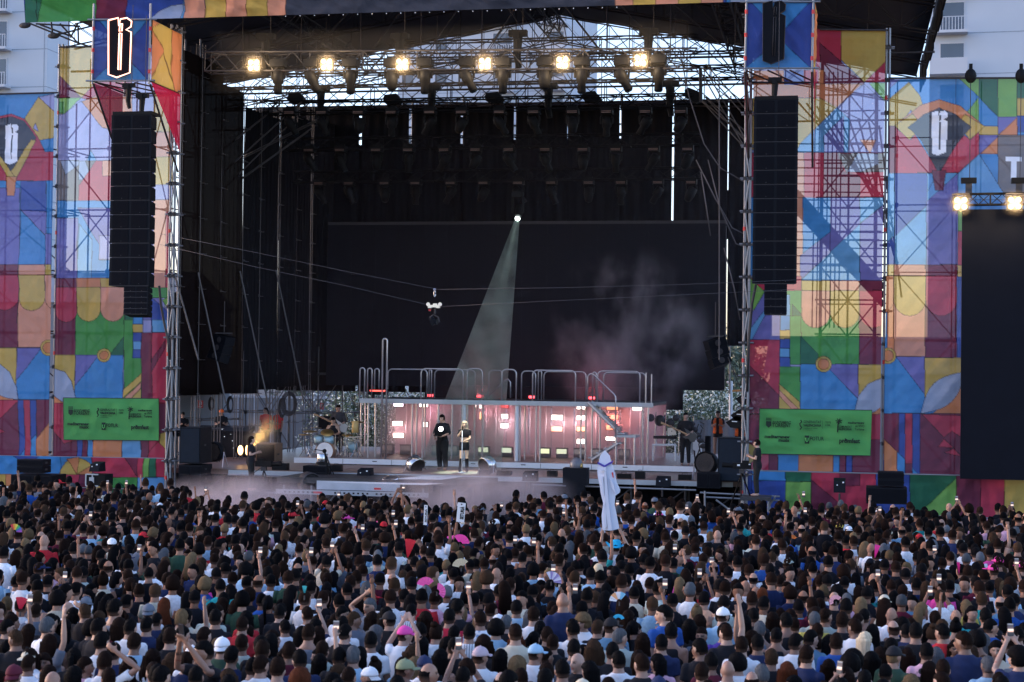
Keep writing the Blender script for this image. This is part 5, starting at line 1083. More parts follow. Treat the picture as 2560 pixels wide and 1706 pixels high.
# ---------------------------------------------------------------- drum kit and band gear
def drum_kit():
    Y = 57.6; c = at(812, 1150, Y); cx = c.x; z = PZ
    e = empty('drum_kit', (cx, Y+.4, z), 0, 'drum kit with a white bass drum head and many stands on the riser', 'drum kit')
    bp = at(812, 1128, Y); r = .31
    mb = MB(); mb.sm = True; mb.lathe(bp, [(r, -.02), (r, .45)], 24, Matrix.Rotation(-math.pi/2, 3, 'X')); mb.build('bass_drum_shell', simple('orange_brown_drum', (.30, .16, .10), .3, 0), e)
    mb = MB(); mb.lathe(bp+Vector((0, -.024, 0)), [(r*.97, 0), (r*.97, .01)], 24, Matrix.Rotation(-math.pi/2, 3, 'X')); mb.build('bass_drum_head', simple('white_drum_head', (.85, .85, .88), .4), e)
    m2 = simple('teal_drum_shell', (.35, .55, .65), .3)
    for x, y, rr_, hh, ty in ((796, 1098, .16, .2, .3), (822, 1100, .17, .22, .3), (880, 1118, .2, .3, .8)):
        p = at(x, y, Y+ty); mb = MB(); mb.sm = True; mb.lathe(p, [(rr_, -hh/2), (rr_, hh/2)], 16, Matrix.Rotation(.3, 3, 'X')); mb.build('tom_drum', m2, e)
    for x, y, rr_, tl, ty in ((775, 1079, .26, .1, .2), (818, 1082, .24, .5, .3), (790, 1070, .2, -.1, .8), (893, 1056, .24, -.2, .6), (762, 1087, .2, .1, .1), (868, 1088, .2, .2, .4)):
        p = at(x, y, Y+ty); mb = MB(); mb.sm = True; M = Matrix.Rotation(tl, 3, 'X')@Matrix.Rotation(tl*.3, 3, 'Y'); mb.lathe(p, [(.03, .02), (rr_, 0), (rr_, -.004), (.03, .012)], 20, M); mb.build('cymbal', M_gold, e)
        mb = MB(); b = Vector((p.x, p.y+.1, z)); mb.tube([p, b+Vector((0, 0, .35)), b+Vector((0, 0, .1))], .014, 6)
        for k in range(3): t = 2.1*k+x; mb.tube([b+Vector((0, 0, .35)), b+Vector((.22*math.cos(t), .22*math.sin(t), .01))], .012, 5)
        mb.build('stand', M_chrome, e)
    for x in (838, 853, 864, 888, 780):
        p = at(x, 1070+(x % 7)*4, Y+.3); b = Vector((p.x, p.y, z)); mb = MB(); mb.tube([p, b+Vector((0, 0, .05))], .016, 6)
        for k in range(3): t = 2.1*k+x; mb.tube([b+Vector((0, 0, .3)), b+Vector((.2*math.cos(t), .2*math.sin(t), .01))], .012, 5)
        mb.build('stand', M_chrome, e)
    p = at(888, 1068, Y+.2); mb = MB(); mb.sm = True; mb.lathe(p, [(.12, -.2), (.12, .2)], 14); mb.build('conga', simple('yellow_wood_drum', (.55, .38, .14), .5), e)
    p = at(882, 1100, Y); mb = MB(); mb.tube([p+Vector((-.35, 0, .05)), p+Vector((.3, .2, .12))], .02, 6)
    for k in range(14): q = p+Vector((-.33+.045*k, .012*k, .03)); mb.tube([q, q+Vector((0, 0, -.28+.012*k))], .008, 4)
    mb.build('chimes', M_chrome, e)
    mb = MB(); mb.lathe(at(818, 1118, 59.2), [(.17, -.06), (.17, .0)], 14); mb.tube([at(818, 1118, 59.2), at(818, 1148, 59.2)], .03, 6); mb.build('stool', M_black, e)
drum_kit()
e = empty('floor_drum', at(805, 1168, 53.2), 0, 'silver drum on a black stand at the stage front below the drum kit', 'drum')
p = at(806, 1146, 53.4); mb = MB(); mb.sm = True; mb.lathe(p, [(.17, -.12), (.18, -.1), (.18, .13), (.17, .14)], 18); mb.build('shell', M_chrome, e)
mb = MB(); mb.sm = True; mb.lathe(p+Vector((.0, 0, -.26)), [(.2, -.14), (.22, .1), (.18, .13)], 16); mb.build('base', M_black, e)
mb = MB(); mb.tube([p+Vector((-.2, 0, -.12)), p+Vector((-.28, 0, -.42))], .015, 6); mb.tube([p+Vector((.2, 0, -.12)), p+Vector((.3, 0, -.5))], .015, 6); mb.build('leg', M_chrome, e)
e = empty('microphone_crane', at(830, 1180, 52.4), 0, 'small black camera on a tripod before the white bass drum head', 'camera')
p = at(811, 1128, 52.3); mb = MB(); mb.ell(p, (.07, .09, .07), 12, 8); mb.tube([p, at(786, 1124, 52.3)], .015, 5); mb.build('head', M_black, e)
mb = MB()
for tx in (818, 838, 826): mb.tube([p, at(tx, 1196, 52.2+(tx-818)*.01)], .02, 5)
mb.build('leg', M_black, e)
# keyboards and laptop at the right
e = empty('keyboard_stand', at(1662, 1130, 58.2), 0, 'white keyboard frame stand with a laptop on it near the right bass player', 'keyboard')
mb = MB()
for x in (1632, 1688): mb.tube([at(x, 1153, 58.2), at(x, 1113, 58.2)], .03, 6)
mb.tube([at(1630, 1113, 58.2), at(1690, 1113, 58.2)], .04, 6); mb.tube([at(1640, 1113, 58.2), at(1641, 1092, 58.2)], .02, 5); mb.tube([at(1672, 1113, 58.2), at(1673, 1090, 58.2)], .02, 5); mb.build('stand', M_white, e)
a, c = at(1634, 1090, 58.1), at(1690, 1098, 58.1); mb = MB(); mb.bbox((a.x, 58.0, c.z), (c.x, 58.35, a.z)); mb.build('keys_case', M_black, e)
a, c = at(1669, 1070, 58.05), at(1690, 1087, 58.05); e = empty('laptop', ((a.x+c.x)/2, 58.1, c.z), 0, 'open pale laptop seen from behind on the keyboard stand', 'laptop')
mb = MB(); mb.bbox((a.x, 58.03, c.z), (c.x, 58.045, a.z)); mb.bbox((a.x, 58.03, c.z-.015), (c.x, 58.3, c.z)); mb.build('lid', M_cream, e)
mb = MB(); mb.ell(((a.x+c.x)/2, 58.028, (a.z+c.z)/2), (.02, .004, .022), 8, 6); mb.build('badge', M_dsteel, e)
e = empty('instrument_stand', at(1540, 1130, 59), 0, 'white low equipment case behind the right bass player', 'case')
for x0, x1, yb, yt in ((1706, 1728, 1135, 1108), (1732, 1752, 1140, 1103)):
    a, c = at(x0, yt, 60), at(x1, yb, 60); mb = MB(); mb.bbox((a.x, 60, c.z), (c.x, 60.5, a.z)); mb.build('case', M_white, e)
e = empty('cymbal_gear', at(1740, 1075, 59.5), 0, 'jumble of dark percussion stands right of the right bass player', 'percussion')
mb = MB(); rg = random.Random(5)
for k in range(16):
    x = 1728+rg.uniform(0, 30); y = 1050+rg.uniform(0, 80); mb.tube([at(x, y, 59.5), at(x+rg.uniform(-12, 12), y+rg.uniform(5, 40), 59.5)], .02, 5)
for k in range(5): mb.ell(at(1730+k*7, 1060+k*14, 59.4), (.12, .1, .09), 10, 6)
mb.build('stand', M_dsteel, e)
e = empty('percussion_rack', at(1640, 1070, 60), 0, 'dark percussion set left of the laptop behind the smoke', 'percussion')
for k, (x, y, r_) in enumerate(((1627, 1045, .14), (1650, 1052, .2), (1676, 1058, .15), (1690, 1045, .12))):
    mb = MB(); mb.sm = True; mb.ell(at(x, y, 60), (r_, .12, r_), 14, 8); mb.build('drum', M_dsteel, e)
mb = MB()
for x in (1620, 1640, 1662, 1700): mb.tube([at(x, 1030, 60.2), at(x-4, 1140, 60.2)], .02, 5)
mb.build('stand', M_chrome, e)
# square softbox-like horns on the right mast
for lab, x, y in (('black angular lamp head on the right mast, upper', 1862, 997), ('black angular lamp head above the orange-vested crew, middle', 1850, 1038), ('black angular lamp head above the orange-vested crew, lower', 1838, 1056)):
    p = at(x, y, 52.6); e = empty('lamp_head', p, 0, lab, 'stage light', 'angular lamp heads by the right mast'); M = Matrix.Rotation(.25, 3, 'Y')
    mb = MB(); mb.prism([tuple(M@Vector(v)+p) for v in ((-.28, 0, -.08), (-.02, 0, .2), (.18, 0, .17), (.2, 0, -.15), (-.1, 0, -.2))], (0, 0, 0), (0, .3, 0)); mb.build('housing', M_black, e)
    mb = MB(); mb.box(p+Vector((-.02, -.01, .02)), (.16, .012, .025), M=M@Matrix.Rotation(-.2, 3, 'Y')); mb.build('badge', M_white, e)
    mb = MB(); mb.tube([tuple(p+Vector((.1, .1, 0))), tuple(p+Vector((.3, .1, -.3)))], .02, 5); mb.build('bracket', M_dsteel, e)
tag(pipe('stay_line', at(1820, 893, 52.6), at(1856, 985, 52.6), .015, M_cable), 'black line from the hung right speakers down to the lamp heads', 'cable')
# fire extinguisher signs
for lab, x, y, Y, w, h in (('red fire extinguisher sign behind the monitor desk', 501, 1011, 63, 15, 20), ('red fire extinguisher sign left of the standing bassist', 804, 1016, 68, 10, 17)):
    p = at(x, y, Y); W_, H_ = w/F*Y, h/F*Y; e = empty('fire_sign', p, 0, lab, 'sign', 'red safety signs behind the stage')
    mb = MB(); mb.bbox((p.x-W_/2, Y, p.z-H_/2), (p.x+W_/2, Y+.02, p.z+H_/2)); mb.build('board', simple('red_sign', (.5, .05, .04), .5), e)
    mb = MB(); mb.box((p.x-W_*.12, Y-.006, p.z+H_*.08), (W_*.2, .008, H_*.42)); mb.box((p.x-W_*.02, Y-.006, p.z+H_*.32), (W_*.34, .008, H_*.06)); mb.box((p.x+W_*.2, Y-.006, p.z+H_*.12), (W_*.08, .008, H_*.36)); mb.box((p.x, Y-.006, p.z-H_*.3), (W_*.6, .008, H_*.07)); mb.build('pictogram', M_white, e)
# monitor desk
e = empty('mixing_desk', at(520, 1090, 60), 0, 'dark monitor mixing desk and racks at the far left of the stage', 'desk')
a, c = at(470, 1075, 60), at(640, 1100, 60); mb = MB(); mb.bbox((a.x, 60, SZ), (c.x, 61, a.z-.1)); mb.box(((a.x+c.x)/2, 60.3, a.z), ((c.x-a.x)*.8, .7, .15), M=Matrix.Rotation(.25, 3, 'X')); mb.build('desk', M_blackc, e)
mb = MB(); rg = random.Random(9)
for k in range(14): mb.box((a.x+.3+rg.random()*(c.x-a.x-.6), 59.98, SZ+.2+rg.random()*.9), (.02, .02, .02))
mb.build('indicator', emis('small_white_led', (.8, .9, 1), 3), e)
# coiled cables hung on the back scaffold
for i, (x, y, w, h) in enumerate(((722, 1010, 22, 32), (665+40, 1020, 10, 26), (528, 1010, 8, 18), (575, 1012, 9, 22))):
    p = at(x, y, 64); mb = MB(); mb.sm = True; W_, H_ = w/F*64, h/F*64
    for k in range(5):
        pts = [(p.x+W_*(1-.09*k)*math.sin(t), 64+.02*k, p.z+H_*(1-.07*k)*math.cos(t)) for t in [2*math.pi*q/16 for q in range(17)]]; mb.tube(pts, .016, 5)
    tag(mb.build('cable_coil', M_cable, None), 'black coil of cable hung on the back scaffold, ' + ['largest one', 'beside the largest coil', 'above the monitor desk, left one', 'above the monitor desk, right one'][i], 'cable coil', 'cable coils on the back scaffold')

# ---------------------------------------------------------------- cable camera
cc = at(1086, 765, 46.5); e = empty('cable_camera', cc, 0, 'camera in a grey gimbal hanging from two thin ropes before the stage', 'camera')
cc2 = at(1087, 724, 46.5)
mb = MB(); mb.ell(cc2, (.05, .04, .03), 8, 6); mb.build('pulley', M_chrome, e)
mb = MB(); mb.sm = True; mb.tube([cc2+Vector((.025*math.cos(t), 0, -.12+.09*math.sin(t))) for t in [2*math.pi*k/12 for k in range(13)]], .012, 5); mb.build('ring', M_chrome, e)
mb = MB()
for s in (-1, 1): mb.lathe(cc+Vector((s*.17, -.03, .04)), [(.055, -.02), (.055, .02)], 12, Matrix.Rotation(math.pi/2, 3, 'X')); mb.box(cc+Vector((s*.12, 0, -.02)), (.10, .14, .09))
mb.box(cc+Vector((0, 0, -.01)), (.30, .16, .07)); mb.box(cc+Vector((.03, 0, .04)), (.12, .1, .05)); mb.build('trolley', M_chrome, e)
mb = MB(); mb.box(cc+Vector((-.13, 0, -.12)), (.06, .06, .05)); mb.build('red_clamp', M_redclamp, e)
mb = MB(); mb.tube([cc+Vector((.02, 0, -.05)), cc+Vector((.02, 0, -.22))], .03, 6); mb.tube([cc+Vector((-.14, 0, -.33)), cc+Vector((-.02, 0, -.25)), cc+Vector((.12, 0, -.32)), cc+Vector((.14, 0, -.46))], .022, 6); mb.build('gimbal', M_dsteel, e)
mb = MB(); mb.box(cc+Vector((0, 0, -.45)), (.16, .22, .14)); mb.lathe(cc+Vector((-.02, -.12, -.5)), [(.05, -.08), (.06, .04)], 10, Matrix.Rotation(math.pi/2, 3, 'X')); mb.ell(cc+Vector((-.06, 0, -.36)), (.07, .06, .05), 10, 6); mb.build('camera', M_blackc, e)
for lab, pts in (('upper thin rope running to the cable camera from the left', [(400, 585), (640, 632), (860, 678), (1086, 722)]), ('lower thin rope running to the cable camera from the left', [(400, 612), (640, 668), (860, 714), (1072, 763)]),
                 ('upper thin rope running right from the cable camera', [(1088, 724), (1400, 720), (1700, 712), (1996, 700)]), ('lower thin rope running right from the cable camera', [(1102, 767), (1400, 752), (1700, 738), (1985, 724)])):
    mb = MB(); mb.sm = True; mb.tube([at(x, y, 46.5) for x, y in pts], .0055, 5); tag(mb.build('rope', M_wire, None), lab, 'rope', 'ropes of the cable camera')

# ---------------------------------------------------------------- sponsor signs
def text_obj(s, size, mat, parent, loc, spread=1.0, name='lettering', sx=1.0, rot=0.0, ez=0.0):
    c = bpy.data.curves.new(name, 'FONT'); c.body = s; c.size = size; c.extrude = .002; c.resolution_u = 2
    if ez: c.offset = ez
    o = bpy.data.objects.new(name, c); COL.objects.link(o); dg = bpy.context.evaluated_depsgraph_get(); me = bpy.data.meshes.new_from_object(o.evaluated_get(dg))
    bpy.data.objects.remove(o); me.materials.clear(); me.materials.append(mat)
    o = bpy.data.objects.new(name, me); COL.objects.link(o); o.rotation_euler = Euler((math.pi/2, rot, 0)); o.scale = (sx, 1, 1); o.location = loc; o.parent = parent; o.matrix_parent_inverse = mat_of(parent).inverted(); return o
M_ink = simple('dark_green_print', (.004, .022, .012), .8)
def sponsor(corners, label, Ys, seed):
    a, b, c, d = [at(*q, Ys) for q in corners]; e = empty('sponsor_sign', d, 0, label, 'sign', 'green sponsor signs on the inner banners')
    GS = (.10, .52, .13)
    banner('sign_cloth', None, Ys, GS, [], M_ban2, None, cpts=[a, b, c, d], parent=e, seed=seed, wr=.03)
    mb = MB(); mb.tube([a, b, c, d, a], .012, 5); mb.build('hem', M_dsteel, e)
    W_ = b.x-a.x; H_ = a.z-d.z
    def P(u, v, dy=-.06): return Vector((a.x+W_*u+(d.x-a.x)*v, Ys+dy, a.z+(b.z-a.z)*u-H_*v))
    u1 = H_/2.6*.52
    T = [(.115, .30, 'AJUNTAMENT', .17), (.115, .385, 'TORRENT', .24), (.39, .31, 'GENERALITAT', .15), (.39, .375, 'VALENCIANA', .155), (.39, .43, 'Conselleria de Turisme', .06), (.58, .30, 'TOTS', .10), (.58, .345, 'A UNA', .08), (.70, .39, 'COMUNITAT', .12), (.70, .44, 'VALENCIANA', .12), (.795, .30, 'mediterranew', .12), (.85, .37, 'en VIVO', .14), (.85, .43, 'Turisme', .12),
         (.05, .645, 'mediterranew', .22), (.17, .72, 'musix', .20), (.455, .68, 'FOTUR', .26), (.715, .71, 'promfest', .30)]
    T = [(.118, .285, .315, .05, 'AJUNTAMENT'), (.118, .285, .40, .085, 'TORRENT'), (.395, .555, .30, .055, 'GENERALITAT'), (.395, .555, .375, .055, 'VALENCIANA'), (.395, .52, .425, .02, 'Conselleria de Turisme'), (.395, .48, .46, .018, 'i Comerc'), (.59, .64, .30, .04, 'TOTS'), (.59, .635, .36, .04, 'A UNA'),
         (.705, .825, .39, .045, 'COMUNITAT'), (.70, .825, .445, .05, 'VALENCIANA'), (.79, .935, .30, .05, 'mediterranew'), (.855, .935, .375, .055, 'en VIVO'), (.85, .935, .445, .055, 'Turisme'), (.05, .275, .645, .075, 'mediterranew'), (.175, .275, .72, .07, 'musix'), (.455, .58, .68, .085, 'FOTUR'), (.715, .90, .72, .10, 'promfest')]
    for u, u2, v, hh, s in T:
        t_ = text_obj(s, .1, M_ink, e, P(u, v), ez=.0035 if s in ('promfest', 'musix', 'VALENCIANA', 'mediterranew') else .0015)
        V = np.empty(len(t_.data.vertices)*3, np.float32); t_.data.vertices.foreach_get('co', V); V = V.reshape(-1, 3); t_.scale = ((u2-u)*W_/V[:, 0].max(), hh*H_/V[:, 1].max(), 1)
    mb = MB(); k = W_/3.0
    p = P(.085, .33); mb.prism([tuple(p+Vector(v)*k) for v in ((-.07, 0, .07), (.07, 0, .07), (.07, 0, -.05), (0, 0, -.11), (-.07, 0, -.05))], (0, 0, 0), (0, .004, 0))
    for j in range(5): q = p+Vector((-.06+.03*j, 0, .14))*k; mb.box(q, (.016*k, .004, .05*k))
    mb.box(p+Vector((0, 0, .10))*k, (.15*k, .004, .02*k)); mb.build('crest', M_ink, e)
    mb = MB(); p = P(.37, .34); mb.tube([tuple(p+Vector((.03*math.sin(t*2)*k, 0, (.13-.26*t/5)*k))) for t in range(6)], .018*k, 5); mb.box(P(.565, .33), (.006, .004, .22*k)); mb.build('mark', M_ink, e)
    mb = MB(); p = P(.71, .25); mb.tube([tuple(p), tuple(p+Vector((-.03, 0, -.12))*k), tuple(p+Vector((-.035, 0, -.30))*k)], .017*k, 5)
    for j in range(7): t = math.pi*2*j/7+.3; mb.tube([tuple(p), tuple(p+Vector((.09*math.cos(t), 0, .08*math.sin(t)))*k)], .012*k, 4)
    mb.build('palm_mark', M_ink, e)
    mb = MB(); p = P(.43, .665); mb.box(p, (.12*k, .004, .22*k)); mb.build('badge', M_ink, e)
    mb = MB(); p = P(.43, .665, -.07); mb.tube([tuple(p+Vector((-.03, 0, .05))*k), tuple(p+Vector((-.03, 0, -.03))*k), tuple(p+Vector((.0, 0, -.06))*k), tuple(p+Vector((.03, 0, -.03))*k), tuple(p+Vector((.03, 0, .05))*k)], .01*k, 4); mb.build('letter', simple('green_print'+str(seed), GS, .8), e)
    p = P(.775, .655, -.065); mb = MB(); mb.prism([tuple(p+Vector(v)*k) for v in ((-.03, 0, .05), (.05, 0, 0), (-.03, 0, -.05))], (0, 0, 0), (0, .004, 0)); mb.build('play_mark', M_ink, e)
sponsor([(158, 995), (397, 997), (397, 1102), (159, 1100)], 'green sponsor sign with black logos on the left inner banner', YB-.10, 31)
sponsor([(1899, 1022), (2180, 1026), (2176, 1140), (1897, 1135)], 'green sponsor sign with black logos on the right inner banner', YB-.10, 32)

# ---------------------------------------------------------------- buildings and plants behind
M_bldg = simple('pale_concrete_panel', (.50, .56, .64), .8, 0, .06, .4, .05, 5)
M_bldg2 = simple('pale_render', (.55, .58, .64), .8, 0, .06, .4)
M_win = simple('dark_window_glass', (.05, .07, .11), .15, 0, .3, .5, spec=.8)
M_joint = simple('panel_joint', (.28, .33, .40), .9)
def building(label, px0, px1, Y, ztop, rz, joints, balc, wins, W=None, depth=16):
    """a slab block: front face from px0 to px1; rz turns it about its left corner"""
    a, b = at(px0, 924, Y), at(px1, 924, Y); W = b.x-a.x; e = empty('apartment_block', (a.x, Y, 0), rz, label, 'building')
    def add(nm, mbx, mat, par=e): o = mbx.build(nm, mat, par, False); return o
    mb = MB(); mb.bbox((0, 0, 0), (W, depth, ztop)); add('wall', mb, M_bldg)
    mb = MB()
    for z in np.arange(3.0, ztop, 3.0): mb.bbox((-.01, -.012, z-.03), (W+.012, -.001, z+.03)); mb.bbox((W+.001, 0, z-.03), (W+.012, depth, z+.03))
    for x in joints: mb.bbox((x*W-.03, -.014, 0), (x*W+.03, -.001, ztop))
    add('panel_joints', mb, M_joint)
    for (u0, u1, kind) in balc:
        n = int(ztop/3.0)
        for k in range(max(0, int((at(px0, 330, Y).z)/3.0)-1), n):
            z = k*3.0
            mb = MB(); mb.bbox((u0*W, -1.1, z-.12), (u1*W, -.002, z+.08)); add('balcony_slab', mb, M_bldg2)
            mb = MB()
            if kind == 'solid' or (kind == 'mix' and k % 2): mb.bbox((u0*W, -1.1, z+.08), (u1*W, -1.04, z+1.05))
            else:
                mb.bbox((u0*W, -1.1, z+1.0), (u1*W, -1.05, z+1.05))
                for q in np.arange(u0*W, u1*W, .22): mb.bbox((q, -1.09, z+.08), (q+.05, -1.06, z+1.0))
            add('balcony_rail', mb, M_bldg2)
            mb = MB(); mb.bbox((u0*W+.25*(u1-u0)*W, -.03, z+.1), (u1*W-.06*(u1-u0)*W, -.004, z+2.35)); fr = add('window', mb, M_bldg2)
            mb = MB(); mb.bbox((u0*W+.25*(u1-u0)*W+.1, -.045, z+.2), (u1*W-.06*(u1-u0)*W-.1, -.031, z+2.25)); o = mb.build('pane', M_win, fr, False)
    for (u0, u1) in wins:
        for k in range(max(0, int((at(px0, 330, Y).z)/3.0)-1), int(ztop/3.0)):
            z = k*3.0+.9; mb = MB(); mb.bbox((u0*W, -.03, z), (u1*W, -.004, z+1.5)); fr = add('window', mb, M_bldg2)
            mb = MB(); mb.bbox((u0*W+.08, -.045, z+.08), (u1*W-.08, -.031, z+1.42)); o = mb.build('pane', M_win, fr, False)
    mb = MB(); mb.bbox((-.2, -.2, ztop+.002), (W+.2, depth+.2, ztop+.5)); add('parapet', mb, M_bldg2)
    return e
building('tall pale blue apartment tower with small balconies at the left photo edge', -330, 104, 125, 42, .0, (.72, .985), [(.40, .80, 'rail')], [], depth=4)
building('pale tower seen through the gap under the stage roof', 985, 1408, 150, 50, -.03, (.33, .5, .72), [(.52, .70, 'rail'), (.86, 1.0, 'solid')], [(.02, .10), (.22, .30)])
building('tall pale blue apartment tower with deep balconies at the right photo edge', 2318, 2900, 128, 44, -.05, (.62, .85), [(.0, .165, 'mix')], [])
def shed(label, px0, px1, pyt, Y, mat, ribs=True, name='shed', depth=6, cat='shed'):
    a, b = at(px0, pyt, Y), at(px1, pyt, Y); e = empty(name, ((a.x+b.x)/2, Y, 0), 0, label, cat); mb = MB(); mb.bbox((a.x, Y, 0), (b.x, Y+depth, a.z)); mb.build('wall', mat, e)
    mb = MB()
    if ribs:
        for x in np.arange(a.x, b.x, .9): mb.bbox((x, Y-.03, 0), (x+.06, Y-.001, a.z))
    mb.bbox((a.x-.05, Y-.05, a.z), (b.x+.05, Y+.1, a.z+.12)); mb.build('rib', M_joint, e); return e
M_shed = simple('blue_grey_shed_wall', (.13, .155, .19), .8, 0, .12, .5)
shed('pale corrugated shed behind the left half of the stage', 430, 868, 992, 84, M_shed)
shed('taller pale building behind the drum kit', 764, 835, 878, 95, M_shed, False)
def fence(label, px0, px1, pyt, Y):
    a, b = at(px0, pyt, Y), at(px1, pyt, Y); e = empty('sheet_fence', ((a.x+b.x)/2, Y, 0), 0, label, 'fence')
    n = int((b.x-a.x)/.12); vs = []; fs = []
    for i in range(n+1):
        x = a.x+(b.x-a.x)*i/n; y = Y+(.03 if (i//2) % 2 else 0)
        vs += [(x, y, 0), (x, y, a.z)]
    for i in range(n): fs.append((2*i, 2*i+2, 2*i+3, 2*i+1))
    mb = MB(); mb.add(vs, fs); o = mb.build('sheet', simple('grey_sheet_metal', (.30, .33, .38), .5, .3, .1, 2), e); md = o.modifiers.new('t', 'SOLIDIFY'); md.thickness = .004
    for x in np.arange(a.x, b.x, 2.0): pipe('post', (x, Y-.05, 0), (x, Y-.05, a.z+.15), .03, M_steel, e)
fence('grey corrugated sheet fence behind the orange-vested crew', 1735, 1960, 1050, 76)
# leafy masses
M_leaf = vcol_mat('leaf_surface', .6, .3, .3); M_bark = simple('bark', (.10, .075, .05), .9, 0, .4, 8, .5, 40)
def leaf_mesh(name, blobs, n, size, cols, rg, flower=None, fl=0.0):
    V = np.zeros((n*4, 3), np.float32); C_ = np.zeros((n*4, 3), np.float32)
    w = np.array([b[3]**2 for b in blobs]); w = w/w.sum(); pick = rg.choice(len(blobs), n, p=w)
    for i in range(n):
        bx = blobs[pick[i]]; d = rg.normal(size=3); d /= np.linalg.norm(d); rr_ = bx[3]*(.55+.5*rg.rand()**.6); c = np.array(bx[:3])+d*rr_*np.array([1, 1, .85])
        a_ = rg.normal(size=3); a_ /= np.linalg.norm(a_); b_ = np.cross(a_, rg.normal(size=3)); b_ /= np.linalg.norm(b_)+1e-6
        isf = flower is not None and rg.rand() < fl and d[2] > -.3
        s = size*(.6+.8*rg.rand())*(.8 if isf else 1)
        V[i*4:i*4+4] = [c-a_*s, c-b_*s*.5, c+a_*s, c+b_*s*.5]
        C_[i*4:i*4+4] = flower if isf else np.array(cols[rg.randint(len(cols))])*(.7+.6*rg.rand())
    V[:, 2] = np.maximum(V[:, 2], .02)
    return np_mesh(name, V, np.arange(n*4).reshape(n, 4), False, C_, M_leaf)
def bush(label, px_, Y, w, h, n, flower, fl, cols, group, name='flowering_bush', cat='bush', size=.09, seed=0):
    rg = np.random.RandomState(seed); c = at(px_, 924, Y); e = empty(name, (c.x, Y, 0), 0, label, cat, group)
    bl = [(c.x+rg.uniform(-w/2, w/2)*.8, Y+rg.uniform(-1, 1), h*rg.uniform(.2, .78), h*rg.uniform(.2, .34)) for _ in range(12)]
    me = leaf_mesh('foliage', bl, n, size, cols, rg, flower, fl); link('foliage', me, None, e, True)
    mb = MB()
    for k in range(6): x = c.x+rg.uniform(-w/4, w/4); mb.tube([(x, Y, 0), (x+rg.uniform(-.5, .5), Y+rg.uniform(-.3, .3), h*.5), (x+rg.uniform(-.9, .9), Y, h*.75)], [.07, .05, .02], 6)
    mb.build('stem', M_bark, e)
GL = [(.10, .16, .09), (.15, .22, .13), (.07, .11, .07), (.2, .27, .18)]
for i, (px_, w, h) in enumerate(((880, 3.2, 5.4), (950, 3.6, 5.7), (1035, 3.6, 5.8), (1590, 3, 3.6), (1650, 2.8, 3.9), (1705, 3.0, 4.6), (1755, 2.8, 5.0), (1805, 2.4, 4.8), (1842, 1.6, 4.4))):
    bush('dense bush with white flowers, ' + ['leftmost, behind the drum kit', 'behind the left end of the gallery', 'under the left end of the video wall', 'behind the right end of the gallery', 'behind the percussion at the right', 'behind the right bass player', 'tallest, right of the bass player', 'above the orange-vested crew', 'rightmost by the stage mast'][i],
         px_, 80, w, h, 5200, (1.0, 1.05, 1.0), .48, GL, 'white flowering bushes behind the stage', seed=i, size=.085)
for i, (px_, Y, w, h) in enumerate(((1838, 112, 3, 8.2), (1815, 122, 4, 8.8), (1770, 120, 5, 7.0), (800, 112, 5, 6.5))):
    bush('dull green leafy tree beyond the bushes, ' + ['at the right stage mast', 'tallest, beside the white pole', 'seen low under the video wall at right', 'behind the left drapes'][i], px_, Y, w, h, 4500, None, 0, [(.09, .13, .09), (.13, .17, .12), (.06, .09, .06)], 'trees beyond the bushes', name='leafy_tree', cat='tree', size=.16, seed=40+i)
p = at(1828, 985, 78); e = empty('goal_post', (p.x, 78, 0), 0, 'white metal pole with a crossbar and an orange bar behind the stage at right', 'pole')
pipe('post', (p.x, 78, 0), at(1827, 953, 78), .09, M_white, e); pipe('crossbar', at(1817, 957, 78), at(1827, 957, 78), .06, M_white, e); pipe('bar', at(1828, 978, 78), at(1864, 977, 78), .05, simple('orange_bar', (.7, .25, .05), .5), e)
# ---------------------------------------------------------------- people
from mathutils import noise as mnoise
def skin_material():
    m, t, b = newmat('skin'); oi = N(t, 'ShaderNodeObjectInfo'); a = N(t, 'ShaderNodeVertexColor', layer_name='col')
    mx = N(t, 'ShaderNodeMix', data_type='RGBA', blend_type='MULTIPLY'); mx.inputs['Factor'].default_value = 1
    t.links.new(oi.outputs['Color'], mx.inputs['A']); t.links.new(a.outputs[0], mx.inputs['B'])
    nz = N(t, 'ShaderNodeTexNoise', i_Scale=14.0, i_Detail=3.0); t.links.new(coords(t), nz.inputs['Vector'])
    rm = N(t, 'ShaderNodeMapRange'); rm.inputs['To Min'].default_value = .85; rm.inputs['To Max'].default_value = 1.15; t.links.new(nz.outputs['Fac'], rm.inputs['Value'])
    vm = N(t, 'ShaderNodeVectorMath', operation='SCALE'); t.links.new(mx.outputs['Result'], vm.inputs[0]); t.links.new(rm.outputs[0], vm.inputs['Scale']); t.links.new(vm.outputs[0], b.inputs['Base Color'])
    b.inputs['Roughness'].default_value = .5; b.inputs['Subsurface Weight'].default_value = 0.0; return m
M_skin = skin_material()
M_hair = objcol('hair_strands', .75, (60, 60, 6), 1.0, .6, .05, .9)
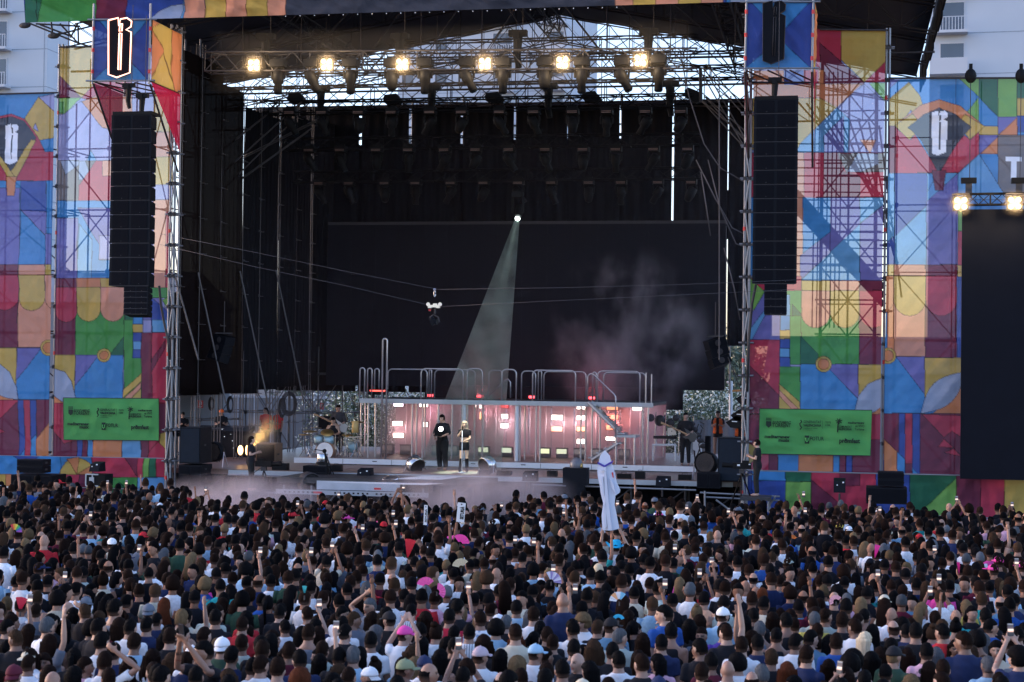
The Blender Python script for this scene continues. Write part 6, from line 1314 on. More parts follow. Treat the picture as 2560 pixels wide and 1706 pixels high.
def fade_material():
    m = objcol('faded_short_hair', .75, (60, 60, 6), 1.0, .6, .05, .9); m.name = 'faded_short_hair'; t = m.node_tree; b = t.nodes['Principled BSDF']
    src = b.inputs['Base Color'].links[0].from_socket; tc = N(t, 'ShaderNodeTexCoord'); sx = N(t, 'ShaderNodeSeparateXYZ'); t.links.new(tc.outputs['Object'], sx.inputs[0])
    mr = N(t, 'ShaderNodeMapRange'); mr.inputs['From Min'].default_value = .0; mr.inputs['From Max'].default_value = -.075; mr.inputs['To Max'].default_value = .8; t.links.new(sx.outputs[2], mr.inputs['Value'])
    mx = N(t, 'ShaderNodeMix', data_type='RGBA'); t.links.new(mr.outputs[0], mx.inputs['Factor']); t.links.new(src, mx.inputs['A']); mx.inputs['B'].default_value = (.17, .10, .075, 1); t.links.new(mx.outputs['Result'], b.inputs['Base Color']); return m
M_fade = fade_material()
M_cloth = objcol('woven_cotton', .85, (9, 9, 5), 1.0, .16, .2, .5)
M_capm = objcol('cap_cloth', .8, (12, 12, 12), 1.0, .12, .2, .2)
def striped():
    m, t, b = newmat('striped_cotton'); oi = N(t, 'ShaderNodeObjectInfo'); w = N(t, 'ShaderNodeTexWave', i_Scale=9.0, bands_direction='X'); t.links.new(coords(t), w.inputs['Vector'])
    mr = N(t, 'ShaderNodeMapRange'); mr.inputs['From Min'].default_value = .8; mr.inputs['From Max'].default_value = .9; t.links.new(w.outputs['Fac'], mr.inputs['Value'])
    mx = N(t, 'ShaderNodeMix', data_type='RGBA'); t.links.new(mr.outputs[0], mx.inputs['Factor']); t.links.new(oi.outputs['Color'], mx.inputs['A']); mx.inputs['B'].default_value = (.08, .10, .16, 1); t.links.new(mx.outputs['Result'], b.inputs['Base Color']); b.inputs['Roughness'].default_value = .85; return m
def blotched(c2, sc_):
    m, t, b = newmat('patterned_cotton'); oi = N(t, 'ShaderNodeObjectInfo'); w = N(t, 'ShaderNodeTexVoronoi', i_Scale=sc_); t.links.new(coords(t), w.inputs['Vector'])
    mr = N(t, 'ShaderNodeMapRange'); mr.inputs['From Min'].default_value = .3; mr.inputs['From Max'].default_value = .38; t.links.new(w.outputs['Distance'], mr.inputs['Value'])
    mx = N(t, 'ShaderNodeMix', data_type='RGBA'); t.links.new(mr.outputs[0], mx.inputs['Factor']); t.links.new(oi.outputs['Color'], mx.inputs['B']); mx.inputs['A'].default_value = (*c2, 1); t.links.new(mx.outputs['Result'], b.inputs['Base Color']); b.inputs['Roughness'].default_value = .85; return m
M_stripe, M_spots, M_floral = striped(), blotched((.02, .02, .03), 9.0), blotched((.25, .38, .55), 14.0)

def loft(mb, rings, n=20):      # rings: (x, y, z, rx, ry), horizontal ellipses
    vs = []
    for x, y, z, rx, ry in rings:
        for k in range(n): t = 2*math.pi*k/n; vs.append((x+rx*math.cos(t), y+ry*math.sin(t), z))
    fs = [(i*n+k, i*n+(k+1) % n, (i+1)*n+(k+1) % n, (i+1)*n+k) for i in range(len(rings)-1) for k in range(n)]
    fs.append(tuple(reversed(range(n)))); fs.append(tuple((len(rings)-1)*n+k for k in range(n))); mb.add(vs, fs)
def remesh(mb, vox, name, smooth=3):
    me = mb.mesh(name); o = bpy.data.objects.new('tmp', me); COL.objects.link(o)
    md = o.modifiers.new('r', 'REMESH'); md.mode = 'VOXEL'; md.voxel_size = vox; md.use_smooth_shade = True
    if smooth: s = o.modifiers.new('s', 'SMOOTH'); s.iterations = smooth; s.factor = .5
    dg = bpy.context.evaluated_depsgraph_get(); out = bpy.data.meshes.new_from_object(o.evaluated_get(dg)); out.name = name
    bpy.data.objects.remove(o); bpy.data.meshes.remove(me); return out
def add_col(me, V, C_):
    a = me.color_attributes.new('col', 'FLOAT_COLOR', 'POINT'); c4 = np.ones((len(V), 4), np.float32); c4[:, :3] = C_; a.data.foreach_set('color', c4.ravel())
ARMS = {'down': (((-.22, -.02, 1.13), (-.23, .07, .88)), ((.22, -.02, 1.13), (.23, .07, .88))),
        'front': (((-.22, .02, 1.14), (-.10, .21, 1.20)), ((.22, .02, 1.14), (.10, .21, 1.22))),
        'phone_one': (((-.22, .0, 1.13), (-.16, .20, 1.02)), ((.23, .17, 1.47), (.15, .26, 1.76))),
        'phone_two': (((-.22, .17, 1.46), (-.055, .30, 1.74)), ((.22, .17, 1.46), (.055, .30, 1.74))),
        'reach': (((-.22, .0, 1.13), (-.16, .20, 1.02)), ((.22, .04, 1.66), (.19, .06, 1.94))),
        'reach_left': (((-.22, .04, 1.66), (-.20, .06, 1.94)), ((.22, .0, 1.13), (.16, .20, 1.02))),
        'head_hand': (((-.22, .0, 1.13), (-.16, .20, 1.02)), ((.40, -.02, 1.58), (.16, -.06, 1.76))),
        'both_up': (((-.24, .05, 1.64), (-.17, .12, 1.90)), ((.24, .05, 1.64), (.17, .12, 1.90)))}
LEGS = (((-.10, .03, .49), (-.11, -.01, .09)), ((.10, .03, .49), (.11, -.01, .09)))
NECK = Vector((0, -.005, 1.50)); HC = Vector((0, .02, 1.600))
def head_matrix(yaw, pitch=0): return Matrix.Rotation(yaw, 3, 'Z') @ Matrix.Rotation(pitch, 3, 'X')
def hand(mb, wrist, d, curl=.5, up_=Vector((0, 1, 0)), side=1, k=1.0):
    d = d.normalized(); s = d.cross(up_); s = s.normalized() if s.length > .1 else Vector((1, 0, 0)); nrm = s.cross(d).normalized()
    M = Matrix((s, nrm, d)).transposed()
    mb.ell(wrist+d*.045*k, (.040*k, .016*k, .055*k), 10, 8, M)
    for q, (x, L_) in enumerate(((-.030, .062), (-.010, .074), (.011, .070), (.030, .055))):
        b = wrist+d*.082*k+s*x*k; m_ = b+(d*math.cos(curl*.6)+nrm*math.sin(curl*.6))*L_*.5*k; e_ = m_+(d*math.cos(curl*1.5)+nrm*math.sin(curl*1.5))*L_*.5*k
        mb.tube([b, m_, e_], [.0095*k, .0085*k, .0065*k], 6)
    b = wrist+d*.03*k+s*side*.036*k; m_ = b+(d*.6+s*side*.8+nrm*.2)*.035*k; mb.tube([b, m_, m_+(d*.9+s*side*.25+nrm*.35)*.032*k], [.012*k, .010*k, .008*k], 6)
def body_mesh(name, arms='down', yaw=0.0, pitch=0.0, legs=LEGS, fem=False, lean=0.0, vox=.0135, curl=.5, seated=False, legr=1.0):
    mb = MB(); sw = .155 if fem else .172
    rings = [(0, 0, .84, .10, .085), (0, -.005, .88, .158, .115), (0, -.01, .96, .165, .12), (0, 0, 1.06, .128 if fem else .14, .095), (0, 0, 1.16, .135 if fem else .15, .10), (0, .005, 1.27, .155 if fem else .17, .115), (0, 0, 1.36, .165 if fem else .18, .10), (0, -.005, 1.415, .13 if fem else .15, .08), (0, -.012, 1.455, .104, .070), (0, -.01, 1.495, .068, .060), (0, .0, 1.55, .058, .058)]
    loft(mb, rings)
    A = ARMS[arms] if isinstance(arms, str) else arms
    for s, (el_, wr_) in zip((-1, 1), A):
        sh_ = Vector((s*sw, 0, 1.385)); el_, wr_ = Vector(el_), Vector(wr_); lift = max(0, min(1, (el_.z-1.2)/.4)); sh_.z += .03*lift
        mb.ell(sh_, (.055, .055, .055), 10, 8); mid = sh_.lerp(el_, .5); m2 = el_.lerp(wr_, .35)
        mb.tube([sh_, mid, el_, m2, wr_, wr_+(wr_-el_).normalized()*.03], [.050, .046 if not fem else .04, .037, .038, .025, .024], 10)
        hand(mb, wr_, wr_-el_, curl, Vector((0, 1, 0)) if el_.z < wr_.z else Vector((0, 0, 1)), -s)
    for s, (kn, an) in zip((-1, 1), legs):
        hp = Vector((s*.085, 0, .90)); kn, an = Vector(kn), Vector(an)
        mb.tube([hp, hp.lerp(kn, .5), kn, kn.lerp(an, .35), an, an-Vector((0, 0, .03))], [.092*legr, .075*legr, .055, .056*legr, .036, .036], 12)
        mb.ell(an+Vector((0, .06, -.045)), (.042, .125, .04), 10, 8)
    H = head_matrix(yaw, pitch); hc = NECK+H@(HC-NECK)
    def hf(p):
        q = Vector(p)
        if q.z < 0 and q.y > 0: q.x *= 1-.28*min(1, -q.z/.115); q.y *= 1-.12*min(1, -q.z/.115)
        if q.z < 0 and q.y < 0: q.y *= 1-.35*min(1, -q.z/.115)
        if q.y > 0: q.y -= .010*math.exp(-((q.z-.012)/.018)**2)*min(1, abs(q.x)/.03) if abs(q.x) < .06 else 0
        return q
    mb.ell(hc, (.074, .096, .118), 26, 20, H, hf)
    P = lambda x, y, z: hc+H@Vector((x, y, z))
    mb.tube([P(0, .088, .018), P(0, .106, -.018), P(0, .096, -.030)], [.008, .0135, .010], 8); mb.tube([P(-.014, .094, -.027), P(.014, .094, -.027)], .009, 6)
    mb.tube([P(-.02, .084, -.058), P(0, .093, -.056), P(.02, .084, -.058)], [.006, .009, .006], 6); mb.ell(P(0, .078, -.098), (.022, .018, .016), 8, 6)
    for s in (-1, 1): mb.ell(P(s*.078, -.004, -.004), (.009, .018, .030), 8, 6, H)
    me = remesh(mb, vox, name, 2); n = len(me.vertices); V = np.empty(n*3, np.float32); me.vertices.foreach_get('co', V); V = V.reshape(-1, 3)
    L_ = (V-np.array(hc))@np.array(H); C_ = np.ones((n, 3), np.float32); f = (L_[:, 1] > .05)
    for s in (-1, 1):
        e_ = f & (np.hypot((L_[:, 0]-s*.031)/.017, (L_[:, 2]-.010)/.009) < 1); C_[e_] = (.12, .12, .14)
        b_ = f & (np.abs(L_[:, 0]-s*.032) < .022) & (np.abs(L_[:, 2]-.032) < .006); C_[b_] = (.25, .2, .18)
    C_[f & (np.hypot(L_[:, 0]/.024, (L_[:, 2]+.056)/.011) < 1)] = (.8, .42, .42)
    add_col(me, V, C_); me.materials.append(M_skin); return me
def torso_cloth(name, kind, arms='down', fem=False, vox=.02):
    mb = MB(); g = .016; A = ARMS[arms] if isinstance(arms, str) else arms; sw = .155 if fem else .172
    top = {'tee': 1.482, 'tank': 1.43, 'strapless': 1.30, 'vest': 1.455, 'crop': 1.46, 'shirt': 1.47}[kind]; bot = {'crop': 1.17, 'tee': .86, 'shirt': .84}.get(kind, .88)
    full = [(0, -.01, .84, .175, .13), (0, -.01, .96, .172, .128), (0, 0, 1.06, .140 if fem else .158, .112), (0, 0, 1.16, .142 if fem else .164, .115), (0, .005, 1.27, .160 if fem else .178, .126), (0, 0, 1.36, .168 if fem else .185, .112), (0, -.005, 1.415, .135 if fem else .155, .09), (0, -.012, 1.455, .112, .080), (0, -.012, 1.487, .080, .070)]
    def at_z(z):
        for a, b in zip(full, full[1:]):
            if a[2] <= z <= b[2]: t = (z-a[2])/(b[2]-a[2]); return tuple(a[i]+(b[i]-a[i])*t for i in range(5))
        return full[-1]
    rings = [at_z(bot)] + [r_ for r_ in full if bot < r_[2] < top] + [at_z(top)]; rings = [(x, y, z, rx+g*.4, ry+g*.4) for x, y, z, rx, ry in rings]
    if kind == 'tank': rings = [r_ if r_[2] < 1.33 else (r_[0], r_[1], r_[2], r_[3]*.72, r_[4]) for r_ in rings]
    loft(mb, rings)
    if kind in ('tee', 'crop', 'shirt'):
        for s, (el_, wr_) in zip((-1, 1), A):
            sh_ = Vector((s*sw, 0, 1.385)); el_, wr_ = Vector(el_), Vector(wr_); sh_.z += .03*max(0, min(1, (el_.z-1.2)/.4)); e_ = sh_.lerp(el_, .62)
            mb.ell(sh_, (.068, .07, .066), 10, 8)
            if kind == 'shirt': mb.tube([sh_, sh_.lerp(el_, .5), el_, el_.lerp(wr_, .15)], [.066, .062, .056, .052], 10)
            else: mb.tube([sh_, e_], [.064, .062], 10)
    me = remesh(mb, vox, name, 1)
    n = len(me.vertices); V = np.empty(n*3, np.float32); me.vertices.foreach_get('co', V); V = V.reshape(-1, 3).copy()
    for i in range(n):
        q = Vector(V[i]); V[i, 1] += .010*mnoise.noise(q*9)+.006*mnoise.noise(Vector((q.x*7+q.z*9, 3, q.z*3))*2); V[i, 0] += .006*mnoise.noise(q*8+Vector((5, 0, 0)))
    me.vertices.foreach_set('co', V.ravel()); return me
def leg_cloth(name, legs=LEGS, short=False, wide=1.0, vox=.022):
    mb = MB(); loft(mb, [(0, -.005, .80, .15, .115), (0, -.01, .90, .172, .128), (0, -.01, .99, .165, .122), (0, 0, 1.03, .150, .108)])
    for s, (kn, an) in zip((-1, 1), legs):
        hp = Vector((s*.085, 0, .90)); kn, an = Vector(kn), Vector(an)
        if short: mb.tube([hp, hp.lerp(kn, .42)], [.098, .09], 12)
        else: mb.tube([hp, hp.lerp(kn, .5), kn, kn.lerp(an, .5), an], [.104*wide, .09*wide, .074*wide, .068*wide, .060*wide], 12)
    return remesh(mb, vox, name, 2)
# hair in head space (origin at the head centre, face towards +Y)
def hair_mesh(style, seed=0):
    mb = MB(); mb.sm = True; rg = random.Random(seed); off = Vector((rg.uniform(0, 50),)*3)
    def cap(rx, ry, rz, amp, fr=22, low=-.05, nu=32, nv=24, c=Vector((0, -.012, .014)), fringe=.045):
        def fn(p):
            q = Vector(p); n_ = mnoise.noise(q*fr+off)
            if style in ('short', 'tall', 'buzz') and q.z < .02 and abs(q.y+.0) < .05: q.x *= .90; q = q*(1+amp*n_*2+amp*.8*mnoise.noise(q*fr*2.3+off))
            if q.y > .01 and q.z < fringe:      # leave the face free
                t = min(1, (fringe-q.z)/.03); q = q.lerp(Vector((q.x*.80, q.y*.62, q.z)), t)
            if q.z < low: q.z = low+(q.z-low)*.25; q.x *= .9; q.y *= .88
            return q
        mb.ell(c, (rx, ry, rz), nu, nv, None, fn)
    def curtain(zb, w0, w1, dep, amp, n=30, y0=-.055):
        rings = 12; vs = []
        for j in range(rings+1):
            t = j/rings; z = .05+(zb-.05)*t; w = w0+(w1-w0)*t; d = dep*(1-.25*t)
            taper = 1 if t < .85 else 1-.5*(t-.85)/.15
            for k in range(n):
                a = 2*math.pi*k/n; st = 1+amp*math.sin(k*2.7+seed)+amp*mnoise.noise(Vector((k*.9, z*9, seed)))*1.6
                vs.append((w*math.cos(a)*st*taper, y0-.02*t+d*math.sin(a)*st*(1 if math.sin(a) < 0 else .8), z))
        fs = [(i*n+k, i*n+(k+1) % n, (i+1)*n+(k+1) % n, (i+1)*n+k) for i in range(rings) for k in range(n)]; fs.append(tuple((rings)*n+k for k in range(n))); fs.append(tuple(reversed(range(n)))); mb.add(vs, fs)
    if style == 'short': cap(.083, .103, .121, .055, 30, -.07)
    elif style == 'tall': cap(.087, .105, .130, .085, 26, -.055, c=Vector((0, -.01, .022)))
    elif style == 'buzz': cap(.078, .099, .119, .014, 40, -.065, c=Vector((0, -.006, .007)))
    elif style == 'ring':       # hair round the sides of a bald crown
        def fn(p):
            q = Vector(p); q *= 1+.02*mnoise.noise(q*40); q.z = min(q.z, .040+.012*mnoise.noise(q*22)); q.z = max(q.z, -.075)
            return q if q.y < .02 else Vector((q.x*.8, q.y*.5, q.z))
        mb.ell((0, -.008, .0), (.0815, .101, .115), 26, 18, None, fn)
    elif style == 'long': cap(.088, .104, .124, .02, 14, -.09); curtain(-.42, .088, .118, .058, .05)
    elif style == 'wavy': cap(.094, .108, .126, .05, 16, -.09); curtain(-.36, .100, .140, .074, .13)
    elif style == 'bob': cap(.092, .106, .124, .03, 14, -.09); curtain(-.16, .094, .104, .066, .06)
    elif style == 'pony':
        cap(.081, .101, .119, .012, 20, -.06); mb.ell((0, -.115, .06), (.026, .03, .026), 10, 8)
        mb.tube([(0, -.12, .06), (0, -.16, .02), (0, -.15, -.12), (.01, -.125, -.28), (.012, -.12, -.36)], [.020, .034, .036, .028, .008], 10)
    elif style == 'bun': cap(.081, .101, .119, .012, 20, -.06); mb.ell((0, -.06, .13), (.045, .045, .04), 14, 10, None, lambda p: Vector(p)*(1+.1*mnoise.noise(Vector(p)*60)))
    elif style == 'curly': cap(.112, .125, .140, .085, 26, -.07, 38, 28, fringe=.03)
    mb.v = [(x+rg.uniform(-.004, .004), y+rg.uniform(-.004, .004), z+rg.uniform(-.004, .004)) for x, y, z in mb.v]
    me = mb.mesh('hair_'+style); me.materials.append(M_fade if style in ('short', 'tall', 'buzz', 'ring') else M_hair); return me
def cap_mesh(back):
    mb = MB(); mb.sm = True
    def fn(p): q = Vector(p); q.z = max(q.z, 0.0); q.z *= 1.0 if q.y < 0 else .95; return q
    mb.ell((0, -.006, .028), (.090, .110, .105), 26, 18, None, fn)
    s = -1 if back else 1; vs = []; n = 12
    for j, (r_, z) in enumerate(((.088, .036), (.165, .018)) if not back else ((.088, .034), (.132, -.012))):
        for k in range(n+1): a = math.pi*(k/n)*.84+math.pi*.08; vs.append((r_*.95*math.cos(a)*(1 if j == 0 else .62), s*(r_*math.sin(a)+(.0 if j == 0 else .02)), z))
    mb.add(vs, [(k, k+1, n+2+k, n+1+k) if s > 0 else (k+1, k, n+1+k, n+2+k) for k in range(n)])
    mb.add([(x, y, z-.006) for x, y, z in vs], [(k, k+1, n+2+k, n+1+k) for k in range(n)]); mb.ell((0, -.006, .134), (.01, .01, .006), 8, 6)
    me = mb.mesh('cap'); me.materials.append(M_capm); return me
def hat_mesh():
    mb = MB(); mb.sm = True; mb.lathe((0, 0, .03), [(.088, 0), (.20, -.012), (.205, -.005), (.092, .02), (.086, .10), (.06, .13), (.02, .115)], 22); me = mb.mesh('cowboy_hat')
    V = np.empty(len(me.vertices)*3, np.float32); me.vertices.foreach_get('co', V); V = V.reshape(-1, 3); r_ = np.abs(V[:, 0]); V[:, 2] += np.where(r_ > .1, (r_-.1)*.9, 0); me.vertices.foreach_set('co', V.ravel()); me.materials.append(M_capm); return me
_cache = {}
def cached(key, fn):
    if key not in _cache: _cache[key] = fn()
    return _cache[key]
HAIRC = {'bk': (.004, .0035, .004), 'br': (.011, .0055, .004), 'mb': (.036, .020, .012), 'bl': (.12, .078, .042), 'rd': (.070, .020, .009), 'gy': (.075, .08, .09), 'pl': (.62, .50, .34)}
HAIRN = {'bk': 'black', 'br': 'dark brown', 'mb': 'mid brown', 'bl': 'dark blond', 'rd': 'auburn', 'gy': 'grey', 'pl': 'pale blond'}
SHC = {'w': (.80, .81, .84), 'k': (.014, .014, .018), 'n': (.02, .03, .085), 'b': (.025, .09, .33), 'lb': (.32, .50, .66), 'g': (.13, .15, .19), 'gn': (.40, .46, .42), 'p': (.75, .08, .35), 'pp': (.70, .40, .50), 'r': (.50, .03, .04), 'o': (.75, .20, .05), 'c': (.60, .54, .42), 'm': (.10, .015, .03), 'y': (.70, .55, .12), 'dg': (.035, .075, .05), 'sb': (.12, .24, .36), 'pe': (.70, .38, .24), 'pu': (.07, .04, .28), 't': (.03, .32, .32), 'rb': (.45, .02, .05)}
SHN = {'w': 'white', 'k': 'black', 'n': 'navy', 'b': 'royal blue', 'lb': 'light blue', 'g': 'dark grey', 'gn': 'pale sage green', 'p': 'hot pink', 'pp': 'pale pink', 'r': 'red', 'o': 'orange', 'c': 'cream', 'm': 'maroon', 'y': 'yellow', 'dg': 'dark green', 'sb': 'steel blue', 'pe': 'peach', 'pu': 'purple', 't': 'teal', 'rb': 'red and navy'}
STN = {'short': 'short %s hair', 'tall': 'thick short %s hair', 'buzz': 'cropped %s hair', 'ring': 'a bald crown in %s hair', 'long': 'long straight %s hair', 'wavy': 'long wavy %s hair', 'bob': 'chin-length %s hair', 'pony': 'a %s ponytail', 'bun': 'a %s top bun', 'curly': 'curly %s hair', 'bald': 'a bald head'}
KN = {'tee': 't-shirt', 'tank': 'tank top', 'strapless': 'strapless top', 'vest': 'vest', 'crop': 'crop top', 'shirt': 'shirt'}
def person(loc, H=1.72, rz=0.0, hair=('short', 'bk'), top=('tee', 'w'), arms='down', yaw=0.0, pitch=0.0, fem=None, cap=None, skin=None, legs=None, lcol=(.03, .035, .05), lshort=False, mat=None, variant=0, legmesh=None, poskey=None):
    """one person: the body is one continuous mesh; hair, clothing and cap are its children"""
    fem = (hair[0] in ('long', 'wavy', 'bob', 'pony', 'bun')) if fem is None else fem
    key = ('body', poskey or arms, round(yaw, 1), round(pitch, 1), fem); LG_ = legs or LEGS
    me = cached(key, lambda: body_mesh('person', arms, yaw, pitch, LG_, fem))
    o = bpy.data.objects.new('person', me); COL.objects.link(o); k = H/1.74; o.location = loc; o.rotation_euler = (0, 0, rz); o.scale = (k, k, k)
    sk = skin or (.42, .25, .19); o.color = (*sk, 1)
    def child(nm, me_, col, m_=None, head=False):
        c = bpy.data.objects.new(nm, me_); COL.objects.link(c); c.parent = o; c.color = (*col, 1)
        if not me_.materials: me_.materials.append(M_cloth)
        if m_: c.material_slots[0].link = 'OBJECT'; c.material_slots[0].material = m_
        if head:
            Hm = head_matrix(yaw, pitch); c.location = NECK+Hm@(HC-NECK); c.rotation_euler = Hm.to_euler()
        return c
    if top:
        child({'tee': 't_shirt', 'tank': 'tank_top', 'strapless': 'strapless_top', 'vest': 'vest', 'crop': 'crop_top', 'shirt': 'shirt'}[top[0]], cached(('top', top[0], poskey or arms, fem), lambda: torso_cloth('garment', top[0], arms, fem)), SHC[top[1]] if isinstance(top[1], str) else top[1], mat)
    child('trousers' if not lshort else 'shorts', cached(('leg', lshort, legmesh or poskey or 'std'), lambda: leg_cloth('trousers', LG_, lshort, 1.25 if legmesh == 'wide' else 1.0)), lcol)
    if hair and hair[0] != 'bald' and not (cap and hair[0] in ('short', 'tall', 'curly', 'bun')):
        hc_ = child('hair', cached(('hair', hair[0], variant % 4), lambda: hair_mesh(hair[0], variant % 4)), HAIRC[hair[1]], None, True); v_ = ((variant*37) % 11)/11; hc_.scale = (1.04+.12*v_, 1.03+.06*(1-v_), 1.0+.06*v_) if hair[0] not in ('short', 'buzz', 'ring', 'tall') else (1.0+.05*v_, 1.0+.05*(1-v_), 1.0+.06*v_)
    elif cap and hair and hair[0] != 'bald': child('hair', cached(('hair', 'buzz', 0), lambda: hair_mesh('buzz', 0)), HAIRC[hair[1]], None, True)
    if cap:
        if cap[0] == 'hat': child('hat', cached('hat', hat_mesh), SHC[cap[1]] if isinstance(cap[1], str) else cap[1], None, True)
        else: child('cap', cached(('cap', cap[0]), lambda: cap_mesh(cap[0] == 'back')), SHC[cap[1]] if isinstance(cap[1], str) else cap[1], None, True)
    return o
def wpt(o, p):      # a point of the person's body in world space
    return Matrix.LocRotScale(o.location, o.rotation_euler, o.scale) @ Vector(p)

# ---------------------------------------------------------------- people on and around the stage
PI = math.pi
def on(px_, Y, z): p = at(px_, 1100, Y); return (p.x, Y, z)
# singer
s_arms = (((-.20, .06, 1.14), (-.02, .22, 1.06)), ((.21, .07, 1.20), (.05, .19, 1.44)))
p = atz(1160, 1181, SZ)
si = person((p.x, p.y, SZ), 1.68, PI+.1, ('wavy', 'pl'), ('crop', 'k'), s_arms, 0, .05, True, None, (.62, .42, .28), (((-.09, .02, .49), (-.10, 0, .09)), ((.09, .03, .49), (.13, .03, .09))), (.02, .02, .022), True, poskey='singer')
tag(si, 'singer with pale blond wavy hair, black crop top and shorts, knee boots, holding the microphone', 'person')
mb = MB()
for s, (kn, an) in zip((-1, 1), (((-.09, .02, .47), (-.10, 0, .09)), ((.09, .03, .47), (.13, .03, .09)))):
    mb.tube([kn, an, Vector(an)-Vector((0, 0, .06))], [.068, .055, .055], 12); mb.ell(Vector(an)+Vector((0, .06, -.04)), (.05, .135, .048), 10, 8)
me = remesh(mb, .015, 'boots', 1); me.materials.append(M_black); c = bpy.data.objects.new('boots', me); COL.objects.link(c); c.parent = si
ms = wpt(si, (.045, .235, 1.52)); e = empty('microphone_stand', (ms.x, ms.y, SZ), 0, 'white microphone stand with a black microphone held by the singer', 'microphone')
bx = wpt(si, (.03, .33, 0)); mb = MB(); mb.sm = True; mb.tube([(bx.x, bx.y, SZ+.02), (ms.x, ms.y-.02, ms.z-.1)], .014, 8); mb.build('pole', M_white, e)
mb = MB(); mb.lathe((bx.x, bx.y, SZ), [(.13, .001), (.12, .02)], 16); mb.build('base', M_white, e)
mb = MB(); mb.tube([(ms.x, ms.y-.02, ms.z-.12), (ms.x, ms.y+.0, ms.z)], .016, 8); mb.ell((ms.x, ms.y, ms.z+.01), (.026, .026, .03), 10, 8); mb.build('microphone', M_black, e)
# camera man beside the singer
c_arms = (((-.26, .04, 1.14), (-.13, .26, 1.06)), ((.26, .04, 1.14), (.13, .26, 1.00)))
p = atz(1105, 1175, SZ)
cm = person((p.x, p.y, SZ), 1.86, PI-.25, ('short', 'br'), ('shirt', 'k'), c_arms, -.15, -.2, False, None, (.45, .27, .2), (((-.12, .05, .49), (-.15, .04, .09)), ((.11, .0, .49), (.10, -.05, .09))), (.014, .014, .016), False, poskey='camman', legmesh='wide')
tag(cm, 'camera man in loose black shirt and wide black trousers left of the singer', 'person')
mb = MB(); mb.sm = True; mb.tube([(-.085, 0, 0), (-.07, -.01, .10), (0, -.01, .137), (.07, -.01, .10), (.085, 0, 0)], .010, 6)
for s in (-1, 1): mb.ell((s*.086, 0, -.01), (.02, .035, .04), 10, 8)
hp_me = mb.mesh('headphones'); hp_me.materials.append(M_black)
def headphones(o, yaw=0, pitch=0): c = bpy.data.objects.new('headphones', hp_me); COL.objects.link(c); c.parent = o; Hm = head_matrix(yaw, pitch); c.location = NECK+Hm@(HC-NECK); c.rotation_euler = Hm.to_euler()
headphones(cm, -.15, -.2)
rc_ = wpt(cm, (-.02, .30, 1.18)); e = empty('camera_rig', rc_, 0, 'black hand-held camera rig with a bright round white lamp', 'camera')
mb = MB(); mb.box(rc_, (.22, .22, .2)); mb.box(rc_+Vector((.05, 0, -.18)), (.12, .1, .16)); mb.tube([rc_+Vector((-.18, .05, -.12)), rc_+Vector((.2, .05, -.1))], .015, 6); mb.lathe(rc_+Vector((0, -.12, 0)), [(.055, -.05), (.06, .03)], 12, Matrix.Rotation(PI/2, 3, 'X')); mb.tube([rc_+Vector((.05, 0, -.2)), rc_+Vector((.04, 0, -.42))], .02, 6); mb.box(rc_+Vector((.1, -.02, .12)), (.1, .05, .07)); mb.build('camera_body', M_black, e)
lp2 = at(1102, 1073, rc_.y-.12); mb = MB(); mb.lathe(lp2, [(.078, -.01), (.07, .01)], 20, Matrix.Rotation(PI/2, 3, 'X')); mb.build('round_lamp', emis('round_lamp_white', (1, 1, 1), 12), e)
mb = MB(); mb.tube([lp2+Vector((0, .02, 0)), rc_], .015, 6); mb.build('lamp_arm', M_black, e)
# instruments
def bass_guitar(o, label, bodycol, a=(-.16, .17, .98), b=(.62, .30, 1.34)):
    A, B = wpt(o, a), wpt(o, b); d = (B-A).normalized(); e = empty('bass_guitar', A, 0, label, 'guitar', 'bass guitars'); n_ = Vector((0, -1, 0)); s = d.cross(n_).normalized(); M = Matrix((d, n_, s)).transposed()
    mb = MB(); prof = [(-.22, -.13), (-.10, -.17), (.02, -.11), (.10, -.15), (.22, -.14), (.14, -.05), (.16, .05), (.28, .15), (.10, .13), (.0, .10), (-.12, .16), (-.22, .11)]
    mb.prism([tuple(A+M@Vector((x, -.02, z))) for x, z in prof], (0, 0, 0), tuple(M@Vector((0, .04, 0)))); mb.build('body', simple('guitar_paint'+bodycol, {'w': (.55, .55, .55), 'k': (.08, .08, .08)}[bodycol], .3), e)
    mb = MB(); mb.tube([A+M@Vector((.08, .03, 0)), B], [.028, .022], 6); mb.prism([tuple(B+M@Vector((x, -.0, z))) for x, z in ((0, -.03), (.16, -.05), (.18, .02), (0, .03))], (0, 0, 0), tuple(M@Vector((0, .02, 0)))); mb.build('neck', simple('maple_neck', (.45, .28, .15), .4), e)
    return e
g_arms = (((-.26, .02, 1.14), (-.10, .22, 1.02)), ((.27, .06, 1.14), (.42, .28, 1.26)))
p = at(845, 1080, 59.4); b1 = person((p.x, 59.4, PZ), 1.84, PI, ('short', 'br'), ('shirt', (.045, .045, .055)), g_arms, .35, -.25, False, None, (.40, .25, .2), poskey='bass', lcol=(.02, .02, .025)); tag(b1, 'bassist in dark grey shirt looking down, standing behind the drum kit', 'person')
bass_guitar(b1, 'bass guitar with a pale body held by the bassist behind the drum kit', 'w')
p = at(1714, 1100, 57.6); b2 = person((p.x, 57.6, PZ), 1.80, PI, ('short', 'bk'), ('shirt', 'k'), g_arms, .2, 0, False, None, (.36, .22, .17), poskey='bass', lcol=(.012, .012, .014)); tag(b2, 'bearded bass player in black standing at the right end of the riser', 'person')
bass_guitar(b2, 'dark bass guitar held by the bearded player at the right of the riser', 'k')
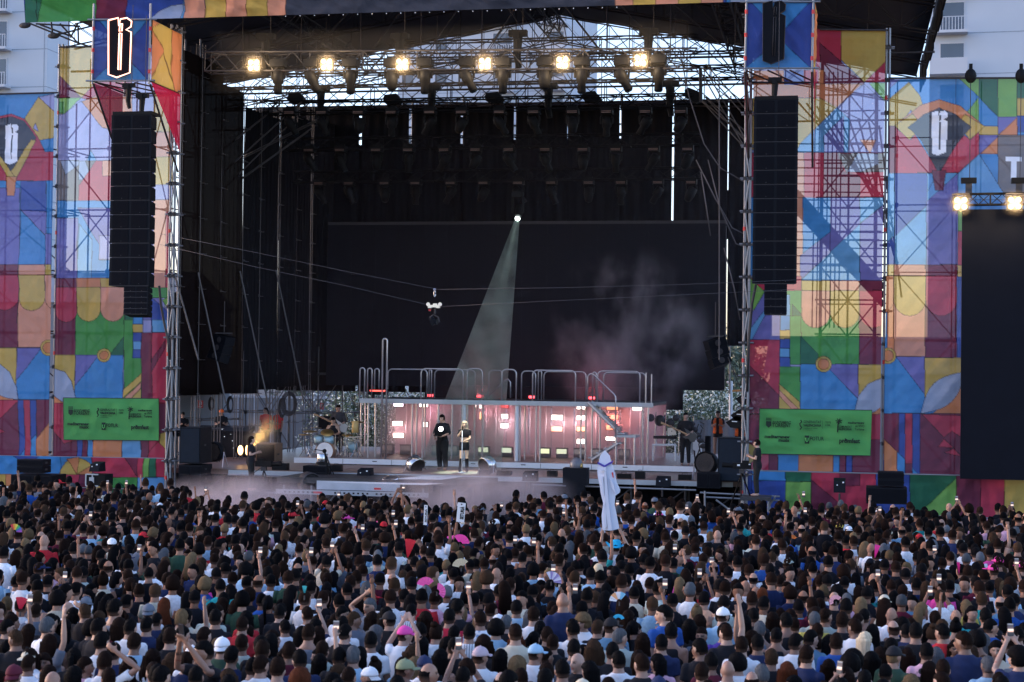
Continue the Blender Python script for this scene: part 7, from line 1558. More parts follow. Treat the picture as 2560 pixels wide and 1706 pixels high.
# drummer, seated
sit = (((-.16, .42, .90), (-.16, .44, .46)), ((.16, .42, .90), (.16, .44, .46)))
p = at(833, 1100, 58.9); dr = person((p.x, 58.9, PZ-.34), 1.74, PI, ('short', 'bk'), ('tank', 'k'), (((-.27, .10, 1.16), (-.20, .38, 1.12)), ((.27, .10, 1.16), (.20, .38, 1.12))), 0, -.3, False, None, (.42, .27, .2), sit, (.02, .02, .02), poskey='drum'); tag(dr, 'seated drummer in a black sleeveless top behind the drums', 'person')
for s in (-1, 1):
    w_ = wpt(dr, (s*.20, .46, 1.14)); tag((lambda m: (m.tube([w_, w_+Vector((-s*.12, -.3, -.05))], .009, 5), m.build('drum_stick', M_cream, None))[1])(MB()), 'thin wooden drum stick in the drummer %s hand' % ('left' if s < 0 else 'right'), 'drum stick', 'drum sticks')
# crew
VEST = (.85, .16, .03)
M_vest = simple('orange_safety_vest', VEST, .7)
for lab, px_, Y, z, H, hair, top, ar, yw, py_, rz_, v in (('crew member in orange vest and dark shorts behind the right side speaker', 1795, 68.0, SZ, 1.84, ('short', 'br'), ('tee', 'k'), 'front', 0, 0, PI, 1), ('crew member in an orange vest at the right mast, partly hidden', 1850, 66.0, SZ, 1.80, ('short', 'bk'), ('tee', 'k'), 'front', .4, 0, PI, 1),
        ('crew member in black at the monitor desk, orange cap', 553, 60.8, SZ, 1.76, ('short', 'bk'), ('tee', 'k'), 'front', .3, 0, PI+.4, 0), ('crew member in dark clothes bent over the monitor desk at left', 457, 61.2, SZ, 1.62, ('short', 'bk'), ('tee', 'k'), 'front', 0, -.3, PI+.5, 0),
        ('crew member with a red top half hidden behind the amber smoke', 664, 64.5, SZ, 1.75, ('short', 'br'), ('tee', 'r'), 'down', -.4, 0, PI, 0), ('crew member in a red top left of the coiled cables', 695, 65.5, SZ, 1.70, ('short', 'bk'), ('tee', 'r'), 'down', .4, 0, PI-.3, 0)):
    p = at(px_, 1050, Y); o = person((p.x, Y, z), H, rz_, hair, top, ar, yw, py_, False, ('front', VEST) if 'orange cap' in lab else None, (.36, .22, .17), None, (.03, .03, .035), v == 1); tag(o, lab, 'person')
    if v:
        c = bpy.data.objects.new('safety_vest', cached('vestm', lambda: torso_cloth('vestm', 'vest'))); COL.objects.link(c); c.parent = o; c.scale = (1.07, 1.07, 1.0); c.color = (*VEST, 1)
        if not c.data.materials:
            c.data.materials.append(M_cloth); import bmesh; bm = bmesh.new(); bm.from_mesh(c.data); bmesh.ops.delete(bm, geom=[f for f in bm.faces if abs(f.calc_center_median().x) < .055 and f.calc_center_median().y > 0], context='FACES'); bm.to_mesh(c.data); bm.free()
# camera operators in the pit
def tv_camera(label, P, rz):
    e = empty('tv_camera', (P.x, P.y, P.z), 0, label, 'camera', 'television cameras in the pit'); M = Matrix.Rotation(rz, 3, 'Z')
    mb = MB(); mb.box(P, (.55, .16, .18), M=M); mb.box(P+M@Vector((.1, 0, .12)), (.2, .08, .07), M=M); mb.tube([P+M@Vector((-.27, 0, 0)), P+M@Vector((-.58, 0, .02))], [.06, .075], 10); mb.build('camera_body', M_black, e)
    mb = MB(); mb.box(P+M@Vector((-.1, -.085, .02)), (.08, .01, .05), M=M); mb.box(P+M@Vector((.22, -.085, .05)), (.05, .01, .03), M=M); mb.build('badge', M_white, e)
    mb = MB(); mb.box(P+Vector((0, 0, -.16)), (.16, .14, .12)); mb.build('tripod_head', M_dsteel, e)
    for k in range(3): t = 2.1*k+.5; tag(pipe('leg', P+Vector((0, 0, -.2)), (P.x+.45*math.cos(t), P.y+.45*math.sin(t), max(.05, P.z-1.35)), .022, M_black, e))
    mb = MB(); mb.tube([P+M@Vector((.1, -.1, -.1)), P+M@Vector((.42, -.18, -.3))], .014, 5); mb.build('pan_handle', M_dsteel, e)
p = at(1892, 1235, 50.8); o = person((p.x, 50.8, zcp), 1.68, PI*.48, ('short', 'br'), ('tee', 'k'), 'front', .0, 0, False, None, (.45, .28, .22), None, (.02, .02, .02)); tag(o, 'camera operator in black with headphones beside the right skirt cloth', 'person'); headphones(o)
tv_camera('television camera on a tripod aimed left beside the right operator', at(1855, 1165, 50.8), .05)
p = at(626, 1225, 51.3); o = person((p.x, 51.3, zcp2), 1.72, -PI*.45, ('long', 'br'), ('tee', 'k'), 'front', .0, 0, True, None, (.45, .28, .22), None, (.02, .02, .02)); tag(o, 'camera operator with long brown hair and headphones in the pit smoke at left', 'person'); headphones(o)
tv_camera('television camera on a tripod aimed right in the pit at left', at(660, 1160, 51.3), PI-.1)
# dark hooded lamp case standing before the stage
e = empty('followspot', at(1428, 1190, 50.6), 0, 'dark square moving lamp with a grey domed top standing before the stage centre', 'stage light')
a, c = at(1407, 1166, 50.6), at(1467, 1215, 50.6); mb = MB(); mb.bbox((a.x, 50.6, c.z), (c.x, 51.1, a.z-.05)); mb.bbox((a.x+.1, 50.62, c.z-.9), (c.x-.1, 51.0, c.z)); mb.build('base', M_blackc, e)
mb = MB(); mb.sm = True; mb.ell(((a.x+c.x)/2, 50.85, a.z+.02), (.2, .2, .24), 16, 12); mb.build('dome', simple('smoked_dome', (.12, .12, .14), .3), e)
mb = MB(); mb.sm = True; mb.ell(((a.x+c.x)/2+.17, 50.8, a.z), (.05, .1, .1), 10, 8); mb.build('amber_lens', M_gold, e)
# ---------------------------------------------------------------- the audience
# seen people: (x, y of the top of the head in the photograph; hair style, colour; top, colour; head turn; extra)
def T(x0, rows, y0=1260, k=3.516): return [(x0+r_[0]/k, y0+r_[1]/k)+tuple(r_[2:]) for r_ in rows]
L, Rr = .9, -.9
seen = T(0, [
 (60, 800, 'pony', 'bl', 'strapless', 'k', 0, {}), (315, 860, 'short', 'br', 'tee', 'g', 0, {}), (440, 950, 'short', 'bk', 'tee', 'k', -.5, {}), (640, 900, 'long', 'bk', 'strapless', 'k', 0, {'arms': 'head_hand'}), (870, 930, 'long', 'mb', 'tank', 'k', 0, {}),
 (1045, 890, 'pony', 'br', 'tee', 'w', 1.3, {}), (1305, 860, 'short', 'br', 'tee', 'w', 0, {'cap': ('back', 'g')}), (1290, 975, 'short', 'bk', 'tee', 'n', 0, {}), (1445, 810, 'wavy', 'rd', 'tee', 'k', 0, {}), (1520, 625, 'curly', 'br', 'tee', 'w', 0, {}),
 (505, 750, 'curly', 'bk', 'tank', 'c', 0, {}), (730, 535, 'short', 'bk', 'tee', 'gn', 0, {}), (950, 480, 'ring', 'br', 'tee', 'w', 0, {}), (345, 500, 'short', 'br', 'tee', 'lb', -.9, {'cap': ('front', 'n')}), (420, 610, 'short', 'bk', 'tee', 'k', 0, {}), (310, 600, 'short', 'bk', 'tee', 'w', 0, {}),
 (175, 565, 'long', 'mb', 'tee', 'w', 0, {}), (1480, 385, 'long', 'br', 'tee', 'w', 0, {}), (1705, 515, 'buzz', 'bk', 'tee', 'n', 0, {'turn': 2.3}), (1890, 375, 'short', 'br', 'tank', 'w', -.5, {}), (985, 285, 'short', 'br', 'tee', 'c', 0, {'cap': ('back', 'w')}), (1130, 470, 'short', 'bk', 'tee', 'k', 0, {}),
 (1635, 905, 'short', 'bk', 'tee', 'c', 0, {'arms': 'phone_one'}), (1600, 1055, 'short', 'bk', 'tee', 'gn', -.5, {}), (1450, 1110, 'long', 'bk', 'tee', 'k', 0, {}), (1180, 1130, 'tall', 'br', 'tee', 'lb', 0, {}), (890, 1120, 'tall', 'bk', 'tee', 'w', -.5, {}), (920, 1290, 'tall', 'br', 'tee', 'w', 0, {'arms': 'head_hand'}),
 (1340, 1260, 'wavy', 'br', 'tee', 'w', 0, {}), (1640, 1280, 'short', 'br', 'tee', 'n', 0, {'txt': 'CARP'}), (1510, 1290, 'wavy', 'mb', 'tee', 'n', 0, {}), (1950, 1150, 'short', 'br', 'tee', 'dg', 0, {'cap': ('back', 'w')}), (1690, 1225, 'short', 'br', 'tee', 'w', 0, {'cap': ('front', 'w')}), (2125, 1130, 'short', 'br', 'tee', 'gn', 0, {}),
 (1790, 1065, 'short', 'br', 'tank', 'w', -.5, {}), (1895, 910, 'short', 'bk', 'tee', 'k', 0, {}), (1955, 810, 'long', 'br', 'tank', 'k', 0, {}), (2070, 825, 'long', 'br', 'tee', 'n', -.5, {}), (2130, 970, 'short', 'br', 'tee', 'r', 0, {}), (265, 1250, 'bob', 'br', 'tee', 'w', 0, {'turn': 3.0, 'cap': ('front', 'c')}), (390, 1290, 'long', 'br', 'tee', 'pp', 0, {'turn': 3.3}),
 (120, 1390, 'short', 'bk', 'tee', 'm', 0, {'cap': ('back', 'm')}), (735, 1320, 'buzz', 'br', 'tee', 'pp', -.9, {}), (430, 1400, 'long', 'br', 'tank', 'k', 0, {}), (2010, 1485, 'short', 'bk', 'tee', 'k', 0, {}), (2220, 1330, 'short', 'bk', 'tee', 'k', 0, {}), (1380, 1400, 'tall', 'bk', 'tee', 'k', 0, {}), (1135, 1330, 'long', 'br', 'tee', 'k', 0, {}), (650, 1410, 'long', 'bk', 'tee', 'g', 0, {}), (570, 1000, 'long', 'bk', 'tee', 'k', 0, {}), (1000, 1200, 'short', 'bk', 'tee', 'n', 0, {}), (1150, 640, 'long', 'br', 'tank', 'k', -.9, {}),
 (860, 620, 'long', 'bk', 'tee', 'r', 0, {}), (930, 800, 'long', 'bk', 'tee', 'k', 0, {}), (750, 860, 'short', 'mb', 'tee', 'k', .9, {}), (1110, 780, 'short', 'bk', 'tee', 'k', 0, {}), (2170, 620, 'short', 'bk', 'tee', 'n', 0, {}), (2130, 760, 'curly', 'bk', 'tee', 'dg', 0, {}), (1980, 500, 'short', 'bk', 'tee', 'w', .9, {}), (250, 1600, 'long', 'br', 'tee', 'k', 0, {})])
seen += T(640, [
 (40, 1310, 'short', 'br', 'tee', 'w', -.5, {}), (190, 1340, 'tall', 'br', 'tee', 'w', 0, {}), (385, 1435, 'curly', 'rd', 'tee', 'k', 0, {}), (560, 1300, 'long', 'bk', 'tee', 'k', 0, {'arms': 'reach', 'phone': 1}), (855, 1230, 'short', 'gy', 'tee', 'lb', 0, {'mat': 'floral'}), (1010, 1105, 'short', 'bk', 'tee', 'w', 0, {}),
 (1300, 1050, 'short', 'br', 'tee', 'w', -.9, {'cap': ('front', 'p'), 'arms': 'phone_two'}), (1300, 1340, 'short', 'br', 'tee', 'k', -.9, {'cap': ('front', (.24, .27, .16))}), (1480, 1310, 'short', 'br', 'tee', 'w', 0, {'cap': ('back', 'n')}), (1965, 1230, 'short', 'br', 'tee', 'w', -.5, {'cap': ('front', (.45, .36, .42))}), (1875, 1040, 'short', 'bk', 'tee', 'w', 0, {'mat': 'stripe'}),
 (1820, 1410, 'short', 'bk', 'tee', 'k', 0, {}), (1700, 905, 'short', 'bk', 'tee', 'rb', 0, {}), (1810, 890, 'long', 'bl', 'tee', 'k', -.9, {}), (2045, 765, 'short', 'bk', 'tee', 'g', 0, {}), (1915, 765, 'short', 'bk', 'tee', 'n', 0, {}), (1680, 700, 'short', 'gy', 'tee', 'w', .9, {}), (1570, 755, 'short', 'br', 'tee', 'pp', 0, {'mat': 'spots'}), (1365, 860, 'short', 'bk', 'tee', 'w', 0, {'mat': 'stripe'}),
 (1180, 925, 'short', 'bk', 'tee', 'k', .9, {'cap': ('front', 'k')}), (760, 970, 'short', 'bk', 'tee', 'w', 0, {}), (850, 925, 'buzz', 'mb', 'tee', 'g', -.9, {}), (1005, 810, 'short', 'gy', 'tee', 'g', 0, {'turn': 2.7, 'arms': 'head_hand'}), (365, 500, 'ring', 'bk', 'tee', 'rb', 0, {'arms': 'phone_one', 'phone': 1}), (380, 335, 'buzz', 'br', 'tee', 'w', 0, {}), (130, 605, 'short', 'bk', 'tank', 'w', 0, {}),
 (620, 440, 'short', 'bk', 'tee', 'c', 0, {'arms': 'phone_two', 'phone': 1}), (910, 435, 'short', 'br', 'tee', 'k', 0, {}), (950, 290, 'short', 'mb', 'tee', 'w', 0, {}), (2110, 540, 'bald', 'br', 'tee', 'w', 0, {}), (1450, 480, 'short', 'mb', 'tee', 'lb', 0, {}), (1370, 625, 'short', 'bk', 'tee', 'k', 0, {}), (1740, 550, 'short', 'bk', 'tee', 'w', 0, {}), (985, 680, 'curly', 'gy', 'tee', 'k', 0, {}),
 (575, 5, 'short', 'br', 'tee', 'r', 0, {'cap': ('front', 'b')}), (785, 80, 'short', 'br', 'tee', 'k', -.9, {'cap': ('front', 'p')}), (2080, 125, 'short', 'br', 'tee', 'm', 0, {'cap': ('front', 'w')}), (1970, 5, 'short', 'br', 'tee', 'k', 0, {'cap': ('front', 'g')}), (1460, 1150, 'long', 'bk', 'tee', 'k', 0, {}), (1620, 1260, 'long', 'bk', 'tank', 'k', 0, {}), (2150, 1260, 'long', 'bk', 'strapless', 'k', 0, {}), (1050, 1340, 'bun', 'br', 'tee', 'k', 0, {}), (130, 1120, 'long', 'bk', 'tee', 'k', 0, {}), (550, 1060, 'long', 'br', 'tee', 'k', 0, {}), (400, 1060, 'long', 'bk', 'tee', 'k', 0, {}), (260, 1240, 'bob', 'br', 'tee', 'k', -.9, {}), (540, 960, 'long', 'br', 'tee', 'c', 0, {}), (210, 870, 'short', 'bk', 'tee', 'k', 0, {}), (620, 750, 'long', 'br', 'tee', 'k', 0, {}), (480, 660, 'short', 'bk', 'tee', 'w', 0, {}), (1490, 930, 'wavy', 'br', 'tee', 'k', 0, {}), (1090, 590, 'short', 'bk', 'tee', 'm', 0, {}), (1200, 590, 'ring', 'br', 'tee', 'w', 0, {}), (2110, 1000, 'curly', 'bk', 'tee', 'lb', 0, {}), (730, 1240, 'short', 'bk', 'tee', 'k', 0, {}), (1240, 1500, 'tall', 'bk', 'tee', 'k', 0, {}), (720, 1520, 'short', 'bk', 'tee', 'k', 0, {}), (1740, 1150, 'buzz', 'bk', 'tee', 'k', 0, {})])
seen += T(1280, [
 (200, 1210, 'short', 'br', 'tee', 'w', -.5, {'cap': ('front', 'lb')}), (310, 1060, 'short', 'br', 'tee', 'k', 0, {}), (190, 895, 'tall', 'br', 'tee', 'w', 0, {}), (545, 1170, 'short', 'bk', 'tee', 'g', 0, {}), (940, 1075, 'short', 'gy', 'tee', 'gn', -.9, {}), (940, 1275, 'short', 'bk', 'tee', 'w', .5, {}), (1315, 1130, 'short', 'bk', 'tee', 'n', 0, {}), (1290, 1300, 'long', 'bk', 'tee', 'pp', .9, {}),
 (1660, 1175, 'tall', 'bk', 'tee', 'k', .9, {}), (1750, 1290, 'short', 'bk', 'tee', 'm', 0, {}), (1670, 1370, 'short', 'br', 'tee', 'k', 0, {}), (1865, 1025, 'short', 'bk', 'tee', 'pu', -.9, {}), (2020, 1145, 'short', 'br', 'tee', 'w', 0, {}), (1985, 1300, 'curly', 'bk', 'tee', 'w', 0, {}), (2160, 1130, 'short', 'bk', 'tee', 'n', 0, {}), (2110, 1445, 'ring', 'br', 'tee', 'k', 0, {}), (445, 1350, 'short', 'bk', 'tee', 'w', .5, {}),
 (290, 1440, 'tall', 'bk', 'tee', 'k', 0, {}), (620, 1515, 'short', 'br', 'tee', 'k', 0, {'cap': ('back', 'c')}), (850, 1505, 'long', 'br', 'tee', 'k', 0, {}), (615, 835, 'short', 'bk', 'tee', 'n', 0, {}), (90, 745, 'short', 'bk', 'tee', 'c', 0, {'turn': 2.9}), (385, 880, 'long', 'br', 'tee', 'w', 0, {'arms': 'reach'}), (475, 675, 'short', 'bk', 'tee', 'k', -.9, {}), (830, 685, 'long', 'bk', 'tee', 'k', .9, {}), (1075, 710, 'short', 'bk', 'tank', 'c', 0, {}),
 (1235, 800, 'short', 'mb', 'tee', 'lb', 0, {'mat': 'stripe', 'arms': 'phone_one', 'phone': 1}), (1310, 670, 'short', 'mb', 'tee', 'o', 0, {}), (1410, 770, 'short', 'bk', 'tee', 'k', 0, {}), (1690, 760, 'tall', 'bk', 'tee', 'pe', -.9, {}), (1560, 670, 'short', 'bk', 'tee', 'k', 0, {'turn': 2.2}), (1850, 890, 'short', 'br', 'tee', 'lb', -.5, {'cap': ('front', 'w')}), (1825, 650, 'short', 'bk', 'tee', 'w', 0, {}), (1990, 680, 'short', 'bk', 'tee', 'k', 0, {'turn': 2.8}),
 (2050, 650, 'bald', 'br', 'tee', 'w', 0, {}), (520, 540, 'short', 'br', 'tee', 'c', 0, {}), (760, 510, 'short', 'pl', 'tee', 'k', 0, {}), (240, 360, 'short', 'br', 'tank', 'k', 0, {}), (1050, 370, 'curly', 'bk', 'tee', 'k', 0, {}), (1295, 55, 'short', 'br', 'tee', 'w', 0, {'cap': ('front', 'p')}), (520, 115, 'short', 'br', 'tee', 'm', -.9, {'cap': ('front', 'c')}), (1385, 90, 'tall', 'br', 'tank', 'n', -.9, {}), (1650, 960, 'bob', 'br', 'tee', 'b', 0, {}), (1560, 1000, 'long', 'bk', 'tee', 'k', 0, {}), (2050, 960, 'long', 'bk', 'tee', 'k', 0, {}), (2110, 760, 'tall', 'br', 'tee', 'k', 0, {}), (770, 980, 'long', 'bk', 'tee', 'k', 0, {}), (1060, 1010, 'pony', 'bk', 'tee', 'k', -.5, {}), (1150, 1120, 'long', 'br', 'tank', 'pp', 0, {}), (1400, 1040, 'tall', 'bk', 'tank', 'k', 0, {}), (540, 1010, 'tall', 'bk', 'tee', 'w', .9, {}), (720, 1180, 'wavy', 'mb', 'tee', 'k', 0, {}), (40, 1120, 'wavy', 'rd', 'tee', 'k', 0, {}), (1290, 1490, 'short', 'n' if 0 else 'bk', 'tee', 'k', 0, {'cap': ('back', 'n')}), (40, 830, 'short', 'bk', 'tee', 'lb', 0, {}), (1110, 1270, 'long', 'br', 'tank', 'k', 0, {}), (1780, 1620, 'long', 'bk', 'tee', 'k', 0, {})])
seen += T(1920, [
 (240, 1120, 'short', 'bk', 'tee', 'w', -.9, {}), (370, 1090, 'short', 'bk', 'tee', 'sb', -.9, {}), (600, 1130, 'tall', 'br', 'tee', 'b', 0, {}), (750, 1270, 'curly', 'bk', 'tank', 'k', 0, {}), (850, 1110, 'long', 'pl', 'tee', 'w', -.5, {}), (1080, 1175, 'tall', 'bk', 'tee', 'w', -.5, {}), (1300, 1035, 'tall', 'bk', 'tee', 'k', 0, {}), (1395, 1205, 'short', 'bk', 'tee', 'pp', 0, {'mat': 'spots'}), (1540, 1345, 'short', 'br', 'tee', 'k', 0, {}),
 (1540, 1035, 'short', 'bk', 'tee', 'r', .9, {}), (1790, 1225, 'long', 'mb', 'tee', 'w', 0, {'cap': ('front', 'w')}), (1940, 1320, 'short', 'gy', 'tee', 'lb', .5, {}), (2010, 1185, 'long', 'bk', 'tee', 'c', 0, {'turn': 3.0}), (2230, 1235, 'short', 'bk', 'tee', 'g', 0, {}), (690, 1420, 'long', 'br', 'tee', 'k', 0, {}), (850, 1440, 'short', 'bk', 'tee', 'k', 0, {}), (1260, 1480, 'bob', 'bl', 'tee', 'k', 0, {}), (170, 1370, 'wavy', 'rd', 'tee', 'n', 0, {}),
 (2060, 1505, 'tall', 'bk', 'tee', 'k', 0, {}), (410, 930, 'short', 'gy', 'tee', 'y', 0, {}), (500, 900, 'short', 'br', 'tee', 'gn', -.9, {}), (310, 740, 'ring', 'br', 'tee', 'n', 0, {}), (450, 740, 'short', 'bk', 'tee', 'k', 0, {}), (695, 770, 'buzz', 'gy', 'tee', 'pp', .9, {}), (870, 710, 'short', 'bk', 'tank', 'k', -.5, {}), (1175, 780, 'short', 'gy', 'tee', 'm', 0, {}), (1745, 830, 'long', 'bl', 'tee', 'y', 0, {}), (2125, 810, 'tall', 'bk', 'tee', 'b', 0, {}),
 (1915, 910, 'tall', 'bk', 'tee', 'k', 0, {}), (1025, 470, 'short', 'bk', 'tee', 'n', 0, {}), (1530, 560, 'tall', 'bk', 'tee', 'w', .5, {}), (1830, 620, 'short', 'bk', 'tee', 'm', 0, {}), (1210, 550, 'short', 'bk', 'tee', 'w', 0, {}), (2030, 445, 'short', 'br', 'tee', 'k', .9, {'cap': ('front', 'p')}), (1985, 515, 'short', 'br', 'tee', 'k', .9, {'cap': ('front', 'p')}), (2235, 490, 'short', 'br', 'tee', 'k', .9, {'cap': ('front', 'p')}), (175, 460, 'short', 'br', 'tee', 'k', 0, {'cap': ('front', 'gn')}), (200, 150, 'short', 'bk', 'tee', 'o', -.5, {}), (630, 155, 'short', 'br', 'tee', 'w', 0, {'cap': ('front', 'y')}), (812, 175, 'bald', 'br', 'tee', 'k', -.5, {}), (1335, 120, 'short', 'br', 'tee', 't', 0, {}), (1060, 210, 'short', 'br', 'tee', 'w', 0, {'cap': ('front', 'c')}), (75, 1070, 'short', 'bk', 'tank', 'k', 0, {}), (530, 1140, 'long', 'bk', 'tee', 'k', 0, {}), (770, 1000, 'tall', 'br', 'tee', 'w', .9, {}), (920, 1040, 'long', 'bk', 'tee', 'k', 0, {}), (1140, 990, 'bob', 'br', 'tank', 'k', 0, {}), (1350, 850, 'long', 'bl', 'tee', 'w', -.9, {'arms': 'phone_one', 'phone': 1}), (1650, 1000, 'bun', 'bk', 'tank', 'k', 0, {}), (1840, 1100, 'curly', 'bk', 'strapless', 'k', 0, {}), (2200, 1060, 'short', 'bk', 'tee', 'w', .5, {}), (40, 935, 'bob', 'br', 'tee', 'w', 0, {}), (200, 910, 'long', 'br', 'tank', 'k', 0, {}), (1420, 1370, 'long', 'br', 'tank', 'pp', 0, {}), (1650, 1180, 'bob', 'br', 'tee', 'k', 0, {'turn': 3.1}), (1230, 1250, 'long', 'br', 'tee', 'k', 0, {}), (990, 1240, 'long', 'br', 'tee', 'k', 0, {})])
P_ = []; rgc = np.random.RandomState(11)
for r_ in seen:
    x, y, hs, hcol, tk, tc, yw, ex = r_
    Hh = (1.66 if hs in ('long', 'wavy', 'bob', 'pony', 'bun') else 1.76)+rgc.uniform(-.05, .05)+(.02 if hs in ('curly', 'tall') else 0)
    if 'cap' in ex: Hh += .01
    w_ = atz(x, y, Hh+.02)
    P_.append(dict(x=w_.x, y=w_.y, H=Hh, px=x, py=y, hair=(hs, hcol), top=(tk, tc), yaw=yw, man=1, ex=ex))
# the rest of the audience: evenly crowded, everyone facing the stage
pts = [(q['x'], q['y']) for q in P_]; grid = {}
cell = .4
def gkey(x, y): return (int(math.floor(x/cell)), int(math.floor(y/cell)))
for x, y in pts: grid.setdefault(gkey(x, y), []).append((x, y))
def free(x, y, r_):
    gx, gy = gkey(x, y)
    for a in (-1, 0, 1):
        for b in (-1, 0, 1):
            for (u, v) in grid.get((gx+a, gy+b), ()):
                if (u-x)**2+((v-y)*1.0)**2 < r_*r_: return False
    return True
hs_opts = ['short']*30+['tall']*13+['buzz']*6+['ring']*2+['bald']*2+['long']*20+['wavy']*13+['bob']*6+['pony']*5+['bun']*2+['curly']*4
hc_opts = ['bk']*46+['br']*38+['mb']*9+['bl']*4+['rd']*1+['gy']*3
tc_opts = ['k']*48+['w']*15+['n']*8+['g']*8+['lb']*2+['c']*3+['m']*3+['r']*2+['b']*3+['gn']*2+['dg']*3+['pp']*1+['sb']*3+['p']*1+['t']*1
tries = 0
while tries < 60000:
    tries += 1
    y = 16.6+(47.9-16.6)*rgc.uniform(0, 1)**.72; xl_ = y*(-.52)-.9; xr_ = y*.115+1.0
    x = rgc.uniform(xl_, xr_)
    if not free(x, y, (.395 if y > 26 else .42)+.10*mnoise.noise(Vector((x*.55, y*.55, 3.3)))): continue
    if y > 43.4+1.2*math.sin(x*.9) and at(480, 924, y).x < x < at(1290, 924, y).x: continue
    if y > 45.9: continue
    hs = hs_opts[rgc.randint(len(hs_opts))]; hcol = hc_opts[rgc.randint(len(hc_opts))]; tc = tc_opts[rgc.randint(len(tc_opts))]
    if hs in ('ring',) and hcol == 'bl': hcol = 'br'
    Hh = rgc.normal(1.64 if hs in ('long', 'wavy', 'bob', 'pony', 'bun') else 1.735, .08)
    tk = 'tee' if rgc.rand() < .8 else ('tank' if hs in ('long', 'wavy', 'bob', 'pony', 'bun') or rgc.rand() < .4 else 'tee')
    px_, py_, _ = proj(np.array([x, y, Hh+.02]))
    if px_ < -60 or px_ > 2620 or py_ > 1790: continue
    ex = {}; q = rgc.rand()
    if q < .014: ex['arms'] = 'phone_one'; ex['phone'] = 1
    elif q < .022: ex['arms'] = 'phone_two'; ex['phone'] = 1
    elif q < .030: ex['arms'] = 'reach'
    elif q < .036: ex['arms'] = 'reach_left'
    elif q < .45: ex['arms'] = 'front'
    if rgc.rand() < .10 and tc in ('w', 'lb', 'c', 'pp', 'r', 'gn', 'sb'): ex['mat'] = ['stripe', 'spots', 'floral'][rgc.randint(3)]
    if rgc.rand() < .03: ex['cap'] = (['front', 'back'][rgc.randint(2)], ['k', 'n', 'w', 'k', 'g', 'c', 'r'][rgc.randint(7)])
    yw = [0, 0, 0, 0, 0, -.5, .5, -.9, .9][rgc.randint(9)]
    if rgc.rand() < .055: ex['turn'] = 3.1+rgc.uniform(-.9, .9)
    P_.append(dict(x=x, y=y, H=Hh, px=float(px_), py=float(py_), hair=(hs, hcol), top=(tk, tc), yaw=yw, man=0, ex=ex)); grid.setdefault(gkey(x, y), []).append((x, y))
# nearest first; those wholly below the frame do not count among the 300
def inframe(q): return q['py'] < 1704 and -12 < q['px'] < 2572
vis = sorted([q for q in P_ if inframe(q)], key=lambda q: q['y']*math.cos(YAW)-q['x']*math.sin(YAW))
near = vis[:300]; nid = set(id(q) for q in near); rest = [q for q in P_ if id(q) not in nid]
# labels that single each one out
def desc(q, short=False):
    ex = q['ex']; c = ex.get('cap'); cn = None
    if c: cn = SHN[c[1]] if isinstance(c[1], str) else {(.24, .27, .16): 'khaki', (.45, .36, .42): 'mauve'}[c[1]]
    h = 'a %s cap%s' % (cn, ' worn backwards' if c[0] == 'back' else '') if c else (STN[q['hair'][0]] % HAIRN[q['hair'][1]] if '%s' in STN[q['hair'][0]] else STN[q['hair'][0]])
    m = {'stripe': 'striped ', 'spots': 'spotted ', 'floral': 'patterned '}.get(ex.get('mat'), '')
    return h, '%s%s %s' % (m, SHN[q['top'][1]], KN[q['top'][0]])
used = {}
caps = [q for q in near if 'cap' in q['ex'] or q['top'][1] in ('y', 'o', 'r', 'rb', 'pe', 'pu', 'p') or q['hair'][1] in ('pl', 'rd') or q['ex'].get('mat')]
lm = []; seen_d = {}
for q in caps:
    h, t_ = desc(q); key = (('the '+h[2:]) if 'cap' in h else ('the '+h if q['hair'][1] in ('pl', 'rd') else 'the '+t_)); seen_d.setdefault(key, []).append(q)
lm = [(k_, v[0]) for k_, v in seen_d.items() if len(v) == 1]
def rel(q, m_):
    dx, dy = q['px']-m_['px'], q['py']-m_['py']
    if abs(dx) < 28: return 'behind' if dy < 0 else 'before'
    s = 'left' if dx < 0 else 'right'
    if abs(dy) < 30: return ('just %s of' if abs(dx) < 75 else '%s of') % s
    return ('behind and %s of' if dy < 0 else 'before and %s of') % s
for q in near:
    h, t_ = desc(q); arms_ = q['ex'].get('arms', ''); v = ' raising a phone' if q['ex'].get('phone') else (', arm raised' if arms_.startswith('reach') else ''); cands = []
    base = ('facing back, ' if 'turn' in q['ex'] else '')+h+', '+t_+v; base = base[0].lower()+base[1:]; base = 'person with '+base if 'turn' not in q['ex'] else 'person '+base
    cands.append(base)
    near_l = sorted([m for m in lm if m[1] is not q], key=lambda m: math.hypot(m[1]['px']-q['px'], m[1]['py']-q['py']))
    for k_, m_ in near_l: cands.append(base+', '+rel(q, m_)+' '+k_)
    q['cands'] = cands
from collections import Counter
cnt = Counter(q['cands'][0] for q in near)
ordw = ['', 'nearest ', 'second nearest ', 'third nearest ', 'fourth nearest ']
for q in near:
    ok = None
    if cnt[q['cands'][0]] == 1: ok = q['cands'][0]
    else:
        for c_ in q['cands'][1:]:
            if c_ not in used and len(c_.split()) <= 16: ok = c_; break
        if ok is None:
            for c_ in q['cands'][1:]:
                h, t_ = desc(q); c2 = t_+' and '+h+c_[len(q['cands'][0]):]
                if c2 not in used and len(c2.split()) <= 16: ok = c2; break
        if ok is None: ok = q['cands'][-1]
    used[ok] = q; q['label'] = ok
skins = [(.33, .175, .12), (.37, .21, .15), (.27, .14, .095), (.21, .11, .075), (.40, .24, .18)]
legc = [(.03, .04, .07), (.015, .015, .02), (.08, .10, .16), (.25, .22, .17)]
M_phone = simple('phone_shell', (.02, .02, .025), .3); M_phs, _t, _b = newmat('phone_screen')
_tc = N(_t, 'ShaderNodeTexCoord'); _sx = N(_t, 'ShaderNodeSeparateXYZ'); _t.links.new(_tc.outputs['Object'], _sx.inputs[0])
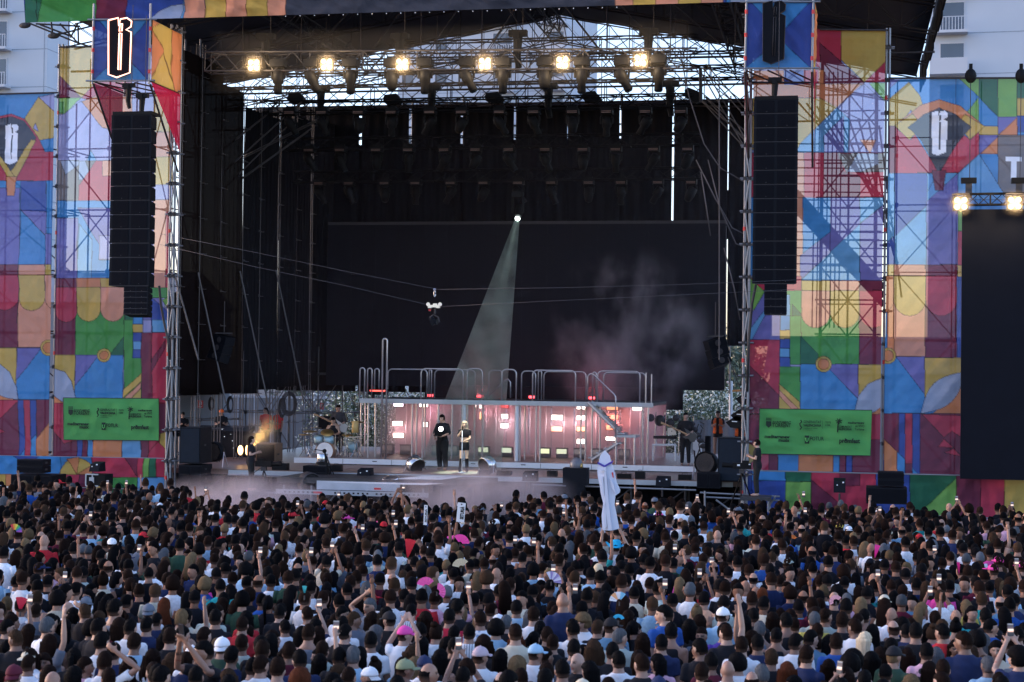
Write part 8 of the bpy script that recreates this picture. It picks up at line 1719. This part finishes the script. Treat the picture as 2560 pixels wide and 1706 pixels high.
_nz = N(_t, 'ShaderNodeTexNoise', i_Scale=45.0); _t.links.new(_tc.outputs['Object'], _nz.inputs['Vector'])
_cr = N(_t, 'ShaderNodeValToRGB'); _mr = N(_t, 'ShaderNodeMapRange'); _mr.inputs['From Min'].default_value = -.075; _mr.inputs['From Max'].default_value = .075; _t.links.new(_sx.outputs[2], _mr.inputs['Value']); _t.links.new(_mr.outputs[0], _cr.inputs[0])
for _p, _c in ((.0, (.01, .01, .015)), (.30, (.02, .02, .03)), (.38, (.9, .55, .45)), (.52, (1, .85, .75)), (.60, (.10, .07, .09)), (.85, (.03, .03, .05)), (1.0, (.35, .38, .5))):
    _e = _cr.color_ramp.elements.new(_p) if _p not in (0, 1.0) else _cr.color_ramp.elements[0 if _p == 0 else -1]; _e.color = (*_c, 1)
_t.links.new(_cr.outputs[0], _b.inputs['Emission Color']); _b.inputs['Emission Strength'].default_value = 1.5*EV; _b.inputs['Base Color'].default_value = (.02, .02, .02, 1)
_ph = None
def phone(P, label, rz=0.0, k=1.0):
    global _ph
    if _ph is None:
        _ph = empty('phone'); mb = MB(); mb.box((0, 0, 0), (.076, .010, .155)); mb.build('shell', M_phone, _ph); mb = MB(); mb.box((0, -.0062, 0), (.068, .002, .142)); mb.build('screen', M_phs, _ph); o = _ph
    else: o = copy_tree(_ph)
    o.location = P; o.rotation_euler = (-.15, 0, rz); o.scale = (k, k, k); tag(o, label, 'phone', 'raised phones with lit screens'); return o
for i, q in enumerate(near):
    ex = q['ex']; rz = ex.get('turn', 0.0)+(rgc.uniform(-.12, .12) if q['man'] else rgc.choice([-.55, -.25, 0, 0, .25, .55])+rgc.uniform(-.15, .15))+ (q['x']-(-9))*.0
    o = person((q['x'], q['y'], 0), q['H'], rz, q['hair'], q['top'], ex.get('arms', 'down'), {.9: .9, -.9: -.9, .5: .5, -.5: -.5, 1.3: 1.3}.get(q['yaw'], 0.0), 0, None, ex.get('cap'), skins[rgc.randint(5)], None, legc[rgc.randint(4)], False,
               {'stripe': M_stripe, 'spots': M_spots, 'floral': M_floral}.get(ex.get('mat')), i)
    tag(o, q['label'], 'person', 'people standing in the audience')
    if 'txt' in ex:
        t_ = text_obj('CARP', .10, simple('yellow_print', (.6, .5, .12), .8), o, (0, 0, 0)); t_.matrix_parent_inverse = Matrix(); t_.location = (-.12, -.165, 1.24)
    if ex.get('phone'):
        wr = Vector(ARMS[ex['arms']][1][1]) if ex['arms'] != 'phone_two' else Vector((0, .30, 1.74)); h_ = wpt(o, wr+Vector((0, .03, .13)))
        pl_ = 'phone raised by '+q['label'].replace(' raising a phone', '')
        if len(pl_.split()) > 16:
            m_ = sorted([m for m in lm if m[1] is not q], key=lambda m: math.hypot(m[1]['px']-q['px'], m[1]['py']-q['py']))[0]; pl_ = 'lit phone over '+desc(q)[0]+', '+rel(q, m_[1])+' '+m_[0]
        phone(h_, pl_, rz)
# far phones
far_ph = [q for q in rest if q['ex'].get('phone') and inframe(q)]

# everyone farther off: one mass
def low_template(hs, arms, tk):
    V = []; Fc = []; C_ = []; mb = MB()
    def part(fn, code):
        a = mb.n; fn(); C_.extend([code]*(mb.n-a))
    fem = hs in ('long', 'wavy', 'bob', 'pony', 'bun'); w = .155 if fem else .178; sw = .155 if fem else .172
    part(lambda: loft(mb, [(0, 0, .84, .17, .12), (0, 0, 1.05, .145, .108), (0, 0, 1.27, w+.008, .122), (0, 0, 1.37, w+.012, .105), (0, 0, 1.425, .13, .085), (0, -.01, 1.465, .07, .062)], 12), 1)
    part(lambda: loft(mb, [(0, -.01, 1.44, .085, .062), (0, -.008, 1.485, .062, .058), (0, 0, 1.57, .056, .056)], 8), 0)
    part(lambda: loft(mb, [(-.09, 0, .02, .06, .08), (-.09, 0, .85, .09, .1)], 6), 2); part(lambda: loft(mb, [(.09, 0, .02, .06, .08), (.09, 0, .85, .09, .1)], 6), 2)
    A = ARMS[arms]
    for s, (el_, wr_) in zip((-1, 1), A):
        sh_ = Vector((s*sw, 0, 1.385)); el_, wr_ = Vector(el_), Vector(wr_); sh_.z += .03*max(0, min(1, (el_.z-1.2)/.4)); e_ = sh_.lerp(el_, .6)
        part(lambda: mb.tube([sh_-(el_-sh_)*.12, e_], [.055, .060], 7), 1 if tk == 'tee' else 0)
        part(lambda: mb.tube([e_, el_, wr_], [.044, .036, .026], 6), 0)
        if arms != 'down':
            d = (wr_-el_).normalized(); part(lambda: mb.ell(wr_+d*.05, (.038, .018, .055), 6, 5), 0)
            if wr_.z > 1.5:
                for x_ in (-.024, -.008, .008, .024): part(lambda: mb.tube([wr_+d*.09+Vector((x_, 0, 0)), wr_+d*.15+Vector((x_*1.2, .01, 0))], [.009, .006], 4), 0)
    part(lambda: mb.ell(HC, (.076, .096, .116), 12, 9), 0)
    for s in (-1, 1): part(lambda: mb.ell(HC+Vector((s*.078, 0, -.004)), (.010, .018, .028), 5, 4), 0)
    part(lambda: mb.tube([HC+Vector((0, .09, .01)), HC+Vector((0, .108, -.02))], [.008, .013], 5), 0)
    off = Vector((rnd.uniform(0, 40),)*3)
    def cap_(rx, ry, rz_, amp, low, c=(0, -.012, .014)):
        def fn(p):
            q = Vector(p)*(1.04+amp*2*mnoise.noise(Vector(p)*24+off))
            if q.y > .01 and q.z < .045: t = min(1, (.045-q.z)/.03); q = q.lerp(Vector((q.x*.8, q.y*.62, q.z)), t)
            if q.z < low: q.z = low+(q.z-low)*.25; q.x *= .9; q.y *= .88
            return q
        mb.ell(HC+Vector(c), (rx, ry, rz_), 14, 11, None, fn)
    if hs in ('short', 'tall'): part(lambda: cap_(.085, .104, .121 if hs == 'short' else .132, .06, -.07), 3)
    elif hs == 'buzz': part(lambda: cap_(.079, .10, .12, .01, -.05), 3)
    elif hs == 'curly': part(lambda: cap_(.112, .125, .14, .09, -.07), 3)
    elif hs == 'ring': part(lambda: mb.ell(HC+Vector((0, -.008, 0)), (.081, .100, .11), 12, 9, None, lambda p: Vector((p.x, p.y if p.y < .02 else p.y*.4, max(-.075, min(p.z, .04))))), 3)
    elif fem:
        part(lambda: cap_(.09, .105, .124, .03, -.09), 3)
        zb = {'bob': -.16}.get(hs, -.40); ww = .135 if hs == 'wavy' else .112
        if hs not in ('pony', 'bun'): part(lambda: loft(mb, [(.01, -.085, 1.62+zb, ww*.7, .035), (.005, -.08, 1.62+zb*.7, ww, .058), (0, -.07, 1.62+zb*.3, .10, .064), (0, -.055, 1.66, .088, .058)], 10), 3)
        elif hs == 'pony': part(lambda: mb.tube([HC+Vector((0, -.11, .06)), HC+Vector((0, -.16, .0)), HC+Vector((0, -.13, -.3))], [.03, .035, .01], 6), 3)
        else: part(lambda: mb.ell(HC+Vector((0, -.05, .13)), (.045, .045, .04), 7, 5), 3)
    Vv = np.array(mb.v, np.float32); tot = np.array([len(f) for f in mb.f]); idx = np.concatenate([np.array(f) for f in mb.f]); C_ = np.array(C_)
    if hs in ('short', 'tall', 'buzz', 'ring'): C_[(C_ == 3) & (Vv[:, 2] < HC.z-.035)] = 5
    return Vv, np.array(C_), tot, idx
def cap_template():
    mb = MB(); mb.ell(HC+Vector((0, -.006, .028)), (.09, .11, .105), 12, 8, None, lambda p: Vector((p.x, p.y, max(p.z, 0)))); mb.box(HC+Vector((0, .13, .035)), (.14, .10, .012))
    Vv = np.array(mb.v, np.float32); return Vv, np.full(len(Vv), 4), np.array([len(f) for f in mb.f]), np.concatenate([np.array(f) for f in mb.f])
tmpl = {}; AV, AC, AT, AI = [], [], [], []; nb = 0; capT = cap_template()
def put(Tm, q, rz, cols):
    global nb
    Vv, code, tot, idx = Tm; k = q['H']/1.74; c, s = math.cos(rz), math.sin(rz)
    W = np.empty_like(Vv); W[:, 0] = (Vv[:, 0]*c-Vv[:, 1]*s)*k+q['x']; W[:, 1] = (Vv[:, 0]*s+Vv[:, 1]*c)*k+q['y']; W[:, 2] = Vv[:, 2]*k
    AV.append(W); AC.append(cols[code]); AT.append(tot); AI.append(idx+nb); nb += len(Vv)
for q in rest:
    ex = q['ex']; ar = ex.get('arms', 'down'); key = (q['hair'][0], ar, 'tee' if q['top'][0] == 'tee' else 'x')
    if key not in tmpl: tmpl[key] = low_template(*key)
    cv = np.array([skins[rgc.randint(5)], np.array(SHC[q['top'][1]])*(.8+.4*rgc.rand()), legc[rgc.randint(4)], np.array(HAIRC[q['hair'][1]])*(.7+.8*rgc.rand()), SHC[ex['cap'][1]] if 'cap' in ex and isinstance(ex['cap'][1], str) else (.2, .2, .2), (.10, .06, .047)], np.float32)
    rz = ex.get('turn', 0)+rgc.uniform(-.45, .45)-q['yaw']*0
    put(tmpl[key], q, rz+(q['yaw']*.6 if 'turn' not in ex else 0), cv)
    if 'cap' in ex: put(capT, q, rz+(PI if ex['cap'][0] == 'back' else 0)+q['yaw']*.6, cv)
AV = np.concatenate(AV); AC = np.concatenate(AC); AT = np.concatenate(AT); AI = np.concatenate(AI)
me = bpy.data.meshes.new('crowd'); me.vertices.add(len(AV)); me.vertices.foreach_set('co', AV.ravel()); me.loops.add(len(AI)); me.loops.foreach_set('vertex_index', AI.astype(np.int32))
me.polygons.add(len(AT)); me.polygons.foreach_set('loop_start', np.concatenate([[0], np.cumsum(AT)[:-1]]).astype(np.int32)); me.polygons.foreach_set('use_smooth', np.ones(len(AT), bool)); me.update(calc_edges=True)
add_col(me, AV, AC); me.materials.append(vcol_mat('crowd_surface', .85, .04, .3))
tag(link('crowd', me), 'dense standing audience reaching from the middle distance to the stage', 'crowd', kind='stuff')
print('people', len(P_), 'near', len(near), 'rest', len(rest), 'faces', len(AT), 'labels', len(set(q['label'] for q in near)))
zones = [(0, 420, 'the left banners'), (420, 620, 'the left side speaker'), (620, 900, 'the drum kit'), (900, 1120, "the gallery's left half"), (1120, 1300, 'the singer'), (1300, 1500, 'the gallery centre'), (1500, 1700, 'the stairs'), (1700, 1900, 'the right side speaker'), (1900, 2200, 'the right green sign'), (2200, 2600, 'the side video screen')]
byz = {}
for q in far_ph:
    for a, b, nm in zones:
        if a <= q['px'] < b: byz.setdefault(nm, []).append(q)
ords = ['nearest', 'second nearest', 'third nearest', 'fourth nearest', 'fifth nearest', 'sixth nearest', 'seventh nearest', 'eighth nearest', 'ninth nearest', 'tenth nearest', 'eleventh nearest', 'twelfth nearest', 'thirteenth nearest', 'fourteenth nearest', 'fifteenth nearest']
for nm, qs in byz.items():
    for j, q in enumerate(sorted(qs, key=lambda q: q['y'])):
        k = q['H']/1.74; dx, dy, dz = (.15, .29, 1.89) if q['ex']['arms'] == 'phone_one' else (0, .33, 1.87)
        phone((q['x']+dx*k, q['y']+dy*k, dz*k), 'lit phone held up in the farther crowd below %s, %s one' % (nm, ords[min(j, 14)]), 0)

# ---------------------------------------------------------------- things held up in the audience
# white folded cut-out shaped like a rocket
Yr = 33.0
c_ = at(1538, 1340, Yr)
ho = person((c_.x, Yr+.15, 0.0), 1.78, 0, ('short', 'bk'), ('tee', 'w'), (((-.30, .0, 1.60), (-.26, -.08, 1.86)), ((.24, .0, 1.60), (.12, -.08, 1.88))), 0, 0, False, ('hat', (.02, .42, .68)), None, poskey='holdup'); tag(ho, 'person in a bright blue cowboy hat holding up the white rocket cut-out', 'person')
e = empty('paper_rocket', at(1517, 1330, Yr-.02), 0, 'tall white folded card shaped like a rocket with a blue band', 'sign')
prof = [(1512, 1126), (1524, 1140), (1530, 1162), (1536, 1180), (1537, 1182), (1541, 1205), (1550, 1225), (1549, 1232), (1538, 1240), (1536, 1262), (1548, 1322), (1529, 1327), (1506, 1326), (1504, 1290), (1508, 1258), (1502, 1236), (1499, 1212), (1494, 1190), (1493, 1170), (1497, 1155), (1500, 1140)]
mb = MB(); mb.prism([tuple(at(x, y, Yr)+Vector((0, -.0, 0))) for x, y in prof], (0, 0, 0), (0, .03, 0)); mb.build('card', simple('white_card', (.62, .66, .78), .8, 0, .05), e)
mb = MB(); mb.prism([tuple(at(x, y, Yr-.03)) for x, y in ((1494, 1155), (1511, 1164), (1533, 1151), (1531, 1158), (1511, 1169), (1494, 1160))], (0, 0, 0), (0, .028, 0)); mb.build('blue_band', simple('violet_blue_print', (.06, .04, .32), .7), e)
mb = MB(); mb.prism([tuple(at(x, y, Yr-.05)) for x, y in ((1510, 1168), (1514, 1168), (1522, 1260), (1530, 1326), (1520, 1327), (1512, 1250))], (0, 0, 0), (0, .045, 0)); [mb.prism([tuple(at(x, y, Yr-.05)) for x, y in pl], (0, 0, 0), (0, .045, 0)) for pl in (((1503, 1196), (1508, 1192), (1511, 1240), (1507, 1236)), ((1524, 1196), (1533, 1208), (1539, 1234), (1530, 1222)), ((1509, 1262), (1514, 1256), (1517, 1318), (1511, 1322)))]; mb.prism([tuple(at(x, y, Yr-.06)) for x, y in ((1502, 1174), (1515, 1171), (1515, 1178), (1503, 1177))], (0, 0, 0), (0, .055, 0)); mb.build('fold', simple('white_card_fold', (.58, .62, .74), .8, 0, .05), e)
mb = MB(); mb.prism([tuple(at(x, y, Yr-.02)) for x, y in ((1529, 1182), (1532, 1181), (1534, 1194), (1532, 1195))], (0, 0, 0), (0, .018, 0)); mb.build('red_print', M_redclamp, e)
# lettered boards
def letter_card(label, x0, y0, x1, y1, Y, s, rot):
    Y = atz(x0, y1, 1.98).y
    a, c = at(x0, y0, Y), at(x1, y1, Y); cx = (a.x+c.x)/2; e = empty('lettered_board', (cx, Y, c.z), 0, label, 'sign', 'white lettered boards held up by the crowd'); W_, H_ = c.x-a.x, a.z-c.z
    M = Matrix.Rotation(rot, 3, 'Y'); mc = Vector((cx, Y, (a.z+c.z)/2)); mb = MB(); mb.box(mc, (W_, .012, H_), M=M); mb.build('board', M_white, e)
    t_ = text_obj(s, min(W_*.62, H_/len(s)*1.1) if W_ > .1 else .09, M_black, e, (0, 0, 0), ez=.003); me = t_.data; V = np.empty(len(me.vertices)*3, np.float32); me.vertices.foreach_get('co', V); V = V.reshape(-1, 3); w_ = V[:, 0].max(); h_ = V[:, 1].max()
    t_.scale = (H_*.66/w_, min(1.6, W_*.62/h_), 1); t_.rotation_euler = Euler((PI/2, -PI/2+rot, 0)); t_.location = mc+Vector((W_*.30, -.010, -H_*.36))
    mb = MB(); mb.box(mc+M@Vector((0, -.008, H_*.42)), (W_*.18, .006, H_*.07), M=M); mb.build('mark', M_black, e)
letter_card('narrow white board lettered vertically, held up just left of the wider one', 1060, 1263, 1068, 1313, 44.5, 'SETURIÀ', .03)
letter_card('wider white board lettered SETURIÀ vertically, held up below the singer', 1143, 1257, 1162, 1306, 44.0, 'SETURIÀ', .08)
# hand fans and rainbow fan
def hand_fan(label, px_, py_, Y, col, r_=.24, rot=0.0, stripes=None, spread=2.2):
    Y = atz(px_, py_, 1.80).y; r_ = r_*(.6 if spread > 1 else .9)
    c = at(px_, py_, Y); e = empty('hand_fan', c, 0, label, 'fan', 'folding hand fans held up by the crowd')
    n = 12; cols = stripes or [col]; byc = {}
    for k in range(n):
        a0, a1 = rot-spread/2+spread*k/n, rot-spread/2+spread*(k+1)/n; dpt = .006*(k % 2)
        byc.setdefault(cols[k*len(cols)//n], []).append([(c.x+.04*math.sin(a0), Y+dpt, c.z+.04*math.cos(a0)), (c.x+.04*math.sin(a1), Y+.006-dpt, c.z+.04*math.cos(a1)), (c.x+r_*math.sin(a1), Y+.006-dpt, c.z+r_*math.cos(a1)), (c.x+r_*math.sin(a0), Y+dpt, c.z+r_*math.cos(a0))])
    for cc_, ps in byc.items():
        mb = MB(); [mb.prism(p_, (0, 0, 0), (0, .003, 0)) for p_ in ps]; mb.build('leaf', simple('fan_cloth', cc_, .7, 0, .08), e)
    mb = MB(); mb.tube([c, c+Vector((0, 0, -.06))], .012, 5); mb.build('rib_pivot', M_dsteel, e)
RB = [(.6, .03, .05), (.75, .3, .04), (.75, .6, .08), (.06, .4, .12), (.05, .15, .5), (.3, .08, .4)]
for a in (('rainbow striped fan held up at the left behind the lit phone', 36, 1330, 36, RB[0], .26, .5, RB), ('cream pleated fan held up right of the pink fans', 1153, 1420, 32, (.55, .48, .33), .26, -.3), ('hot pink fan standing upright left of the cream shirt', 1065, 1468, 27, (.8, .10, .38), .25, -.2), ('hot pink fan lying open beside the upright pink fan', 1092, 1480, 26.5, (.8, .12, .40), .22, 1.2),
          ('hot pink fan held low beneath the lettered boards', 1150, 1360, 40, (.85, .06, .36), .3, .4), ('plain red folded flag-like fan held up at the left middle', 1018, 1400, 36, (.62, .01, .03), .40, .15, None, .55), ('white and violet striped fan at the centre right', 1378, 1455, 27, (.6, .6, .75), .27, .6, [(.6, .6, .75), (.3, .25, .5)]*3), ('rainbow edged white fan at the centre right', 1548, 1505, 24.5, (.8, .8, .85), .24, -.4, [(.75, .75, .8), (.8, .4, .2), (.75, .75, .8), (.2, .5, .7)]),
          ('narrow pink folded fan held up at the right', 2186, 1400, 29, (.85, .05, .36), .3, .2, None, .35), ('bright blue fan before the long black hair', 1546, 1552, 22.5, (.03, .42, .68), .14, .1), ('turquoise folded fan left of the grey-haired man', 761, 1490, 25, (.1, .55, .55), .16, 0, None, .5), ('pale pink round fan beside the grey cropped head', 2090, 1505, 24.2, (.72, .35, .42), .16, -.6, None, 3.0),
          ('red paper fan at the left edge behind the bare back', 50, 1530, 23, (.60, .02, .06), .22, .1, None, .9), ('thin pink folded fan at the far right', 2398, 1445, 27, (.8, .04, .3), .28, -.05, None, .2)):
    hand_fan(*a)
# stewards with orange vests in the pit
for lab, x, y, Y, hr in (('steward in an orange vest in the pit left of the apron foot', 748, 1247, 47.9, ('short', 'bk')), ('person in a pale blue cap backwards beside the orange-vested steward', 722, 1256, 47.8, ('short', 'br')), ('steward with an orange collar looking out before the paper rocket', 1470, 1226, 48.6, ('short', 'bk'))):
    p = atz(x, y, 1.74); o = person((at(x, y, Y).x, Y, at(x, y, Y).z-1.76), 1.74, PI if 'steward' in lab else .5, hr, ('tee', 'o' if 'vest' in lab else ('k' if 'steward' in lab else 'g')), 'down', 0, 0, False, ('back', 'sb') if 'cap' in lab else None, skins[2]); tag(o, lab, 'person')
